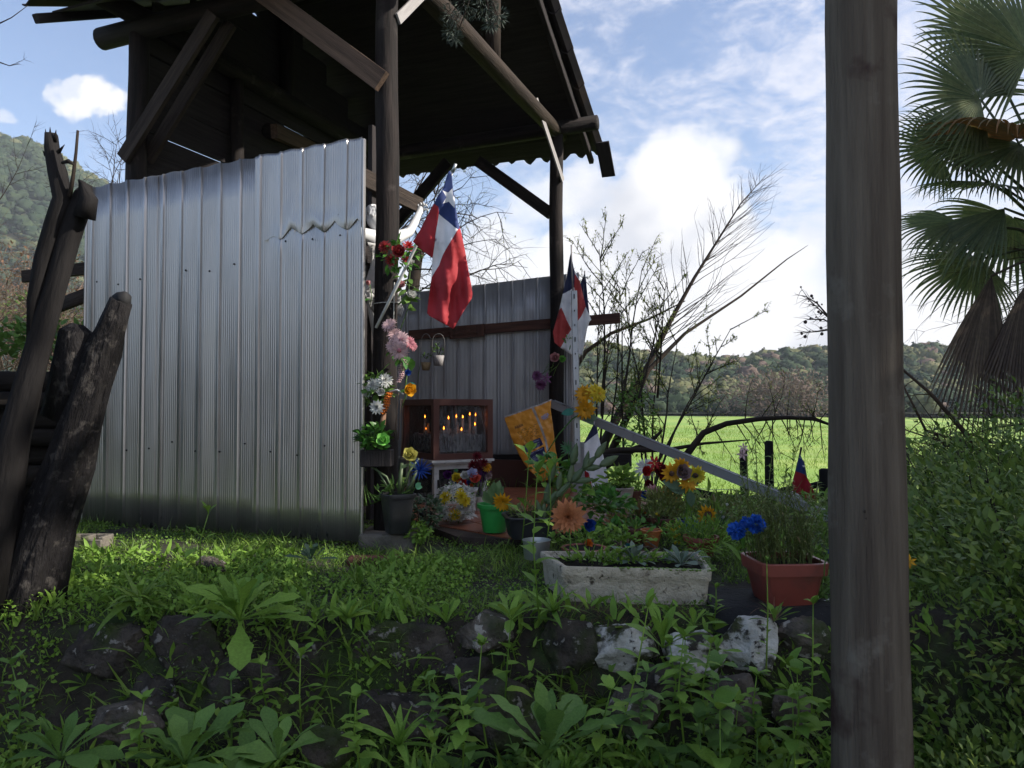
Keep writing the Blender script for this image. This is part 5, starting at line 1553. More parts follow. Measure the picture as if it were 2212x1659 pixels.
t = multi('flower_bunch', 'dark burgundy and purple bunch with one yellow flower', 'flowers', W(1042, 1100, 4.85),
          [('carnation', W(u, v, 4.85 + R.uniform(-.03, .03)), face(R.uniform(-.3, .3), R.uniform(0, .6)), S(r_, 4.85), 'mum', m_) for (u, v, m_, r_) in spec],
          extra=lambda t: green(t, W(1042, 1058, 4.87), .06, .04, .07, 40, .09, .005, 'strap', 'weeddk', up=1.2, seed=40))
vs = thing('vase', 'small pale jar behind the green pot holding the burgundy bunch', 'vase', W(1040, 1112, 4.87))
b = MB(); b.lathe(W(1040, 1112, 4.87), [(.035, 0), (.04, .03), (.035, .09), (.03, .10), (.033, .11), (.028, .10)], 16); b.build('vase_body', 'ceramic', vs)
# long dark planter with prickly plants
pp, top, rt, h = pot('wide dark brown planter with prickly stems beside the green pot', 1146, 1158, 3.78, 110, 92, 46, 'black', sq=6, rot=.15, rim=.14)
t = thing('prickly_plants', 'low thorny stems and small leaves crowding the dark planter', 'plants', top)
green(t, top + Z * .025, .11, .08, .04, 130, .035, .014, 'lance', 'herb', stems=30, stem_m='twigtan', seed=41, droop=.2)
# small ivy pot between black pot and bouquet
pp, top, rt, h = pot('small dark pot hidden under creeping ivy right of the black pot', 918, 1140, 4.0, 34, 26, 34, 'black')
t = thing('creeping_plant', 'grey-green creeper spilling over the small dark pot and down to the grass', 'plant', top)
green(t, W(920, 1108, 3.95), .09, .07, .085, 330, .026, .020, 'oval', 'weedblue', up=.1, stems=16, stem_m='twigtan', seed=42, lo=.4)
green(t, W(905, 1150, 3.75), .06, .08, .05, 160, .024, .018, 'oval', 'weed', up=.1, seed=43, name='runner_foliage')

# ---- cactus with flat paddles
cb = W(1168, 1160, 3.72)
t = thing('paddle_cactus', 'branching flat-stemmed cactus spreading up in front of the grey board', 'cactus', cb)
def paddle(u0, v0, u1, v1, w, d0=3.7, d1=None, m='cactus'):
    a, c = W(u0, v0, d0), W(u1, v1, d1 or d0); d_ = c - a; b = MB()
    b.leaf(a, d_, Vector((.1, -1, .2)), d_.length * 1.04, S(w, d0), .12, 6, 'oval', .08, .05)
    ob = b.build('paddle', m, t); s_ = ob.modifiers.new('thickness', 'SOLIDIFY'); s_.thickness = .006
for a in [(1165, 1140, 1178, 1085, 14), (1178, 1088, 1188, 1040, 15), (1188, 1045, 1200, 990, 14), (1182, 1090, 1205, 1060, 13), (1200, 1075, 1235, 1040, 14), (1235, 1042, 1262, 1010, 15), (1230, 1045, 1238, 1000, 14), (1236, 1005, 1246, 958, 17),
          (1258, 1012, 1290, 985, 15), (1286, 990, 1310, 955, 16), (1262, 1012, 1300, 1008, 14), (1296, 1006, 1335, 985, 18), (1205, 1060, 1212, 1020, 13), (1238, 1040, 1285, 1035, 13), (1262, 1018, 1272, 975, 13), (1172, 1120, 1160, 1080, 12)]:
    paddle(*a)
b = MB(); b.tube([cb, W(1178, 1110, 3.72), W(1200, 1076, 3.71), W(1232, 1043, 3.7)], [.013, .012, .010, .007], 7, rough=.2); b.build('cactus_stem', 'cactus', t)
t = thing('geranium_plant', 'leafy green geranium between the orange bag and the flat-stemmed cactus', 'plant', W(1190, 1100, 4.0))
green(t, W(1198, 1012, 4.1), .13, .05, .07, 60, .05, .045, 'wide', 'ivy', stems=8, seed=44, root=W(1190, 1110, 4.0), serr=.1)
green(t, W(1225, 1050, 4.0), .15, .05, .06, 50, .05, .04, 'wide', 'weed', stems=8, seed=45, root=W(1200, 1120, 4.0), serr=.1)

# ---- orange dahlia and blue rose
flower('big peach-orange paper dahlia standing above the left end of the concrete trough', W(1227, 1117, 3.05), face(.05, .05), S(41, 3.05), 'dahlia', 'p_peach', W(1228, 1225, 3.02), stem_r=.003)
flower('shiny dark blue paper rose just right of the orange dahlia', W(1269, 1132, 3.25), face(.5, -.1), S(19, 3.25), 'rose', 'p_blue', W(1262, 1200, 3.2))
flower('small orange cloth rose lying on the soil behind the trough', W(1270, 1175, 3.3), face(.2, .5), S(13, 3.3), 'rose', 'p_orange', W(1255, 1190, 3.3))
bk = W(1159, 1206, 3.22)
t = thing('metal_bucket', 'open galvanised metal can standing behind the left end of the trough', 'bucket', bk)
b = MB(); r_ = S(31, 3.22); h_ = S(40, 3.22)
b.lathe(bk, [(r_ * .86, 0), (r_ * .88, .004), (r_ * .95, h_ * .93), (r_, h_ * .95), (r_ * 1.01, h_ * .98), (r_, h_), (r_ * .95, h_), (r_ * .93, h_ * .9), (r_ * .85, .02)], 40); b.build('can_body', 'zinc', t, sharp=40)

# ---- concrete trough
tr_ = thing('concrete_trough', 'long pale concrete trough planter, stained and mossy, at the edge of the terrace', 'planter', Vector((.43, 2.78, 0)))
FLt, FRt, BRt, BLt = Vector((.175, 2.76, .128)), Vector((.700, 2.70, .125)), Vector((.742, 3.04, .13)), Vector((.105, 3.06, .13))
ctr_ = (FLt + FRt + BRt + BLt) / 4


def lvl(f, z, k=20):
    c4 = [FLt, FRt, BRt, BLt]; pts = []
    for i in range(4):
        a, c = c4[i], c4[(i + 1) % 4]; nn = k * 2 if i % 2 == 0 else k
        for j in range(nn):
            p = a.lerp(c, j / nn); p = ctr_ + (p - ctr_) * f; p.z = z
            nv = (p - ctr_); nv.z = 0
            p += nv.normalized() * (.004 * noise.noise(p * 14) + .002 * noise.noise(p * 50)); pts.append(p)
    # round the corners a little
    q = [pts[(i - 1) % len(pts)] * .25 + pts[i] * .5 + pts[(i + 1) % len(pts)] * .25 for i in range(len(pts))]
    return q


b = MB(); L_ = [lvl(.93, -.02), lvl(.935, .01), lvl(.945, .035), lvl(.955, .06), lvl(.962, .088), lvl(.985, .092), lvl(.99, .11), lvl(.995, .126), lvl(.985, .131), lvl(.93, .131), lvl(.92, .125), lvl(.915, .10)]
n_ = len(L_[0]); V = [p for l in L_ for p in l]
b.add(V, [(i * n_ + j, i * n_ + (j + 1) % n_, (i + 1) * n_ + (j + 1) % n_, (i + 1) * n_ + j) for i in range(len(L_) - 1) for j in range(n_)]); b.build('trough_body', 'tub', tr_, sharp=45)
b = MB(); l = lvl(.92, .107); b.add([ctr_ - Z * .02] + [p + Z * R.uniform(-.004, .004) for p in l], [(0, 1 + j, 1 + (j + 1) % n_) for j in range(n_)]); b.build('soil', 'soil', tr_)
b = MB()
for i in range(420):
    f = R.random(); p = BRt.lerp(FRt, R.random()) if f < .35 else FLt.lerp(FRt, .35 + .65 * R.random() ** .6)
    p = p + Vector((R.gauss(0, .010), R.gauss(0, .006) + .012, .003)); b.ball(p, R.uniform(.003, .007), n=5, k=3, sq=(1, 1, .6))
b.build('moss', 'ivy' if False else 'clover', tr_, kind='stuff')


def rosette(label, c, n, L, Wd, tilt, material, shape='spoon', serr=0, seed=1, name='rosette_plant', cat='plant', group=None, droop=.5, fold=.2, nm=3, jit=.25, segs=6, wave=0, tall=0):
    """leaves radiating from one crown, each leaf a part"""
    t = thing(name, label, cat, c, group); rs = random.Random(seed)
    ms = [pmesh('leaf%d' % i, 1, Wd * (.85 + .15 * i), droop * (.6 + .4 * i), segs, shape, fold, material, serr, wave) for i in range(nm)]
    for i in range(n):
        a = i * 2.399 + rs.uniform(-.3, .3); f = i / max(1, n - 1)
        tl = math.radians(tilt[0] + (tilt[1] - tilt[0]) * f) + rs.uniform(-jit, jit)
        e_ = Vector((math.cos(a), math.sin(a), 0)); d_ = e_ * math.cos(tl) + Z * math.sin(tl); up = Z * math.cos(tl) - e_ * math.sin(tl)
        s_ = L * (1 - .35 * f) * rs.uniform(.75, 1.1)
        rl = rs.uniform(-.4, .4); x_ = d_.cross(up).normalized(); x2 = x_ * math.cos(rl) + up * math.sin(rl); up2 = up * math.cos(rl) - x_ * math.sin(rl)
        inst(ms[rs.randrange(nm)], 'leaf', t, c + Z * (tall * f), x2, d_, up2, s_)
    return t


rosette('silvery rosette plant left of the middle in the concrete trough', Vector((.46, 2.92, .115)), 20, .12, .26, (10, 75), 'silver', seed=51)
rosette('silvery rosette plant at the right end of the concrete trough', Vector((.625, 2.86, .115)), 20, .12, .26, (10, 75), 'silver', seed=52)
flower('teal paper rose lying in the middle of the concrete trough', W(1362, 1188, 2.98), face(-.3, .4), S(18, 2.98), 'rose', 'p_teal', Vector((.47, 2.99, .11)))
for (u, v, k) in ((1335, 1195, 1), (1410, 1205, 2), (1445, 1207, 3)):
    rosette(['few-leaved weed beside the teal rose in the trough', 'few-leaved weed between the two silvery rosettes in the trough', 'few-leaved weed just left of the right silvery rosette in the trough'][k - 1], W(u, v, 2.93), 5, .075, .30, (35, 80), 'weed', 'lance', seed=60 + k, group='weeds in the trough', name='weed')

t = thing('seedling_cover', 'small green seedlings and clover dotting the trough soil', 'seedlings', Vector((.42, 2.92, .115)))
green(t, Vector((.44, 2.93, .125)), .25, .10, .012, 260, .022, .014, 'oval', 'clover', up=.8, seed=99)
green(t, Vector((.30, 2.95, .125)), .12, .08, .03, 50, .05, .012, 'lance', 'weed', up=1.0, seed=98, name='sprigs')
# ---- group of pots right of the shrine
wp, top, rt, h = pot('big cream glazed clay pot with moulded folds on the tiles', 1336, 1108, 4.75, 66, 50, 56, 'ceramic', rim=.10, rimk=1.04)
for o_ in wp.children:
    if o_.name.startswith('pot_body'):
        for v in o_.data.vertices:
            k = 1 + .05 * noise.noise(Vector((v.co.x * 18, v.co.y * 18, v.co.z * 30))); v.co.x *= k; v.co.y *= k
t = thing('leafy_plant', 'broad-leaved green plant in the cream clay pot', 'plant', top)
green(t, top + Z * .07, .10, .08, .07, 110, .06, .03, 'oval', 'weed', stems=14, seed=70)
pp, top, rt, h = pot('brown pot with an orange-tinged aloe right of the cream pot', 1382, 1150, 4.15, 50, 40, 34, 'brownpot', rim=.3)
rosette('orange-tinged aloe with thick pointed leaves', top, 12, .13, .17, (15, 80), 'aloe', 'point', seed=71, name='aloe_plant', cat='aloe', droop=-.3, fold=.4)
green(thing('small_sprigs', 'fine dark sprigs round the foot of the orange aloe', 'plant', top), top + Z * .02, .07, .06, .02, 60, .03, .012, 'oval', 'weeddk', seed=72)
pp, top, rt, h = pot('brown pot holding the yellow-green bushy succulent', 1434, 1152, 4.0, 52, 42, 34, 'brownpot', rim=.25)
t = thing('bushy_succulent', 'dense yellow-green finger-stemmed succulent in a brown pot', 'succulent', top)
green(t, top + Z * .075, .10, .08, .09, 420, .045, .008, 'strap', 'yellowgreen', up=.9, seed=73, fold=.5)
pp, top, rt, h = pot('plain orange-brown pot with a dark rim, mostly empty', 1407, 1180, 3.55, 44, 30, 36, 'orangepot', rim=.12)
pp, top, rt, h = pot('small dark brown square pot with a spiky aloe left of the orange pot', 1373, 1172, 3.65, 40, 30, 32, 'brownpot', rim=.2)
rosette('dark spiky aloe with narrow toothed leaves in the small dark pot', top, 18, .09, .12, (15, 85), 'weeddk', 'point', seed=74, name='aloe_plant', cat='aloe', droop=-.2, fold=.4)
pp, top, rt, h = pot('shallow blue rectangular pot under the sunflowers', 1487, 1146, 4.05, 46, 36, 24, 'bluepot', sq=5, rot=.3, rim=.25)
t = thing('sprig_plant', 'small green sprigs in the blue pot', 'plant', top); green(t, top + Z * .02, .06, .05, .02, 40, .03, .01, 'lance', 'weed', seed=75)
pp, top, rt, h = pot('red-brown bowl planter overflowing with fine green foliage', 1515, 1200, 3.45, 72, 50, 42, 'terra', rim=.25)
t = thing('fern_like_plant', 'mound of fine bright green foliage in the red-brown bowl', 'plant', top)
green(t, W(1512, 1150, 3.5), .17, .11, .065, 700, .032, .007, 'lance', 'weed', up=.8, seed=76, stems=24, root=top)
green(t, W(1530, 1180, 3.35), .12, .06, .05, 260, .032, .007, 'lance', 'weed', up=.3, seed=77, name='trailing_foliage')
t = multi('flower_bunch', 'small pale yellow blossoms at the left edge of the fine green foliage', 'flowers', W(1465, 1170, 3.5),
          [('blossom', W(1455 + R.uniform(-8, 14), 1135 + i * 5 + R.uniform(-4, 4), 3.48), face(R.uniform(-.5, .5), .5), .016, 'tulip', 'p_yellow') for i in range(9)])
pp, top, rt, h = pot('small pot with an agave behind the blue flowers', 1560, 1165, 4.1, 40, 30, 22, 'brownpot')
rosette('grey-green agave with stiff narrow leaves behind the fern-like plant', W(1556, 1138, 4.05), 22, .12, .08, (5, 80), 'weedblue', 'point', seed=78, name='agave_plant', cat='agave', droop=-.1, fold=.4)
pp, top, rt, h = pot('brown nursery pot half hidden behind the orange aloe', 1372, 1100, 4.9, 30, 24, 40, 'brownpot')
t = thing('leafy_plant', 'thin leaves rising between the cream pot and the red roses', 'plant', top); green(t, top + Z * .05, .07, .05, .07, 40, .09, .014, 'blade', 'weed', up=1.3, seed=79)
# rose bunch and sunflowers
Dr = 4.35
sp_ = [('lily', 1414, 1000, 20, 'lily', 'p_red'), ('daisy', 1396, 1012, 26, 'gerb', 'p_white'), ('rose', 1394, 1017, 15, 'rose', 'p_red'), ('rose', 1406, 1016, 9, 'rose', 'p_mint'), ('rose', 1426, 1019, 21, 'rose', 'p_dred'), ('rose', 1437, 1033, 17, 'rose', 'p_dred'),
       ('lily', 1420, 1008, 16, 'lily', 'p_orange'), ('rose', 1401, 1047, 14, 'rose', 'p_dred')]
t = multi('flower_bunch', 'bunch of red and crimson artificial roses with an orange lily and white daisy', 'flowers', W(1412, 1100, Dr),
          [(n_, W(u, v, Dr + (.03 if n_ == 'daisy' else R.uniform(-.03, 0))), face(R.uniform(-.3, .3), R.uniform(.0, .5)), S(r_, Dr), k_, m_) for (n_, u, v, r_, k_, m_) in sp_],
          extra=lambda t: [(lambda b: (b.tube([W(u, v + 4, Dr), W(1412 + (u - 1412) * .25, 1095, Dr)], .002, 4), b.build('stem', 'weeddk', t)))(MB()) for (_, u, v, _, _, _) in sp_])
Ds = 3.95
sp_ = [('sunflower_head', 1451, 1022, 24, 'sun', 'p_gold'), ('sunflower_head', 1471, 1008, 22, 'sun', 'p_gold'), ('sunflower_head', 1503, 1026, 24, 'sun', 'p_yellow'), ('sunflower_head', 1487, 1040, 25, 'sun', 'p_gold'),
       ('rose', 1474, 1022, 23, 'rose', 'p_mauve'), ('seed_disc', 1451, 1023, 6, 'disc', 'seed'), ('seed_disc', 1471, 1008, 5, 'disc', 'seed'), ('seed_disc', 1503, 1027, 5, 'disc', 'seed')]
def sfx(t):
    for (u, v, du, dz, L) in ((1470, 1050, -1, .3, .10), (1498, 1048, .3, .8, .09), (1490, 1062, .1, -1, .08), (1480, 1060, -.9, .2, .09)):
        b = MB(); b.leaf(W(u, v, Ds), Vector((du, -.2, dz)), Vector((0, -1, .4)), L, L * .6, .3, 5, 'oval'); b.build('leaf', 'weedblue', t)
    for (u, v) in ((1487, 1045), (1503, 1030), (1474, 1026)):
        b = MB(); b.tube([W(u, v, Ds + .02), W(1484, 1085, Ds + .02), W(1482, 1130, Ds)], .0035, 6); b.build('stem', 'ivy', t)
t = multi('flower_bunch', 'four artificial sunflowers around a dusty mauve rose in the blue pot', 'flowers', W(1484, 1132, Ds),
          [(n_, W(u, v, Ds - (.02 if k_ in ('disc',) else 0)), face(R.uniform(-.2, .3), R.uniform(-.1, .3)), S(r_, Ds), k_, m_) for (n_, u, v, r_, k_, m_) in sp_], extra=sfx)
flower('single nodding sunflower with a big brown centre right of the blue pot', W(1526, 1112, 3.95), face(.25, -.15), S(23, 3.95), 'sun', 'p_gold', W(1500, 1150, 3.98), centre='seed', cr=.5)
flower('crimson rosebud leaning over the cream pot', W(1328, 1066, 4.35), face(.4, .3), .038, 'tulip', 'p_dred', W(1318, 1130, 4.3))
flower('pale pink and teal paper blossom between the red roses and the yellow-green succulent', W(1411, 1063, 4.1), face(0, .3), .045, 'dahlia', 'p_pink', W(1412, 1100, 4.1))
flower('small blue paper flower under the red roses', W(1394, 1068, 4.2), face(-.2, .2), .030, 'rose', 'p_blue', W(1398, 1100, 4.2))
flower('rusty orange cloth flower above the yellow-green succulent', W(1445, 1058, 4.15), face(0, .4), .04, 'mum', 'p_orange', W(1443, 1100, 4.1))
flower('rusty orange cloth flower right of the yellow-green succulent', W(1462, 1072, 4.15), face(.1, .2), .034, 'mum', 'p_orange', W(1456, 1105, 4.1))
pn, top, rt, h = pot('small white and blue cup between the grey board and the cream pot', 1299, 1082, 4.7, 32, 26, 24, 'white')
pn, top, rt, h = pot('shallow terracotta saucer planter behind the trough', 1262, 1196, 3.25, 92, 70, 14, 'terra', rim=.4)
t = thing('low_succulents', 'tangle of leggy brown-stemmed succulents between trough and pots', 'succulents', W(1310, 1170, 3.55))
for k in range(26):
    u0, v0 = R.uniform(1260, 1400), R.uniform(1150, 1195); d_ = R.uniform(3.25, 3.75); a = R.uniform(-1, 1)
    p0 = W(u0, 0, d_); p0.z = .02
    p1 = p0 + Vector((R.uniform(-.06, .06), R.uniform(-.04, .04), R.uniform(.01, .05))); p2 = p1 + Vector((R.uniform(-.08, .08), R.uniform(-.03, .03), R.uniform(.0, .06)))
    b = MB(); b.tube([p0, p1, p2], [.006, .005, .004], 6, rough=.3); b.build('brown_stem', 'twigtan', t)
green(t, W(1300, 1160, 3.5), .26, .18, .03, 200, .04, .026, 'spoon', 'weed', up=.5, seed=80)
t = thing('leafy_plant', 'clump of small-leaved pot plants right behind the paper dahlia', 'plants', W(1330, 1130, 4.0))
green(t, W(1300, 1085, 4.1), .16, .12, .06, 170, .05, .038, 'wide', 'ivy', up=.4, seed=81, stems=12)
green(t, W(1290, 1060, 4.3), .08, .05, .035, 70, .035, .015, 'lance', 'weeddk', up=.9, seed=82, name='dark_foliage')
t = thing('concrete_edging', 'short whitish concrete edging block behind the trough', 'kerb', W(1430, 1188, 3.35))
b = MB(); b.box(Vector((.62, 3.35, .02)), .20, .035, .03, (Vector((.98, .17, 0)), Vector((-.17, .98, 0)), Z)); b.build('edging_block', 'tub', t, smooth=False)

t = thing('spring_plants', 'mixed green seedlings and thin stems filling the ground between the pots', 'plants', W(1440, 1150, 4.2))
green(t, W(1420, 1110, 4.5), .42, .30, .05, 420, .045, .016, 'lance', 'weed', up=1.0, seed=101)
green(t, W(1350, 1140, 3.9), .34, .22, .03, 300, .034, .024, 'oval', 'ivy', up=.6, seed=102, name='low_foliage')
green(t, W(1560, 1100, 4.3), .30, .25, .08, 380, .05, .012, 'lance', 'herb', up=1.1, seed=103, name='herb_foliage', stems=16)
multi('flower_bunch', 'scattered small yellow and white blossoms among the green between the pots', 'flowers', W(1420, 1120, 4.2),
      [('blossom', W(R.uniform(1340, 1580), R.uniform(1090, 1165), R.uniform(3.7, 4.4)), face(R.uniform(-.5, .5), .6), .018, 'tulip', R.choice(['p_yellow', 'p_white', 'p_orange'])) for i in range(16)])
# ---- big red planter with the wispy herb
rp, top, rt, h = pot('big square red plastic planter full of wispy herb', 1693, 1306, 2.74, 142, 100, 100, 'terra', sq=7, rot=.06, rim=.26, rimk=1.05)
RT = top
t = thing('wispy_herb', 'tall wispy herb bush with many thin stems growing from the big red planter', 'herb', top)
b = MB(); lf = MB(); rs = random.Random(90)
for i in range(130):
    p0 = top + Vector((rs.uniform(-.10, .10), rs.uniform(-.09, .09), 0)); tx = rs.uniform(-1, 1)
    hh = rs.uniform(.12, .30) + (.06 if tx < -.1 else 0) * rs.random(); end = p0 + Vector((tx * .12 - .01, rs.uniform(-.10, .10), hh)); mid = (p0 + end) / 2 + Vector((-tx * .02, 0, hh * .1))
    pts = [p0, p0.lerp(mid, .6), mid, mid.lerp(end, .5) + Vector((tx * .006, 0, .004)), end]; b.tube(pts, [.0017, .0015, .0012, .001, .0007], 3)
    for k in range(15):
        f = rs.uniform(.12, 1); q = pts[min(3, int(f * 4))].lerp(pts[min(4, int(f * 4) + 1)], f * 4 % 1)
        d_ = Vector((rs.gauss(0, 1), rs.gauss(0, 1), rs.uniform(-.5, .7))); lf.leaf(q, d_, Z, rs.uniform(.012, .028), rs.uniform(.0035, .0075), .8, 3, 'lance', .3)
b.build('stems', 'herb', t, kind='stuff'); lf.build('foliage', 'herb', t, kind='stuff')
t = thing('tall_weed', 'tall thin flowering weeds rising behind the wispy herb up to the gutter', 'weed', W(1650, 1190, 3.4))
b = MB(); lf = MB()
for (u, v, u1, v1) in ((1612, 1180, 1610, 955), (1640, 1180, 1630, 925), (1655, 1180, 1668, 980), (1630, 1180, 1600, 1010), (1670, 1180, 1700, 1000), (1690, 1180, 1720, 960), (1740, 1190, 1768, 1030), (1600, 1190, 1585, 1060)):
    a, c = W(u, v, 3.5), W(u1, v1, 3.5); m_ = (a + c) / 2 + Vector((rs.uniform(-.02, .02), 0, 0)); b.tube([a, m_, c], [.003, .0025, .0012], 4)
    for k in range(34):
        q = a.lerp(c, rs.uniform(.2, 1)) + Vector((rs.uniform(-.006, .006), 0, 0)); lf.leaf(q, Vector((rs.gauss(0, 1), rs.gauss(0, .6), rs.uniform(0, .8))), Z, rs.uniform(.02, .05), rs.uniform(.007, .016), .5, 3, 'lance', .2)
b.build('stems', 'herb', t, kind='stuff'); lf.build('foliage', 'weed', t, kind='stuff')
b = MB(); bloom(b, W(1606, 968, 3.48), face(.1, .5), .028, 'lily'); b.build('blossom', 'p_palepink', t)
b = MB(); bloom(b, W(1604, 982, 3.48), face(-.3, .3), .028, 'lily'); b.build('blossom', 'p_palepink', t)
# blue pompom flowers
flower('bright blue pompom flower at the left edge of the red planter', W(1591, 1147, 2.66), face(-.3, .2), S(22, 2.66), 'pom', 'p_pblue', W(1612, 1200, 2.7), leafm='ivy', leaves=[(.3, -.1, .7, .07)])
flower('blue pompom flower half hidden in the wispy herb', W(1632, 1132, 2.62), face(.1, .3), S(23, 2.62), 'pom', 'p_pblue', W(1640, 1205, 2.7))
flower('smaller blue pompom flower above the herb, facing up', W(1612, 1128, 2.70), face(-.1, .6), S(15, 2.7), 'pom', 'p_pblue', W(1630, 1200, 2.72))
flower('blue cloth flower peeping out beside the foreground pole', W(1789, 1190, 2.6), face(.3, .1), S(20, 2.6), 'tulip', 'p_blue', W(1780, 1250, 2.6))
pp, top, rt, h = pot('grey enamel dish on the ground right of the red planter', 1765, 1306, 2.76, 46, 36, 14, 'zinc', rim=.4)
t = thing('small_succulent', 'dusty small-leaved succulent right of the red planter', 'plant', W(1770, 1290, 2.72)); green(t, W(1772, 1262, 2.72), .05, .04, .05, 110, .018, .013, 'oval', 'weeddk', seed=91, stems=8)
flower('small orange and yellow flower showing right of the foreground pole', W(1965, 1213, 2.3), face(-.2, .1), S(15, 2.3), 'lily', 'p_gold', W(1968, 1240, 2.32))
t = thing('black_ground_cloth', 'black ground cloth sprinkled with needles between trough and red planter', 'ground cloth', Vector((.86, 2.78, 0)))
b = MB(); V = []
for i in range(17):
    for j in range(13):
        x = .68 + .45 * i / 16; y = 2.58 + .34 * j / 12; V.append(Vector((x, y, gz(x, y) + .012 + .006 * noise.noise(Vector((x * 9, y * 9, 0))))))
b.add(V, [(i * 13 + j, (i + 1) * 13 + j, (i + 1) * 13 + j + 1, i * 13 + j + 1) for i in range(16) for j in range(12)]); b.build('cloth_sheet', 'tarp', t)
# bits on the left
t = thing('brick', 'broken reddish brick lying in the grass in front of the metal sheet wall', 'brick', W(800, 1205, 3.45)); b = MB(); c = W(808, 1199, 3.42); b.box(Vector((c.x, 3.42, .018)), .115, .05, .022, (Vector((.99, .08, 0)), Vector((-.08, .99, 0)), Z)); ob = b.build('brick_body', 'brick', t, smooth=False); bv = ob.modifiers.new('bevel', 'BEVEL'); bv.width = .012; bv.segments = 2
t = thing('concrete_block', 'broken whitish hollow block lying left of the metal sheet wall', 'block', W(187, 1180, 3.6)); b = MB(); c = W(187, 1172, 3.6)
for (x0, w_) in ((-.075, .012), (0, .01), (.08, .012)): b.box(Vector((c.x + x0, 3.62, c.z)), w_, .05, .03)
b.box(Vector((c.x, 3.57, c.z - .005)), .088, .008, .024); b.box(Vector((c.x, 3.67, c.z)), .088, .008, .03); ob = b.build('block_body', 'concrete', t, smooth=False); bv = ob.modifiers.new('bevel', 'BEVEL'); bv.width = .004
# ================================================================== ROCKS
def rock(label, u, v, w, h, d, material, seed, tilt=0, yk=.8, group=None, name='rock', facets=13):
    c = W(u, v, d); sx, sz = S(w, d) / 2, S(h, d) / 2; c = c + Vector((0, sx * yk * .6, 0))
    rs = random.Random(seed); pl = []
    for i in range(facets):
        n_ = Vector((rs.gauss(0, 1), rs.gauss(0, 1), rs.gauss(0, 1))).normalized(); pl.append((n_, rs.uniform(.60, .86)))
    pl += [(Vector((0, -1, .15)).normalized(), .75), (Vector((.1, 0, 1)).normalized(), .8), (Vector((1, 0, .1)), .88), (Vector((-1, .1, 0)), .88), (Vector((0, 0, -1)), .8)]
    bmx = bmesh.new(); bmesh.ops.create_icosphere(bmx, subdivisions=5, radius=1)
    V = []; ca, sa = math.cos(tilt), math.sin(tilt)
    for vv in bmx.verts:
        q = vv.co.normalized(); r = min([hh / max(q.dot(n_), .05) for n_, hh in pl] + [1.15])
        r *= 1 + .09 * noise.noise(q * 1.8 + Vector((seed, 0, 0))) + .045 * noise.noise(q * 5 + Vector((0, seed, 0))) + .028 * noise.noise(q * 13) + .016 * noise.noise(q * 30)
        p = q * r; x, z = p.x * ca - p.z * sa, p.x * sa + p.z * ca
        V.append(c + Vector((x * sx * 1.12, p.y * sx * yk, z * sz * 1.12)))
    Fc = [tuple(x.index for x in f.verts) for f in bmx.faces]; bmx.free()
    b = MB(); b.add(V, Fc); ob = b.build(name, material, None, sharp=50)
    return tag(ob, label, 'rock', group)


for i, a in enumerate([
    ('white-limed angular stone, brightest and squarest of the edging, below the red planter', 1632, 1398, 138, 126, 2.50, 'rockw', 11, .05),
    ('whitish rounded stone leaning left of the squarest white stone', 1503, 1420, 140, 120, 2.50, 'rockw', 25, -.35),
    ('mottled white and black stone at the middle of the edging below the trough', 1352, 1408, 135, 120, 2.50, 'rockw', 31, .2),
    ('dark pitted stone between the mottled white stone and the grass', 1226, 1405, 130, 130, 2.50, 'rock', 44, .1),
    ('small light brown wedge stone lying on top of the edging', 1050, 1372, 128, 82, 2.48, 'rock2', 52, -.2),
    ('very large dark flat-topped boulder in the middle of the bank', 858, 1428, 250, 180, 2.50, 'rock', 63, 0),
    ('dark blocky boulder right of the big broad-leaved weed', 652, 1430, 175, 145, 2.48, 'rock', 78, .05),
    ('dark mossy boulder left of the big broad-leaved weed', 385, 1410, 190, 150, 2.48, 'rock', 81, .1),
    ('dark low boulder at the left end of the bank', 220, 1420, 170, 140, 2.48, 'rock', 95, 0),
    ('mossy stone right of the squarest white stone, partly behind the pole', 1748, 1382, 120, 90, 2.52, 'rock2', 101, -.4),
    ('pale cracked stone low on the bank under the white stones', 1592, 1535, 120, 130, 2.35, 'rock2', 115, .2),
    ('reddish brown stone low on the bank below the mottled stone', 1370, 1555, 130, 110, 2.38, 'rock2', 121, 0),
    ('brown stone behind the stems right of the large boulder', 1080, 1545, 170, 150, 2.36, 'rock', 133, .1),
    ('mossy stone below the small wedge stone', 1005, 1470, 120, 90, 2.40, 'rock', 138, .1),
    ('curved grey-green stone at the bottom left', 245, 1572, 150, 100, 2.10, 'rock2', 142, .5),
    ('smooth dark stone at the bottom edge left of the middle', 708, 1630, 110, 100, 2.05, 'rock', 151, 0),
    ('pale stone low down left of the pole', 1710, 1535, 90, 90, 2.40, 'rock2', 163, 0),
    ('dark sunken boulder under the broad-leaved weed', 510, 1500, 210, 150, 2.42, 'rock', 171, 0),
    ('dark sunken boulder at the foot of the large boulder', 870, 1570, 200, 120, 2.36, 'rock', 181, 0),
    ('dark sunken stone at the lower left of the bank', 320, 1530, 170, 120, 2.40, 'rock', 191, 0),
    ('half-buried rough stone in the weeds below the metal sheet wall', 452, 1222, 60, 34, 3.15, 'rock2', 201, 0),
    ('dark stone between the mottled and the rounded white stone', 1430, 1490, 110, 90, 2.44, 'rock', 211, 0)]):
    rock(*a)

# ================================================================== GROUND COVER
def gzv(xx, yy): return np.array([gz(a, b) for a, b in zip(xx, yy)])


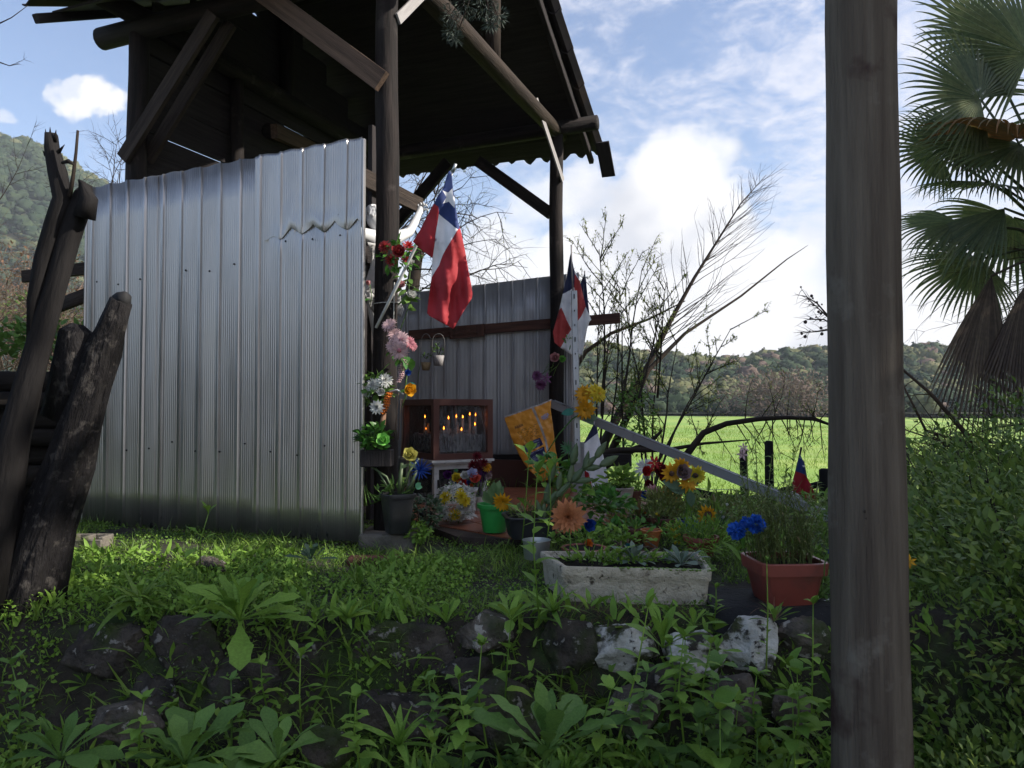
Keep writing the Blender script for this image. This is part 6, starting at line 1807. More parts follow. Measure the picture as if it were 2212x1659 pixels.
def cover(name, label, n, xr, yr, tpl, L, material, up=1.0, dens=None, lift=0.0, cat='ground cover', seedv=1, clump=2.2):
    xx = xr[0] + (xr[1] - xr[0]) * NR.rand(n); yy = yr[0] + (yr[1] - yr[0]) * NR.rand(n)
    keep = np.array([(noise.noise(Vector((a * clump, b * clump, seedv))) + .35 * noise.noise(Vector((a * clump * 4, b * clump * 4, seedv)))) > (dens(a, b) if dens else -9) for a, b in zip(xx, yy)])
    keep &= np.array([not (inpoly(a, b, PF)) and not (.14 < a < .72 and 2.72 < b < 3.1) and not (.70 < a < 1.1 and 2.58 < b < 2.9) for a, b in zip(xx, yy)])
    xx, yy = xx[keep], yy[keep]; n = len(xx)
    zz = gzv(xx, yy) + lift * NR.rand(n)
    d = rdirs(n, up); upv = rdirs(n, 1.2)
    V, Fc = scatter(tpl, np.stack([xx, yy, zz], 1), frames(d, upv), L[0] + (L[1] - L[0]) * NR.rand(n) ** 1.5)
    return tag(np_mesh(name, V, Fc, [material], kind='stuff'), label, cat)


T_OV = leaf_geo(1, .75, .6, 2, 'oval', .15); T_BL = leaf_geo(1, .07, 1.1, 3, 'blade', .2); T_LN = leaf_geo(1, .28, .8, 3, 'lance', .2)
worn = lambda a, b: .02 if b > 3.5 and a > -.3 else -.30
cover('clover_cover', 'tiny-leaved chickweed and moss carpeting the terrace', 70000, (-3.2, 2.6), (2.42, 4.6), T_OV, (.006, .016), 'clover', .8, lambda a, b: -.22 if a < 0 else -.02, .02)
cover('terrace_grass', 'short fine grass growing in patches on the terrace', 60000, (-3.2, 2.6), (2.42, 5.6), T_BL, (.02, .10), 'grass', 1.6, lambda a, b: -.12, .0, seedv=5)
cover('leafy_cover', 'low small-leaved weeds thick on the left of the terrace', 19000, (-3.2, -.15), (2.42, 3.35), T_OV, (.008, .022), 'weed', .8, lambda a, b: -.18, .07, seedv=9)
cover('bank_cover', 'low dark leaves and sprigs on the lower bank', 26000, (-2.0, 1.7), (1.4, 2.40), T_OV, (.008, .026), 'weed', .8, lambda a, b: -.06, .09, seedv=12)
cover('bank_sprigs', 'long narrow leaves standing up among the stones of the bank', 7500, (-2.2, 2.0), (1.4, 2.62), T_LN, (.03, .10), 'weed', 1.3, lambda a, b: -.12, .05, seedv=23)
cover('terrace_sprigs', 'upright narrow leaves on the left of the terrace', 2600, (-3.2, -.3), (2.5, 3.5), T_LN, (.03, .09), 'weed', 1.3, lambda a, b: -.1, .03, seedv=24)
cover('bank_grass', 'loose long grass blades on the lower bank', 13000, (-2.2, 2.0), (1.4, 2.50), T_BL, (.05, .20), 'grass', 1.2, lambda a, b: .0, .0, seedv=15)
cover('rough_grass', 'rough grass and weeds between the shrine and the pasture', 24000, (-7, 8), (5.2, 9.2), T_BL, (.06, .20), 'grass', 1.4, lambda a, b: -.6, .0, seedv=17)
cover('rough_weeds', 'leafy weeds between the shrine and the log fence', 9000, (.9, 7), (3.0, 9), T_LN, (.04, .12), 'weed', 1.0, lambda a, b: -.3, .12, seedv=19)
cover('needles', 'brown dry needles littering the soil in front of the trough', 2600, (.10, .62), (2.48, 2.70), leaf_geo(1, .03, .3, 1, 'blade', 0), (.02, .05), 'straw', .15, None, .012, cat='needles')

# ================================================================== WEEDS, each a plant
def Gp(u, d): 
    x = (u - 1106) / F * d
    return Vector((x, d, gz(x, d)))


def stemweed(label, c, h, n, L, Wd, material, shape='oval', lean=(0, 0), seed=1, group=None, serr=0, name='weed', stem_r=.0028, topn=4, tilt=25, droop=.7):
    t = thing(name, label, 'weed', c, group); rs = random.Random(seed)
    ms = [pmesh('leaf%d' % i, 1, Wd * (.9 + .15 * i), droop * (.7 + .4 * i), 5, shape, .18, material, serr, .1) for i in range(3)]
    top_ = c + Vector((lean[0], lean[1], h)); mid = c.lerp(top_, .5) + Vector((rs.uniform(-.02, .02), rs.uniform(-.02, .02), 0))
    b = MB(); b.tube([c - Z * .02, mid, top_], [stem_r, stem_r * .85, stem_r * .5], 6); b.build('stem', material, t)
    for i in range(n):
        f = .15 + .85 * i / max(1, n - 1) if i < n - topn else 1.0
        q = (c.lerp(mid, f * 2) if f < .5 else mid.lerp(top_, f * 2 - 1)); a = i * 2.2 + rs.uniform(-.4, .4); tl = math.radians(tilt + (35 if f > .97 else 0) + rs.uniform(-15, 15))
        e_ = Vector((math.cos(a), math.sin(a), 0)); d_ = e_ * math.cos(tl) + Z * math.sin(tl); up = Z * math.cos(tl) - e_ * math.sin(tl)
        inst(ms[rs.randrange(3)], 'leaf', t, q, d_.cross(up).normalized(), d_, up, L * (1 - .35 * f) * rs.uniform(.75, 1.15))
    return t


def tuft(label, c, n, L, seed=1, group=None, material='grass', name='grass_tuft', wd=.05):
    t = thing(name, label, 'grass', c, group); rs = random.Random(seed); ms = [pmesh('blade%d' % i, 1, wd, 1.0 + .5 * i, 7, 'blade', .25, material) for i in range(3)]
    for i in range(n):
        a = rs.uniform(0, 6.28); tl = math.radians(rs.uniform(40, 85)); e_ = Vector((math.cos(a), math.sin(a), 0)); d_ = e_ * math.cos(tl) + Z * math.sin(tl); up = Z * math.cos(tl) - e_ * math.sin(tl)
        inst(ms[rs.randrange(3)], 'blade', t, c + e_ * .008, d_.cross(up).normalized(), d_, up, L * rs.uniform(.5, 1.1))
    return t


# the ones that stand out
c = W(518, 1340, 2.36); rosette('biggest broad-leaved weed, its toothed leaves fanning over the dark boulders at the left', c, 21, .25, .27, (2, 84), 'weed', 'spoon', .10, 301, 'broad_leaved_weed', 'weed', droop=.6, segs=10, wave=.15)
b = MB(); tk = None
c = W(1182, 1625, 1.98); rosette('large upright rosette of long crinkled toothed leaves at the bottom middle', c, 16, .26, .24, (22, 86), 'weeddk', 'spoon', .10, 302, 'broad_leaved_weed', 'weed', droop=.45, segs=11, wave=.2)
rosette('bright lance-leaved weed standing before the right half of the trough', W(1432, 1400, 2.34), 11, .185, .24, (25, 86), 'weed', 'spoon', .07, 303, 'broad_leaved_weed', 'weed', droop=.4, segs=9)
rosette('small bright leafy weed between the trough and the squarest white stone', W(1498, 1352, 2.50), 8, .10, .30, (20, 80), 'weed', 'spoon', 0, 304, 'weed', 'weed')
rosette('little weed sprouting in front of the rounded white stone', W(1548, 1408, 2.34), 7, .08, .32, (10, 80), 'weed', 'spoon', 0, 305, 'weed', 'weed')
rosette('bright small clump of broad leaves on the grass edge above the wedge stone', W(965, 1345, 2.52), 9, .12, .28, (15, 85), 'weed', 'spoon', .08, 306, 'weed', 'weed', droop=.4)
rosette('long-leaved clump at the left front corner of the trough', W(1105, 1340, 2.50), 14, .17, .20, (20, 85), 'weed', 'spoon', .05, 307, 'broad_leaved_weed', 'weed', droop=.7, segs=8)
rosette('spreading narrow-leaved clump beside the left end of the trough', W(1195, 1322, 2.52), 16, .17, .13, (10, 80), 'weed', 'lance', 0, 308, 'weed', 'weed', droop=.9, segs=8)
stemweed('tall stem with paired leaves rising past the metal can to the dahlia', W(1165, 1330, 2.50), .46, 13, .10, .42, 'weed', 'oval', (-.005, .03), 309, tilt=30)
stemweed('sow thistle with lobed leaves standing before the orange bag', W(1128, 1162, 3.35), .34, 8, .15, .36, 'weed', 'spoon', (.03, .05), 310, serr=.22, tilt=35)
stemweed('sow thistle with one broad lobed leaf in front of the flat-stemmed cactus', W(1178, 1180, 3.3), .30, 7, .15, .42, 'weed', 'spoon', (.02, 0), 311, serr=.22, tilt=35)
stemweed('slender stem topped with pale leaves in front of the red planter', W(1655, 1440, 2.30), .31, 16, .035, .32, 'weed', 'point', (.005, 0), 312, topn=8, tilt=30)
rosette('low leafy rosette at the foot of the red planter', W(1672, 1342, 2.46), 9, .10, .34, (15, 75), 'weed', 'spoon', 0, 313, 'weed', 'weed')
tuft('arching dry grass tuft leaning in front of the red planter', W(1672, 1340, 2.44), 12, .17, 314, None, 'straw', wd=.02)
stemweed('two-stemmed weed with cupped leaves below the dark blocky boulder', W(652, 1590, 2.15), .22, 12, .10, .40, 'weed', 'spoon', (.0, -.02), 315, serr=.05)
stemweed('parsley-like weed with divided bright leaves in front of the large boulder', W(1052, 1600, 2.15), .26, 20, .055, .55, 'weed', 'wide', (-.015, 0), 316, serr=.25, topn=9)
stemweed('pale broad-leaved stem weed rising before the wedge stone', W(1090, 1520, 2.22), .25, 10, .095, .45, 'weed', 'oval', (.02, 0), 317)
rosette('narrow strap-leaved clump at the bottom left of the middle', W(862, 1610, 2.08), 14, .17, .12, (20, 85), 'weed', 'lance', .04, 318, 'weed', 'weed', segs=8)
rosette('narrow arching clump on the terrace left of the big broad-leaved weed', W(300, 1300, 2.60), 22, .20, .10, (5, 75), 'grass', 'lance', 0, 319, 'weed', 'weed', droop=1.1, segs=8)
rosette('finely lobed blue-green rosette below the metal sheet wall', W(672, 1212, 3.0), 15, .12, .22, (15, 80), 'weedblue', 'spoon', .28, 320, 'weed', 'weed')
stemweed('bent stem with curled leaves rising before the metal sheet wall', W(432, 1222, 3.0), .20, 9, .09, .36, 'weed', 'spoon', (.03, 0), 321)
rosette('clump of bright narrow leaves at the edge above the dark blocky boulder', W(752, 1335, 2.50), 20, .11, .16, (10, 82), 'weed', 'lance', .1, 322, 'weed', 'weed')
rosette('wide crinkled rosette at the bottom left edge', W(130, 1640, 1.9), 13, .19, .34, (10, 75), 'weeddk', 'spoon', .08, 323, 'broad_leaved_weed', 'weed', segs=9)
rosette('large grey-green crinkled leaves at the bottom left of the curved stone', W(400, 1650, 1.85), 13, .20, .36, (15, 75), 'weeddk', 'spoon', .10, 324, 'broad_leaved_weed', 'weed', segs=9, wave=.2)
rosette('long toothed leaves spreading left of the bottom stone', W(600, 1640, 1.95), 12, .21, .26, (10, 70), 'weeddk', 'spoon', .08, 325, 'broad_leaved_weed', 'weed', segs=9)
stemweed('leafy nettle-like weed crowding the bank below the rounded white stone', W(1478, 1600, 2.10), .28, 22, .07, .55, 'weed', 'oval', (0, 0), 326, serr=.12, tilt=15)
stemweed('tall stem weed with drooping pointed leaves right of the large rosette', W(1330, 1600, 2.12), .36, 14, .10, .33, 'weed', 'oval', (.09, 0), 327)
stemweed('round-leaved sprig reaching up beside the foreground pole', W(1752, 1560, 2.25), .34, 12, .06, .6, 'weed', 'oval', (.01, 0), 328)
stemweed('broad arching leaf weed beside the foreground pole near the ground', W(1722, 1600, 2.15), .20, 9, .13, .34, 'weed', 'oval', (-.02, 0), 329)
tuft('thin upright grass tuft on the terrace in front of the platform', W(1010, 1235, 3.2), 16, .19, 330)
tuft('fine grass tuft left of the brick edge on the moss', W(772, 1260, 2.85), 18, .14, 331)
tuft('dense grass tuft at the edge right of the large boulder', W(898, 1330, 2.55), 22, .11, 332)
k_ = 0
for (u, v, d, h, n_, L, m_) in ((1445, 1560, 2.2, .22, 20, .075, 'weed'), (1520, 1575, 2.15, .24, 24, .065, 'weed'), (1575, 1640, 2.05, .20, 20, .07, 'weeddk'), (1640, 1600, 2.1, .18, 18, .06, 'weed'), (1400, 1640, 2.0, .22, 20, .075, 'weeddk'), (1300, 1660, 1.95, .20, 16, .08, 'weed'),
                            (1000, 1650, 1.98, .22, 18, .075, 'weed'), (930, 1600, 2.1, .16, 16, .06, 'weeddk'), (780, 1660, 1.95, .18, 16, .07, 'weed'), (500, 1600, 2.1, .16, 16, .06, 'weeddk'), (300, 1660, 1.9, .17, 16, .07, 'weed'), (40, 1600, 2.0, .20, 16, .07, 'weeddk'), (1700, 1640, 2.0, .22, 18, .08, 'weed'), (1495, 1500, 2.3, .16, 18, .05, 'weed'), (580, 1530, 2.25, .13, 14, .06, 'weed')):
    stemweed('one of the bushy nettle-like weeds crowding the foot of the bank', W(u, v, d), h, n_, L, .5, m_, 'oval', (R.uniform(-.03, .03), R.uniform(-.02, 0)), 600 + k_, 'bushy nettle-like weeds at the foot of the bank', serr=.12, tilt=15); k_ += 1
# the rest, sown over bank and terrace
kinds = []
rs = random.Random(77); made = 0
sow = [('bank', 95), ('edge', 34), ('terr', 20)]
for where, cnt in sow:
    for i in range(cnt):
        if where == 'bank': d = rs.uniform(1.75, 2.3); u = rs.uniform(-60, 1800)
        elif where == 'edge': d = rs.uniform(2.42, 2.62); u = rs.choice([rs.uniform(60, 420), rs.uniform(560, 860), rs.uniform(1080, 1320), rs.uniform(1440, 1780)])
        else: d = rs.uniform(2.65, 3.3); u = rs.uniform(80, 780)
        p = Gp(u, d); 
        if where == 'bank' and rs.random() < .25: p.z += .05
        k = rs.randrange(5); wn = {'bank': 'on the lower bank', 'edge': 'along the stony edge of the terrace', 'terr': 'on the terrace before the metal wall'}[where]
        sc = {'bank': 1.5, 'edge': .75, 'terr': .8}[where]; m_ = rs.choice(['weed', 'weeddk', 'weed']) if where == 'bank' else 'weed'
        if k == 0: rosette('one of the toothed rosette weeds ' + wn, p, rs.randint(8, 13), .12 * sc * rs.uniform(.8, 1.3), .28, (5, 78), m_, 'spoon', .08, 400 + made, 'weed', 'weed', 'toothed rosette weeds ' + wn, segs=7)
        elif k == 1: stemweed('one of the upright leafy stem weeds ' + wn, p, .17 * sc * rs.uniform(.7, 1.4), rs.randint(8, 13), .07 * sc * rs.uniform(.8, 1.3), .42, m_, 'oval', (rs.uniform(-.03, .03), rs.uniform(-.03, 0)), 400 + made, 'upright leafy stem weeds ' + wn)
        elif k == 2: tuft('one of the arching grass tufts ' + wn, p, rs.randint(10, 18), .16 * sc * rs.uniform(.7, 1.2), 400 + made, 'arching grass tufts ' + wn)
        elif k == 3: rosette('one of the narrow-leaved clumps ' + wn, p, rs.randint(10, 16), .12 * sc * rs.uniform(.8, 1.3), .14, (15, 82), m_, 'lance', 0, 400 + made, 'weed', 'weed', 'narrow-leaved clumps ' + wn)
        else: stemweed('one of the small round-leaved sprigs ' + wn, p, .11 * sc * rs.uniform(.7, 1.4), rs.randint(12, 18), .035 * sc * rs.uniform(.8, 1.2), .75, m_, 'wide', (rs.uniform(-.03, .03), 0), 400 + made, 'small round-leaved sprigs ' + wn, topn=6)
        made += 1

# ================================================================== DEAD TREE AT THE LEFT
t = thing('dead_tree', 'dead leaning tree with two broken trunks and peeling bark at the left edge', 'tree', W(0, 1520, 2.7))
b = MB(); P_ = [(-40, 1600), (0, 1480), (55, 1300), (108, 1130), (150, 1000), (190, 860), (222, 760), (243, 700), (262, 650)]; wd = [105, 88, 66, 52, 45, 40, 35, 26, 21]
b.tube([W(u, v, 2.75 - .01 * i) for i, (u, v) in enumerate(P_)], [S(w, 2.75) for w in wd], 28, rough=.34, seed=3); b.build('trunk', 'bark', t)
b = MB(); b.tube([W(262, 652, 2.68), W(268, 640, 2.67), W(270, 632, 2.66)], [S(20, 2.7), S(15, 2.7), S(4, 2.7)], 14, rough=.3); b.build('cut_end', 'dark', t)
b = MB(); b.tube([W(150, 900, 2.74), W(160, 790, 2.70), W(165, 715, 2.68), W(168, 700, 2.68)], [S(50, 2.7), S(42, 2.7), S(30, 2.7), S(12, 2.7)], 16, rough=.3, seed=8); b.build('stub', 'bark', t)
b = MB(); b.tube([W(196, 752, 2.68), W(215, 712, 2.67), W(240, 690, 2.67)], [S(16, 2.7), S(10, 2.7), S(4, 2.7)], 8, rough=.4); b.build('stub', 'bark', t)
b = MB(); P_ = [(-30, 1300), (0, 1120), (30, 950), (70, 800), (100, 690), (125, 600), (145, 520), (168, 455), (182, 420), (190, 398)]; wd = [46, 38, 31, 27, 24, 23, 23, 21, 19, 9]
b.tube([W(u, v, 2.62) for (u, v) in P_], [S(w, 2.62) for w in wd], 22, rough=.24, seed=11); b.build('trunk', 'bark2', t)
b = MB(); P_ = [(68, 740), (72, 650), (92, 560), (118, 480), (136, 430), (124, 370), (112, 320), (110, 290)]; wd = [10, 14, 16, 18, 21, 19, 16, 13]
b.tube([W(u, v, 2.60) for (u, v) in P_], [S(w, 2.60) for w in wd], 18, rough=.30, seed=13); b.build('trunk', 'bark2', t)
b = MB()
for (u, v, u1, v1, r_) in ((100, 300, 98, 278, 4), (108, 296, 108, 274, 5), (118, 300, 121, 280, 5), (128, 322, 140, 312, 4), (100, 330, 92, 325, 5), (104, 345, 97, 318, 5)):
    b = MB(); b.tube([W(u, v + 6, 2.59), W(u1, v1, 2.58)], [S(r_, 2.6), .0006], 6, rough=.5); b.build('splinter', 'bark2', t)
b = MB(); b.tube([W(150, 425, 2.58), W(158, 380, 2.57), W(164, 330, 2.56), W(168, 282, 2.56)], [S(5, 2.6), S(4, 2.6), S(3.2, 2.6), S(2.8, 2.6)], 7); b.build('twig', 'twig', t)
b = MB(); b.tube([W(134, 352, 2.57), W(148, 348, 2.56), W(160, 356, 2.56)], [S(3, 2.6), S(5, 2.6), S(2, 2.6)], 7); b.build('twig', 'twig', t)
b = MB(); b.tube([W(182, 470, 2.60), W(192, 430, 2.59), W(178, 396, 2.58), W(170, 388, 2.58)], [S(22, 2.6), S(18, 2.6), S(7, 2.6), S(2, 2.6)], 10, rough=.35, seed=5); b.build('broken_end', 'bark2', t)
# log pile and rail
t = thing('log_pile', 'dark stacked logs behind the dead tree at the left', 'logs', Vector((-3.4, 4.9, 0)))
for r_ in range(8):
    for k in range(3):
        x0 = -5.4 + R.uniform(-.1, .1); b = MB(); y_ = 4.75 + k * .17 + (r_ % 2) * .08; z_ = .06 + r_ * .115
        b.tube([Vector((x0, y_ + .35, z_)), Vector((x0 + 1.3, y_ + .1, z_ + R.uniform(-.01, .01))), Vector((-2.58 + R.uniform(-.08, .1), y_ - .05, z_ - .01))], R.uniform(.05, .066), 10, rough=.12, seed=r_ * 3 + k); b.build('log', 'darklog', t)
t = thing('fence_rail', 'weathered board end sticking out behind the dead tree', 'board', W(110, 592, 5.1)); b = MB(); b.beam(W(50, 598, 5.1), W(200, 578, 5.0), .03, S(26, 5.1), Z); b.build('board', 'wood', t, sharp=35)
t = thing('ivy_patch', 'glossy ivy leaves growing over the log pile at the left edge', 'ivy', Vector((-3.4, 5.1, .9))); green(t, W(70, 735, 5.3), .75, .30, .13, 500, .07, .05, 'wide', 'weeddk', up=.4, seed=92)


# ================================================================== BARE TREES AND SHRUBS
def twig(b, p, d, L, r, lv, rs, tips, curve=.35, droop=0.0, kids=4, nseg=5, n=4, spread=.8, kl=.55):
    pts = [p]; dd = d.normalized()
    for i in range(nseg):
        dd = (dd + Vector((rs.gauss(0, 1), rs.gauss(0, 1), rs.gauss(0, 1))) * curve * .28 - Z * droop * .2).normalized(); pts.append(pts[-1] + dd * (L / nseg))
    b.tube(pts, [r * (1 - .75 * i / nseg) for i in range(nseg + 1)], n, cap=False)
    tips.append((pts, lv))
    if lv > 0:
        for k in range(kids):
            f = rs.uniform(.25, 1.0) * nseg; i = min(nseg - 1, int(f)); q = pts[i].lerp(pts[i + 1], f - i); ax = (pts[i + 1] - pts[i]).normalized()
            sd = Vector((rs.gauss(0, 1), rs.gauss(0, 1), rs.gauss(0, 1))); sd = (sd - ax * sd.dot(ax)).normalized()
            twig(b, q, ax * (1 - spread * .5) + sd * spread, L * kl * rs.uniform(.6, 1.15), max(.0011, r * .5), lv - 1, rs, tips, curve, droop, kids, max(3, nseg - 1), 3, spread, kl)


def buds(t, tips, per, L, Wd, material, rs, lv=1, name='buds'):
    b = MB()
    for pts, l in tips:
        if l > lv: continue
        for k in range(per):
            i = rs.randrange(len(pts) - 1); q = pts[i].lerp(pts[i + 1], rs.random()); b.leaf(q, Vector((rs.gauss(0, 1), rs.gauss(0, 1), rs.gauss(.3, 1))), Z, L * rs.uniform(.5, 1.3), Wd * rs.uniform(.6, 1.2), .4, 2, 'oval', .1)
    b.build(name, material, t, kind='stuff')


rs = random.Random(5)
# leaning bare tree behind the back post
base = W(1262, 1075, 8.8)
t = thing('leaning_tree', 'bare dark tree leaning right against the clouds behind the back post', 'tree', base); b = MB()
P_ = [W(u, v, 8.8 + .06 * i) for i, (u, v) in enumerate([(1255, 1085), (1290, 985), (1345, 880), (1400, 790), (1450, 690), (1500, 600), (1550, 520), (1600, 440), (1655, 378)])]
b.tube(P_, [.075, .062, .05, .038, .028, .020, .014, .008, .003], 8, rough=.1); b.build('trunk', 'twig', t)
b = MB(); tips = []
for i in range(74):
    f = rs.uniform(3.2, 7.9); j = int(f); q = P_[j].lerp(P_[j + 1], f - j); ax = (P_[j + 1] - P_[j]).normalized(); s_ = 1 if i % 2 else -1
    sd = Vector((s_ * .62, rs.gauss(0, .5), .62 if s_ < 0 else .05)); L = (1.45 if s_ > 0 else .8) * (1.08 - (f - 3.2) / 5.6) * rs.uniform(.5, 1.1)
    twig(b, q, ax * .62 + sd * .8, L * 1.1, .0048 * (1.2 - (f - 3) / 8), 1, rs, tips, .25, -.12 if s_ > 0 else -.25, 2, 6, 4, .5, .30)
b.build('branches', 'twig', t, kind='stuff')
# second limb and arching branch
b = MB(); b.tube([W(1310, 1000, 8.6), W(1400, 800, 8.7), W(1480, 720, 8.9), W(1600, 640, 9.2), W(1700, 560, 9.5), W(1745, 530, 9.7)], [.05, .03, .02, .014, .008, .003], 6); b.build('limb', 'twig', t)
b = MB(); b.tube([W(1240, 800, 8.0), W(1265, 760, 8.0), W(1320, 720, 8.0), W(1400, 690, 8.1), W(1480, 650, 8.2)], [.03, .026, .02, .014, .006], 6); b.build('limb', 'branch', t)
# budding shrub
t = thing('budding_shrub', 'tall multi-stemmed shrub with tiny spring leaves behind the gutter', 'shrub', W(1400, 1060, 7.6)); b = MB(); tips = []
for (u0, v0, u1, v1) in ((1408, 1060, 1400, 700), (1412, 1060, 1470, 720), (1402, 1060, 1372, 650), (1290, 1050, 1300, 600), (1300, 1050, 1345, 620), (1285, 1040, 1275, 640), (1350, 1040, 1330, 640), (1398, 1060, 1350, 760), (1414, 1050, 1520, 760), (1420, 1000, 1560, 700), (1300, 900, 1290, 545), (1340, 900, 1382, 560), (1420, 860, 1425, 610), (1380, 860, 1470, 640)):
    a, c = W(u0, v0, 7.6 + rs.uniform(-.4, .5)), W(u1, v1, 7.7 + rs.uniform(-.4, .6)); d_ = c - a
    twig(b, a, d_, d_.length, .014, 2, rs, tips, .16, 0, 7, 8, 5, .55, .30)
b.build('stems', 'twig', t, kind='stuff'); buds(t, tips, 7, .036, .014, 'bud', rs, 2)
green(t, W(1372, 905, 7.5), .20, .15, .40, 380, .06, .03, 'oval', 'weeddk', up=.1, seed=93, name='climber_foliage')
# long arching branch with hanging twigs in front of the pasture
t = thing('arching_branch', 'dark branch arching over the pasture with hanging twigs', 'branch', W(1480, 985, 7.0)); b = MB(); tips = []
P_ = [W(u, v, 7.0) for (u, v) in [(1440, 1060), (1485, 980), (1520, 935), (1570, 915), (1640, 905), (1700, 902), (1760, 905), (1800, 920)]]
b.tube(P_, [.04, .034, .03, .026, .023, .02, .018, .01], 7, rough=.1); b.build('limb', 'twig', t); b = MB()
b.tube([W(1200, 1000, 7.0), W(1340, 972, 7.0), W(1440, 972, 7.0), W(1520, 958, 7.0), W(1620, 950, 7.0)], [.035, .03, .022, .014, .006], 6); b.tube([W(1240, 1075, 7.2), W(1330, 985, 7.2), W(1400, 960, 7.2), W(1430, 930, 7.1)], [.05, .04, .03, .012], 6)
for i in range(34):
    f = rs.uniform(1.5, 6.8); j = int(f); q = P_[j].lerp(P_[j + 1], f - j); s_ = rs.choice((-1, -1, 1)); twig(b, q, Vector((rs.gauss(.2, .5), rs.gauss(0, .3), s_)), rs.uniform(.15, .45), .006, 1, rs, tips, .35, .15, 3, 4, 4, .7, .5)
b.build('twigs', 'twig', t, kind='stuff'); buds(t, tips, 9, .026, .012, 'bud', rs, 1)
# tree with drooping bare twigs behind the shed
t = thing('drooping_tree', 'bare tree with fine drooping twigs seen between the shed roof and the back wall', 'tree', Vector((-1.5, 9.6, -.3))); b = MB(); tips = []
root = Vector((-1.6, 9.6, -.3)); b.tube([root, W(880, 700, 9.6), W(900, 560, 9.6), W(930, 470, 9.6)], [.12, .10, .07, .05], 8, rough=.1); b.build('trunk', 'twig', t); b = MB()
for i in range(26):
    q = W(rs.uniform(860, 960), rs.uniform(400, 640), 9.6 + rs.uniform(-.4, .4)); twig(b, q, Vector((rs.uniform(-.5, 1.2), rs.gauss(0, .5), rs.uniform(-.1, .9))), rs.uniform(.8, 1.5), .011, 2, rs, tips, .5, .32, 5, 6, 4, .8, .55)
b.build('twigs', 'twig', t, kind='stuff'); buds(t, [x for i, x in enumerate(tips) if i % 3 == 0], 2, .03, .014, 'bud', rs, 1)
# bare twigs and thicket at the left
t = thing('bare_thicket', 'tangled tan bare thicket behind the dead tree at the left', 'thicket', Vector((-5, 8.0, -.1))); b = MB(); tips = []
for i in range(90):
    u = rs.uniform(-160, 215); d_ = rs.uniform(7.2, 9.5); q = W(u, 800, d_); twig(b, q, Vector((rs.gauss(0, .5), rs.gauss(0, .3), 1)), rs.uniform(.6, 1.35) * (1.2 if u < 60 else .9), .009, 2, rs, tips, .8, .22, 6, 6, 3, .9, .55)
b.build('twigs', 'twigtan', t, kind='stuff')
green(t, W(60, 640, 9.3), 1.3, .5, .65, 1500, .06, .02, 'oval', 'straw', up=0, seed=94, name='dry_leaves')
green(t, W(60, 700, 8.6), 1.3, .4, .35, 900, .07, .035, 'oval', 'weeddk', up=.2, seed=95, name='low_leaves')
t = thing('bare_tree', 'bare spreading twigs between the dead tree and the shed post', 'tree', Vector((-5.0, 8.5, -.1))); b = MB(); tips = []
for (u0, v0, u1, v1) in ((215, 560, 230, 260), (200, 520, 175, 400), (240, 520, 262, 300), (230, 480, 205, 230), (245, 470, 270, 330), (190, 480, 160, 330), (250, 420, 268, 380), (-30, 480, 60, 300)):
    a, c = W(u0, v0, 8.5), W(u1, v1, 8.5); twig(b, a, c - a, (c - a).length, .008, 2, rs, tips, .35, 0, 6, 6, 4, .75, .42)
b.tube([Vector((-5.0, 8.5, -.1)), W(215, 600, 8.5), W(222, 520, 8.5)], [.08, .05, .02], 6)
b.build('twigs', 'twig', t, kind='stuff')
for (lab, pts) in (('bare twig reaching in at the upper left edge', [(-60, 60), (0, 50), (25, 38), (60, 12)]), ('small leafy twig at the left edge below the cloud', [(-60, 120), (0, 135), (20, 142), (42, 138)])):
    t = thing('overhanging_twig', lab, 'twig', W(-60, pts[0][1], 3.2)); b = MB(); tips = []; q = [W(u, v, 3.2) for u, v in pts]; b.tube(q, [.004, .003, .002, .0012], 5)
    if pts[1][1] > 100:
        twig(b, q[2], Vector((.4, 0, .3)), .08, .0015, 1, rs, tips, .4, 0, 4, 3, 3)
    b.build('twig', 'twig', t)
t = thing('cypress_sprig', 'grey-green cypress foliage hanging into the top of the view', 'foliage', W(1040, -60, 3.2))
b = MB(); br = MB()
for (u, v, r_) in ((1000, 5, 34), (1050, 10, 38), (1075, 35, 20), (975, 30, 22), (974, 66, 20), (985, 82, 13), (1030, -20, 50), (1060, 50, 18)):
    c = W(u, v, 3.2); br.tube([W(1040, -70, 3.2), c], [.004, .0015], 4)
    for i in range(120):
        d_ = Vector((rs.gauss(0, 1), rs.gauss(0, 1), rs.gauss(-.2, 1))); q = c + d_.normalized() * S(r_, 3.2) * rs.random() ** .5
        b.leaf(q, d_, Vector((rs.gauss(0, 1), rs.gauss(0, 1), 1)), .022, .004, .3, 2, 'lance', .2)
b.build('foliage', 'cypress', t, kind='stuff'); br.build('twigs', 'twig', t)
t = thing('black_branch_tip', 'dark alder-like branch tip with cones left of the foreground pole', 'branch', W(1800, 690, 5.0)); b = MB(); tips = []
for pts in ([(1830, 700), (1785, 682), (1750, 650), (1730, 622)], [(1830, 720), (1780, 690), (1745, 690)], [(1790, 684), (1765, 655), (1740, 640)], [(1790, 712), (1765, 716), (1745, 718)]):
    q = [W(u, v, 5) for u, v in pts]; b.tube(q, [.007, .005, .003, .0015][:len(q)], 5)
    for k in range(12):
        j = rs.randrange(len(q) - 1); p = q[j].lerp(q[j + 1], rs.random()); twig(b, p, Vector((-1, rs.gauss(0, .4), rs.gauss(0, .6))), .10, .002, 0, rs, tips, .6, .2); 
        if k % 2: b.ball(p + Vector((rs.uniform(-.05, .02), 0, rs.uniform(-.03, .03))), rs.uniform(.006, .014), n=5, k=3)
b.build('twigs', 'twig', t)

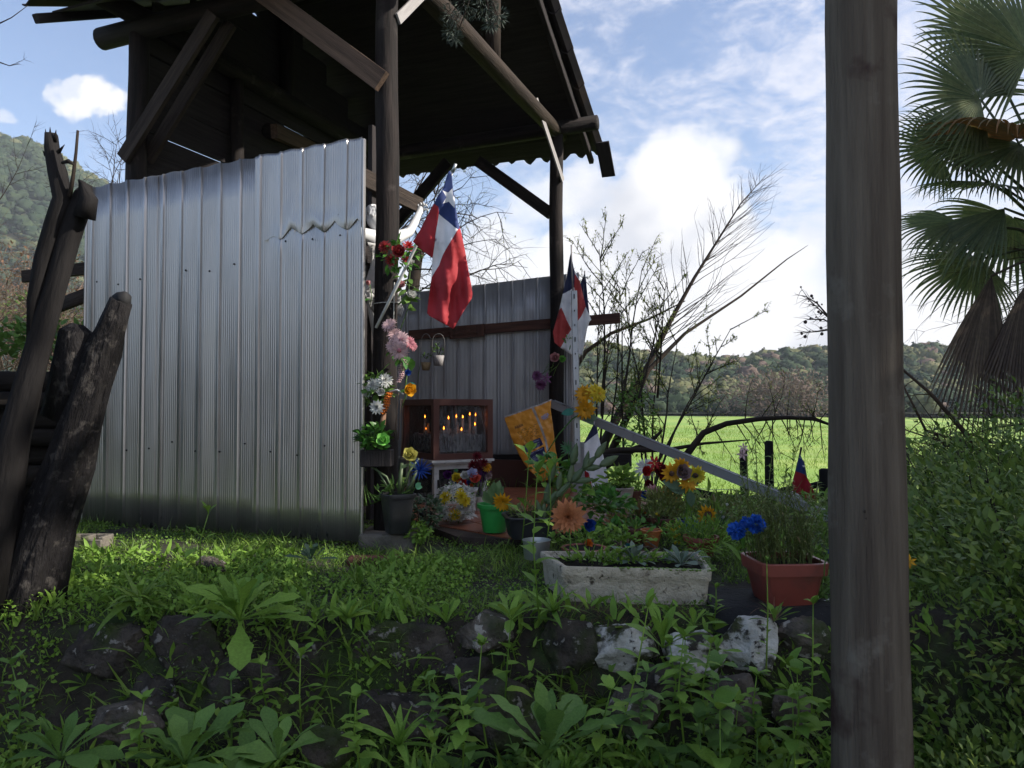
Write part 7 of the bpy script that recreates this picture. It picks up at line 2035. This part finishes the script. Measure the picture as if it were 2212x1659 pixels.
# ================================================================== FENCE
t = thing('log_fence', 'rustic fence of crooked logs and posts before the pasture', 'fence', W(1660, 1085, 7.0))
for (u, v0, v1, w, d) in ((1606, 968, 1110, 17, 6.6), (1661, 952, 1110, 19, 6.5), (1781, 1012, 1110, 24, 5.8), (1957, 968, 1090, 13, 6.8), (1267, 960, 1080, 14, 7.2)):
    b = MB(); b.tube([W(u + 3, v1, d), W(u + 1, (v0 + v1) / 2, d), W(u, v0 + 3, d), W(u, v0, d)], [S(w, d) * .52, S(w, d) * .5, S(w, d) * .48, S(w, d) * .3], 10, rough=.12, seed=u); b.build('post', 'bark2', t)
for (a, c, r_) in (((1480, 1058, 6.6), (1600, 1078, 6.6), .036), ((1470, 1092, 6.7), (1610, 1072, 6.6), .034), ((1600, 1082, 6.6), (1700, 1058, 6.3), .03), ((1690, 1060, 6.3), (1785, 1042, 5.8), .028), ((1750, 1068, 6.0), (1800, 1072, 5.8), .026), ((1440, 1085, 6.9), (1560, 1094, 6.7), .03), ((1960, 1060, 6.6), (2060, 1072, 6.4), .022), ((1965, 1085, 6.4), (2100, 1100, 6.2), .03)):
    b = MB(); p, q = W(*a), W(*c); b.tube([p, p.lerp(q, .5) - Z * .015, q], [r_, r_ * .95, r_ * .85], 9, rough=.15, seed=a[0]); b.build('rail', 'bark2', t)
t = thing('fence_wire', 'thin pale wire strung between the fence posts', 'wire', W(1520, 1056, 6.6)); b = MB(); b.tube([W(1480, 1052, 6.6), W(1540, 1058, 6.6), W(1606, 1056, 6.6)], .0025, 4); b.build('wire_strand', 'string', t)

# ================================================================== RIGHT SIDE: BUSHES, BRANCHES, PALM
def bushy(t, c, r, n, L, Wd, material, shape='oval', seed=1, up=.7, shell=.5, name='foliage', fold=.15):
    st_ = np.random.RandomState(seed); d = st_.normal(size=(n, 3)); d /= np.linalg.norm(d, axis=1, keepdims=True)
    lum = np.array([1 + .28 * noise.noise(Vector(q) * 2.6 + Vector((seed, 0, 0))) + .14 * noise.noise(Vector(q) * 6 + Vector((0, seed, 0))) for q in d])
    P = d * (lum * (shell + (1 - shell) * st_.rand(n)))[:, None] * np.array(r) + np.array(c)
    dd = d * .8 + st_.normal(size=(n, 3)) * .55; dd[:, 2] += up * .4
    upv = st_.normal(size=(n, 3)) * .45; upv[:, 2] += 1; upv[:, 1] -= .25
    V, Fc = scatter(leaf_geo(1, Wd, .5, 2, shape, fold), P, frames(dd, upv), L * (.55 + .75 * st_.rand(n)))
    ob = np_mesh(name, V - np.array(t.location), Fc, [material], kind='stuff'); ob.parent = t
    return ob


def stems(t, c, r, n, seed, material='twig', rad=.008, root=None):
    rs_ = random.Random(seed); b = MB()
    for i in range(n):
        e_ = Vector((c[0] + rs_.uniform(-.8, .8) * r[0], c[1] + rs_.uniform(-.8, .8) * r[1], c[2] + rs_.uniform(.3, .9) * r[2])); s_ = Vector(root or (c[0], c[1], c[2] - r[2])) + Vector((rs_.uniform(-.4, .4) * r[0], rs_.uniform(-.4, .4) * r[1], 0))
        b.tube([s_, s_.lerp(e_, .5) + Vector((rs_.uniform(-.05, .05), 0, .03)), e_], [rad, rad * .7, rad * .3], 5)
    b.build('stems', material, t, kind='stuff')


for i, (lab, c, r, n, L) in enumerate([
    ('near glossy-leaved bush filling the lower right corner', (2.00, 2.70, -.25), (.92, .85, .84), 24000, .040),
    ('bush of pointed light-tipped leaves right of the pole at the middle height', (2.35, 3.7, .02), (.80, .8, .56), 15000, .040),
    ('bush behind the others rising toward the palm at the right edge', (3.6, 4.9, .15), (1.1, .9, .72), 11000, .048),
    ('low dark shrub filling the bottom right behind the pole foot', (1.45, 2.20, -.52), (.70, .55, .42), 10000, .036)]):
    t = thing('leafy_bush', lab, 'bush', (c[0], c[1], c[2] - r[2])); bushy(t, c, r, n, L, .42, 'bush', 'point', 200 + i, shell=.35); stems(t, c, r, 26, 210 + i)
t = thing('dark_conifer', 'small dark feathery conifer behind the bushes on the right', 'conifer', W(2040, 1130, 7.2)); c = W(2040, 1010, 7.2); bushy(t, tuple(c), (.42, .3, .34), 2600, .10, .10, 'ever', 'lance', 220, up=-.2, shell=.2); b = MB(); b.tube([c - Z * .6, c + Z * .25], [.03, .01], 6); b.build('trunk', 'twig', t)
t = thing('fallen_branches', 'tangle of bare brown branches sloping down left under the palm', 'branches', W(2240, 1110, 6.0)); b = MB(); tips = []
for pts, r_ in (([(1940, 790), (2010, 850), (2080, 930), (2150, 1020), (2230, 1110)], .028), ([(1945, 820), (1975, 880), (2000, 930), (2060, 950), (2150, 975), (2230, 1010)], .02), ([(1945, 925), (2020, 950), (2100, 968), (2180, 1000), (2240, 1020)], .016),
              ([(2060, 1060), (2120, 1040), (2180, 1032), (2240, 1030)], .03), ([(2020, 960), (2080, 945), (2140, 925), (2240, 912)], .010), ([(1946, 960), (1990, 985), (2060, 990), (2120, 985)], .010), ([(2100, 940), (2160, 960), (2240, 985)], .02)):
    q = [W(u, v, 6.0) for u, v in pts]; b.tube(q[::-1], [r_ * (1 - .7 * i / (len(q) - 1)) for i in range(len(q))], 7, rough=.1)
    for k in range(9):
        j = rs.randrange(len(q) - 1); twig(b, q[j].lerp(q[j + 1], rs.random()), Vector((-1, rs.gauss(0, .5), rs.gauss(.1, .6))), rs.uniform(.2, .55), .005, 1, rs, tips, .5, .1, 4, 5, 3, .7, .5)
b.build('branches', 'branch', t, kind='stuff')


def fan(t, hub, d, nrm_, rad, spread, n, droop, material, seed, droop0=.15, name='fan_leaf', inner=.50):
    """pleated fan leaf: joined blades near the hub, free drooping tips"""
    rs_ = random.Random(seed); d = d.normalized(); nrm_ = (nrm_ - d * nrm_.dot(d)).normalized(); sd = d.cross(nrm_); b = MB(); dth = spread / n
    for i in range(n):
        th = -spread / 2 + dth * (i + .5); e_ = d * math.cos(th) + sd * math.sin(th); w_ = e_.cross(nrm_).normalized()
        L = rad * (1 - .22 * (abs(th) / (spread / 2)) ** 2) * rs_.uniform(.92, 1.06); k = 11; pos = hub + e_ * .01; dd = e_; V = []
        tip = droop * rs_.uniform(.6, 1.4)
        for j in range(k + 1):
            f = j / k; half = math.tan(dth / 2) * L * min(f, inner) * 1.12
            if f > inner: half *= max(.04, (1 - (f - inner) / (1 - inner))) ** .75 
            half = max(half, .0007); pl = half * .55
            V += [pos - w_ * half + nrm_ * pl, pos - nrm_ * pl * .3, pos + w_ * half + nrm_ * pl]
            g_ = droop0 if f < inner else tip * (f - inner) / (1 - inner) * 1.5
            dd = (dd - Z * g_ * .22).normalized(); pos = pos + dd * (L / k)
        b.add(V, [x for j in range(k) for x in ((j * 3, j * 3 + 1, j * 3 + 4, j * 3 + 3), (j * 3 + 1, j * 3 + 2, j * 3 + 5, j * 3 + 4))])
    return b.build(name, material, t, smooth=False)


pc = W(2330, 560, 6.6)
t = thing('fan_palm', 'tall fan palm at the right edge with green and dead hanging fans', 'palm', Vector((pc.x, pc.y, -.4)))
b = MB(); b.tube([Vector((pc.x, pc.y, -.4)), Vector((pc.x, pc.y, .8)), pc - Z * .3, pc], [.22, .19, .17, .14], 16, rough=.15); b.build('trunk', 'bark', t)
def V3(x, y, z): return Vector((x, y, z))
fans = [  # hub u, v, depth, axis direction, face normal, radius px, spread deg, droop, material, count
    ((2118, 214), 6.3, V3(-.75, -.1, .55), V3(.25, -1, .25), 185, 250, .5, 'palm', 46),
    ((2225, 120), 6.5, V3(-.7, 0, .65), V3(.2, -1, .1), 235, 200, .5, 'palm', 40),
    ((2195, 300), 6.2, V3(-1, -.25, .35), V3(-.1, -.25, 1), 195, 210, 1.5, 'palmorange', 40),
    ((2205, 312), 6.25, V3(-1, -.3, -.25), V3(-.2, -.8, .7), 200, 170, .8, 'palm', 36),
    ((2085, 300), 6.7, V3(-.85, -.2, -.1), V3(.1, -.9, .5), 150, 230, 1.1, 'palm', 40),
    ((2160, 400), 6.6, V3(-1, -.1, .15), V3(.1, -.3, 1), 170, 170, 1.3, 'palm', 34),
    ((2070, 480), 6.4, V3(-1, -.2, -.2), V3(.0, -.6, .8), 150, 190, 1.4, 'palm', 36),
    ((2170, 450), 6.3, V3(-1, -.35, -.55), V3(-.3, -.6, .75), 240, 70, .9, 'palm', 22),
    ((2115, 560), 6.5, V3(-.9, -.2, -.5), V3(-.2, -.8, .5), 165, 170, 1.0, 'palm', 38),
    ((2142, 596), 6.2, V3(-.28, -.15, -1), V3(.1, -1, .0), 350, 50, .25, 'palmdead', 22),
    ((2214, 616), 6.15, V3(-.10, -.15, -1), V3(.0, -1, .0), 330, 60, .25, 'palmdead', 26),
    ((2270, 590), 6.3, V3(.05, -.1, -1), V3(.0, -1, .0), 330, 70, .25, 'palmdead', 22),
    ((2300, 380), 6.5, V3(-.8, -.3, .3), V3(.1, -.6, .8), 200, 200, 1.1, 'palm', 36),
    ((2030, 330), 6.9, V3(-.9, -.1, .25), V3(.2, -1, .3), 120, 240, 1.0, 'palm', 36),
    ((2120, 90), 6.9, V3(-.5, -.1, .8), V3(.2, -1, .2), 170, 230, .6, 'palm', 40),
    ((2190, 470), 6.7, V3(-.5, -.3, -.7), V3(-.1, -.9, .4), 190, 200, .9, 'palm', 36),
    ((2400, 250), 6.8, V3(.3, -.3, .8), V3(.0, -.8, .5), 230, 240, .9, 'palm', 36),
    ((2480, 480), 6.8, V3(.9, -.3, .1), V3(.1, -.6, .8), 230, 220, 1.1, 'palm', 36)]
for i, ((u, v), d, ax, nn, rp, sp, dr, m_, n_) in enumerate(fans):
    h = W(u, v, d); fan(t, h, ax, nn, S(rp, d) * 1.12, math.radians(sp), n_, dr, m_, 500 + i, name='fan_leaf')
    b = MB(); mid = (h + pc) / 2 + Z * .10; b.tube([pc, mid, h], [.022, .014, .009], 6); b.build('leaf_stalk', 'palm' if m_ != 'palmdead' else 'palmdead', t)
b = MB(); tips = []
for i in range(16):   # bare flower stalks
    q = pc + Vector((rs.uniform(-.1, .1), 0, rs.uniform(-.2, .1))); twig(b, q, Vector((-1, rs.gauss(0, .4), rs.uniform(-.5, .3))), rs.uniform(.7, 1.1), .007, 2, rs, tips, .3, .3, 5, 6, 3, .6, .4)
b.build('flower_stalks', 'branch', t, kind='stuff')

# russet tree on the pasture edge
t = thing('russet_tree', 'round russet bare-crowned tree at the far edge of the pasture', 'tree', W(1690, 912, 108)); c = W(1690, 862, 108); bushy(t, tuple(c), (9.5, 4, 4.2), 5200, .55, .4, 'russet', 'oval', 230, shell=.3); b = MB(); b.tube([c - Z * 4.5, c - Z * .5], [.35, .2], 6); b.build('trunk', 'twig', t)

# ================================================================== AROUND THE CAMERA (outside the view): greenery added to cast shade and darken sheet reflections
for i, (lab, x, y, h, r) in enumerate([('unseen evergreen tree added beside the palm to shade the terrace', 6.9, 3.9, 5.6, 2.1), ('unseen evergreen tree added right of the camera to shade the foreground', 5.9, .7, 5.0, 2.2), ('tall unseen evergreen added farther right to cast shade', 9.0, 5.6, 7.0, 2.3),
                                       ('unseen evergreen bush added left of the camera to darken the metal sheet reflection', -6.6, 0.0, 1.1, 1.5), ('unseen evergreen bush added behind left of the camera to darken the metal sheet reflection', -6.4, -3.0, 1.3, 1.7), ('unseen dark shrub added near the log pile to darken the metal sheet reflection', -4.25, 3.55, 1.7, .85)]):
    t = thing('added_shade_tree' if h > 2.5 else 'added_reflection_bush', lab, 'tree' if h > 2.5 else 'bush', (x, y, -.6)); zc_ = h - .3 * r
    bushy(t, (x, y, zc_ * .55), (r, r, max(1.0, zc_ * .62)), 5200, .34, .5, 'ever', 'oval', 300 + i, shell=.55)
    b = MB(); b.tube([Vector((x, y, -.6)), Vector((x, y, zc_ * .6))], [.16, .09], 8); b.build('trunk', 'bark2', t)

# ================================================================== HAZE
hz = MB(); hz.box(Vector((0, 200, 105)), 1400, 1000, 115); ho = hz.build('haze', 'ground', None, smooth=False); ho['kind'] = 'stuff'; ho['label'] = 'thin pale haze in the air over the valley'; ho['category'] = 'haze'
hm = bpy.data.materials.new('haze_air'); hm.use_nodes = True; hm.node_tree.nodes.clear()
ho_ = hm.node_tree.nodes.new('ShaderNodeOutputMaterial'); hv = hm.node_tree.nodes.new('ShaderNodeVolumePrincipled'); hv.inputs['Density'].default_value = .00042; hv.inputs['Color'].default_value = (.80, .86, .95, 1)
hm.node_tree.links.new(hv.outputs[0], ho_.inputs['Volume']); ho.data.materials.clear(); ho.data.materials.append(hm)
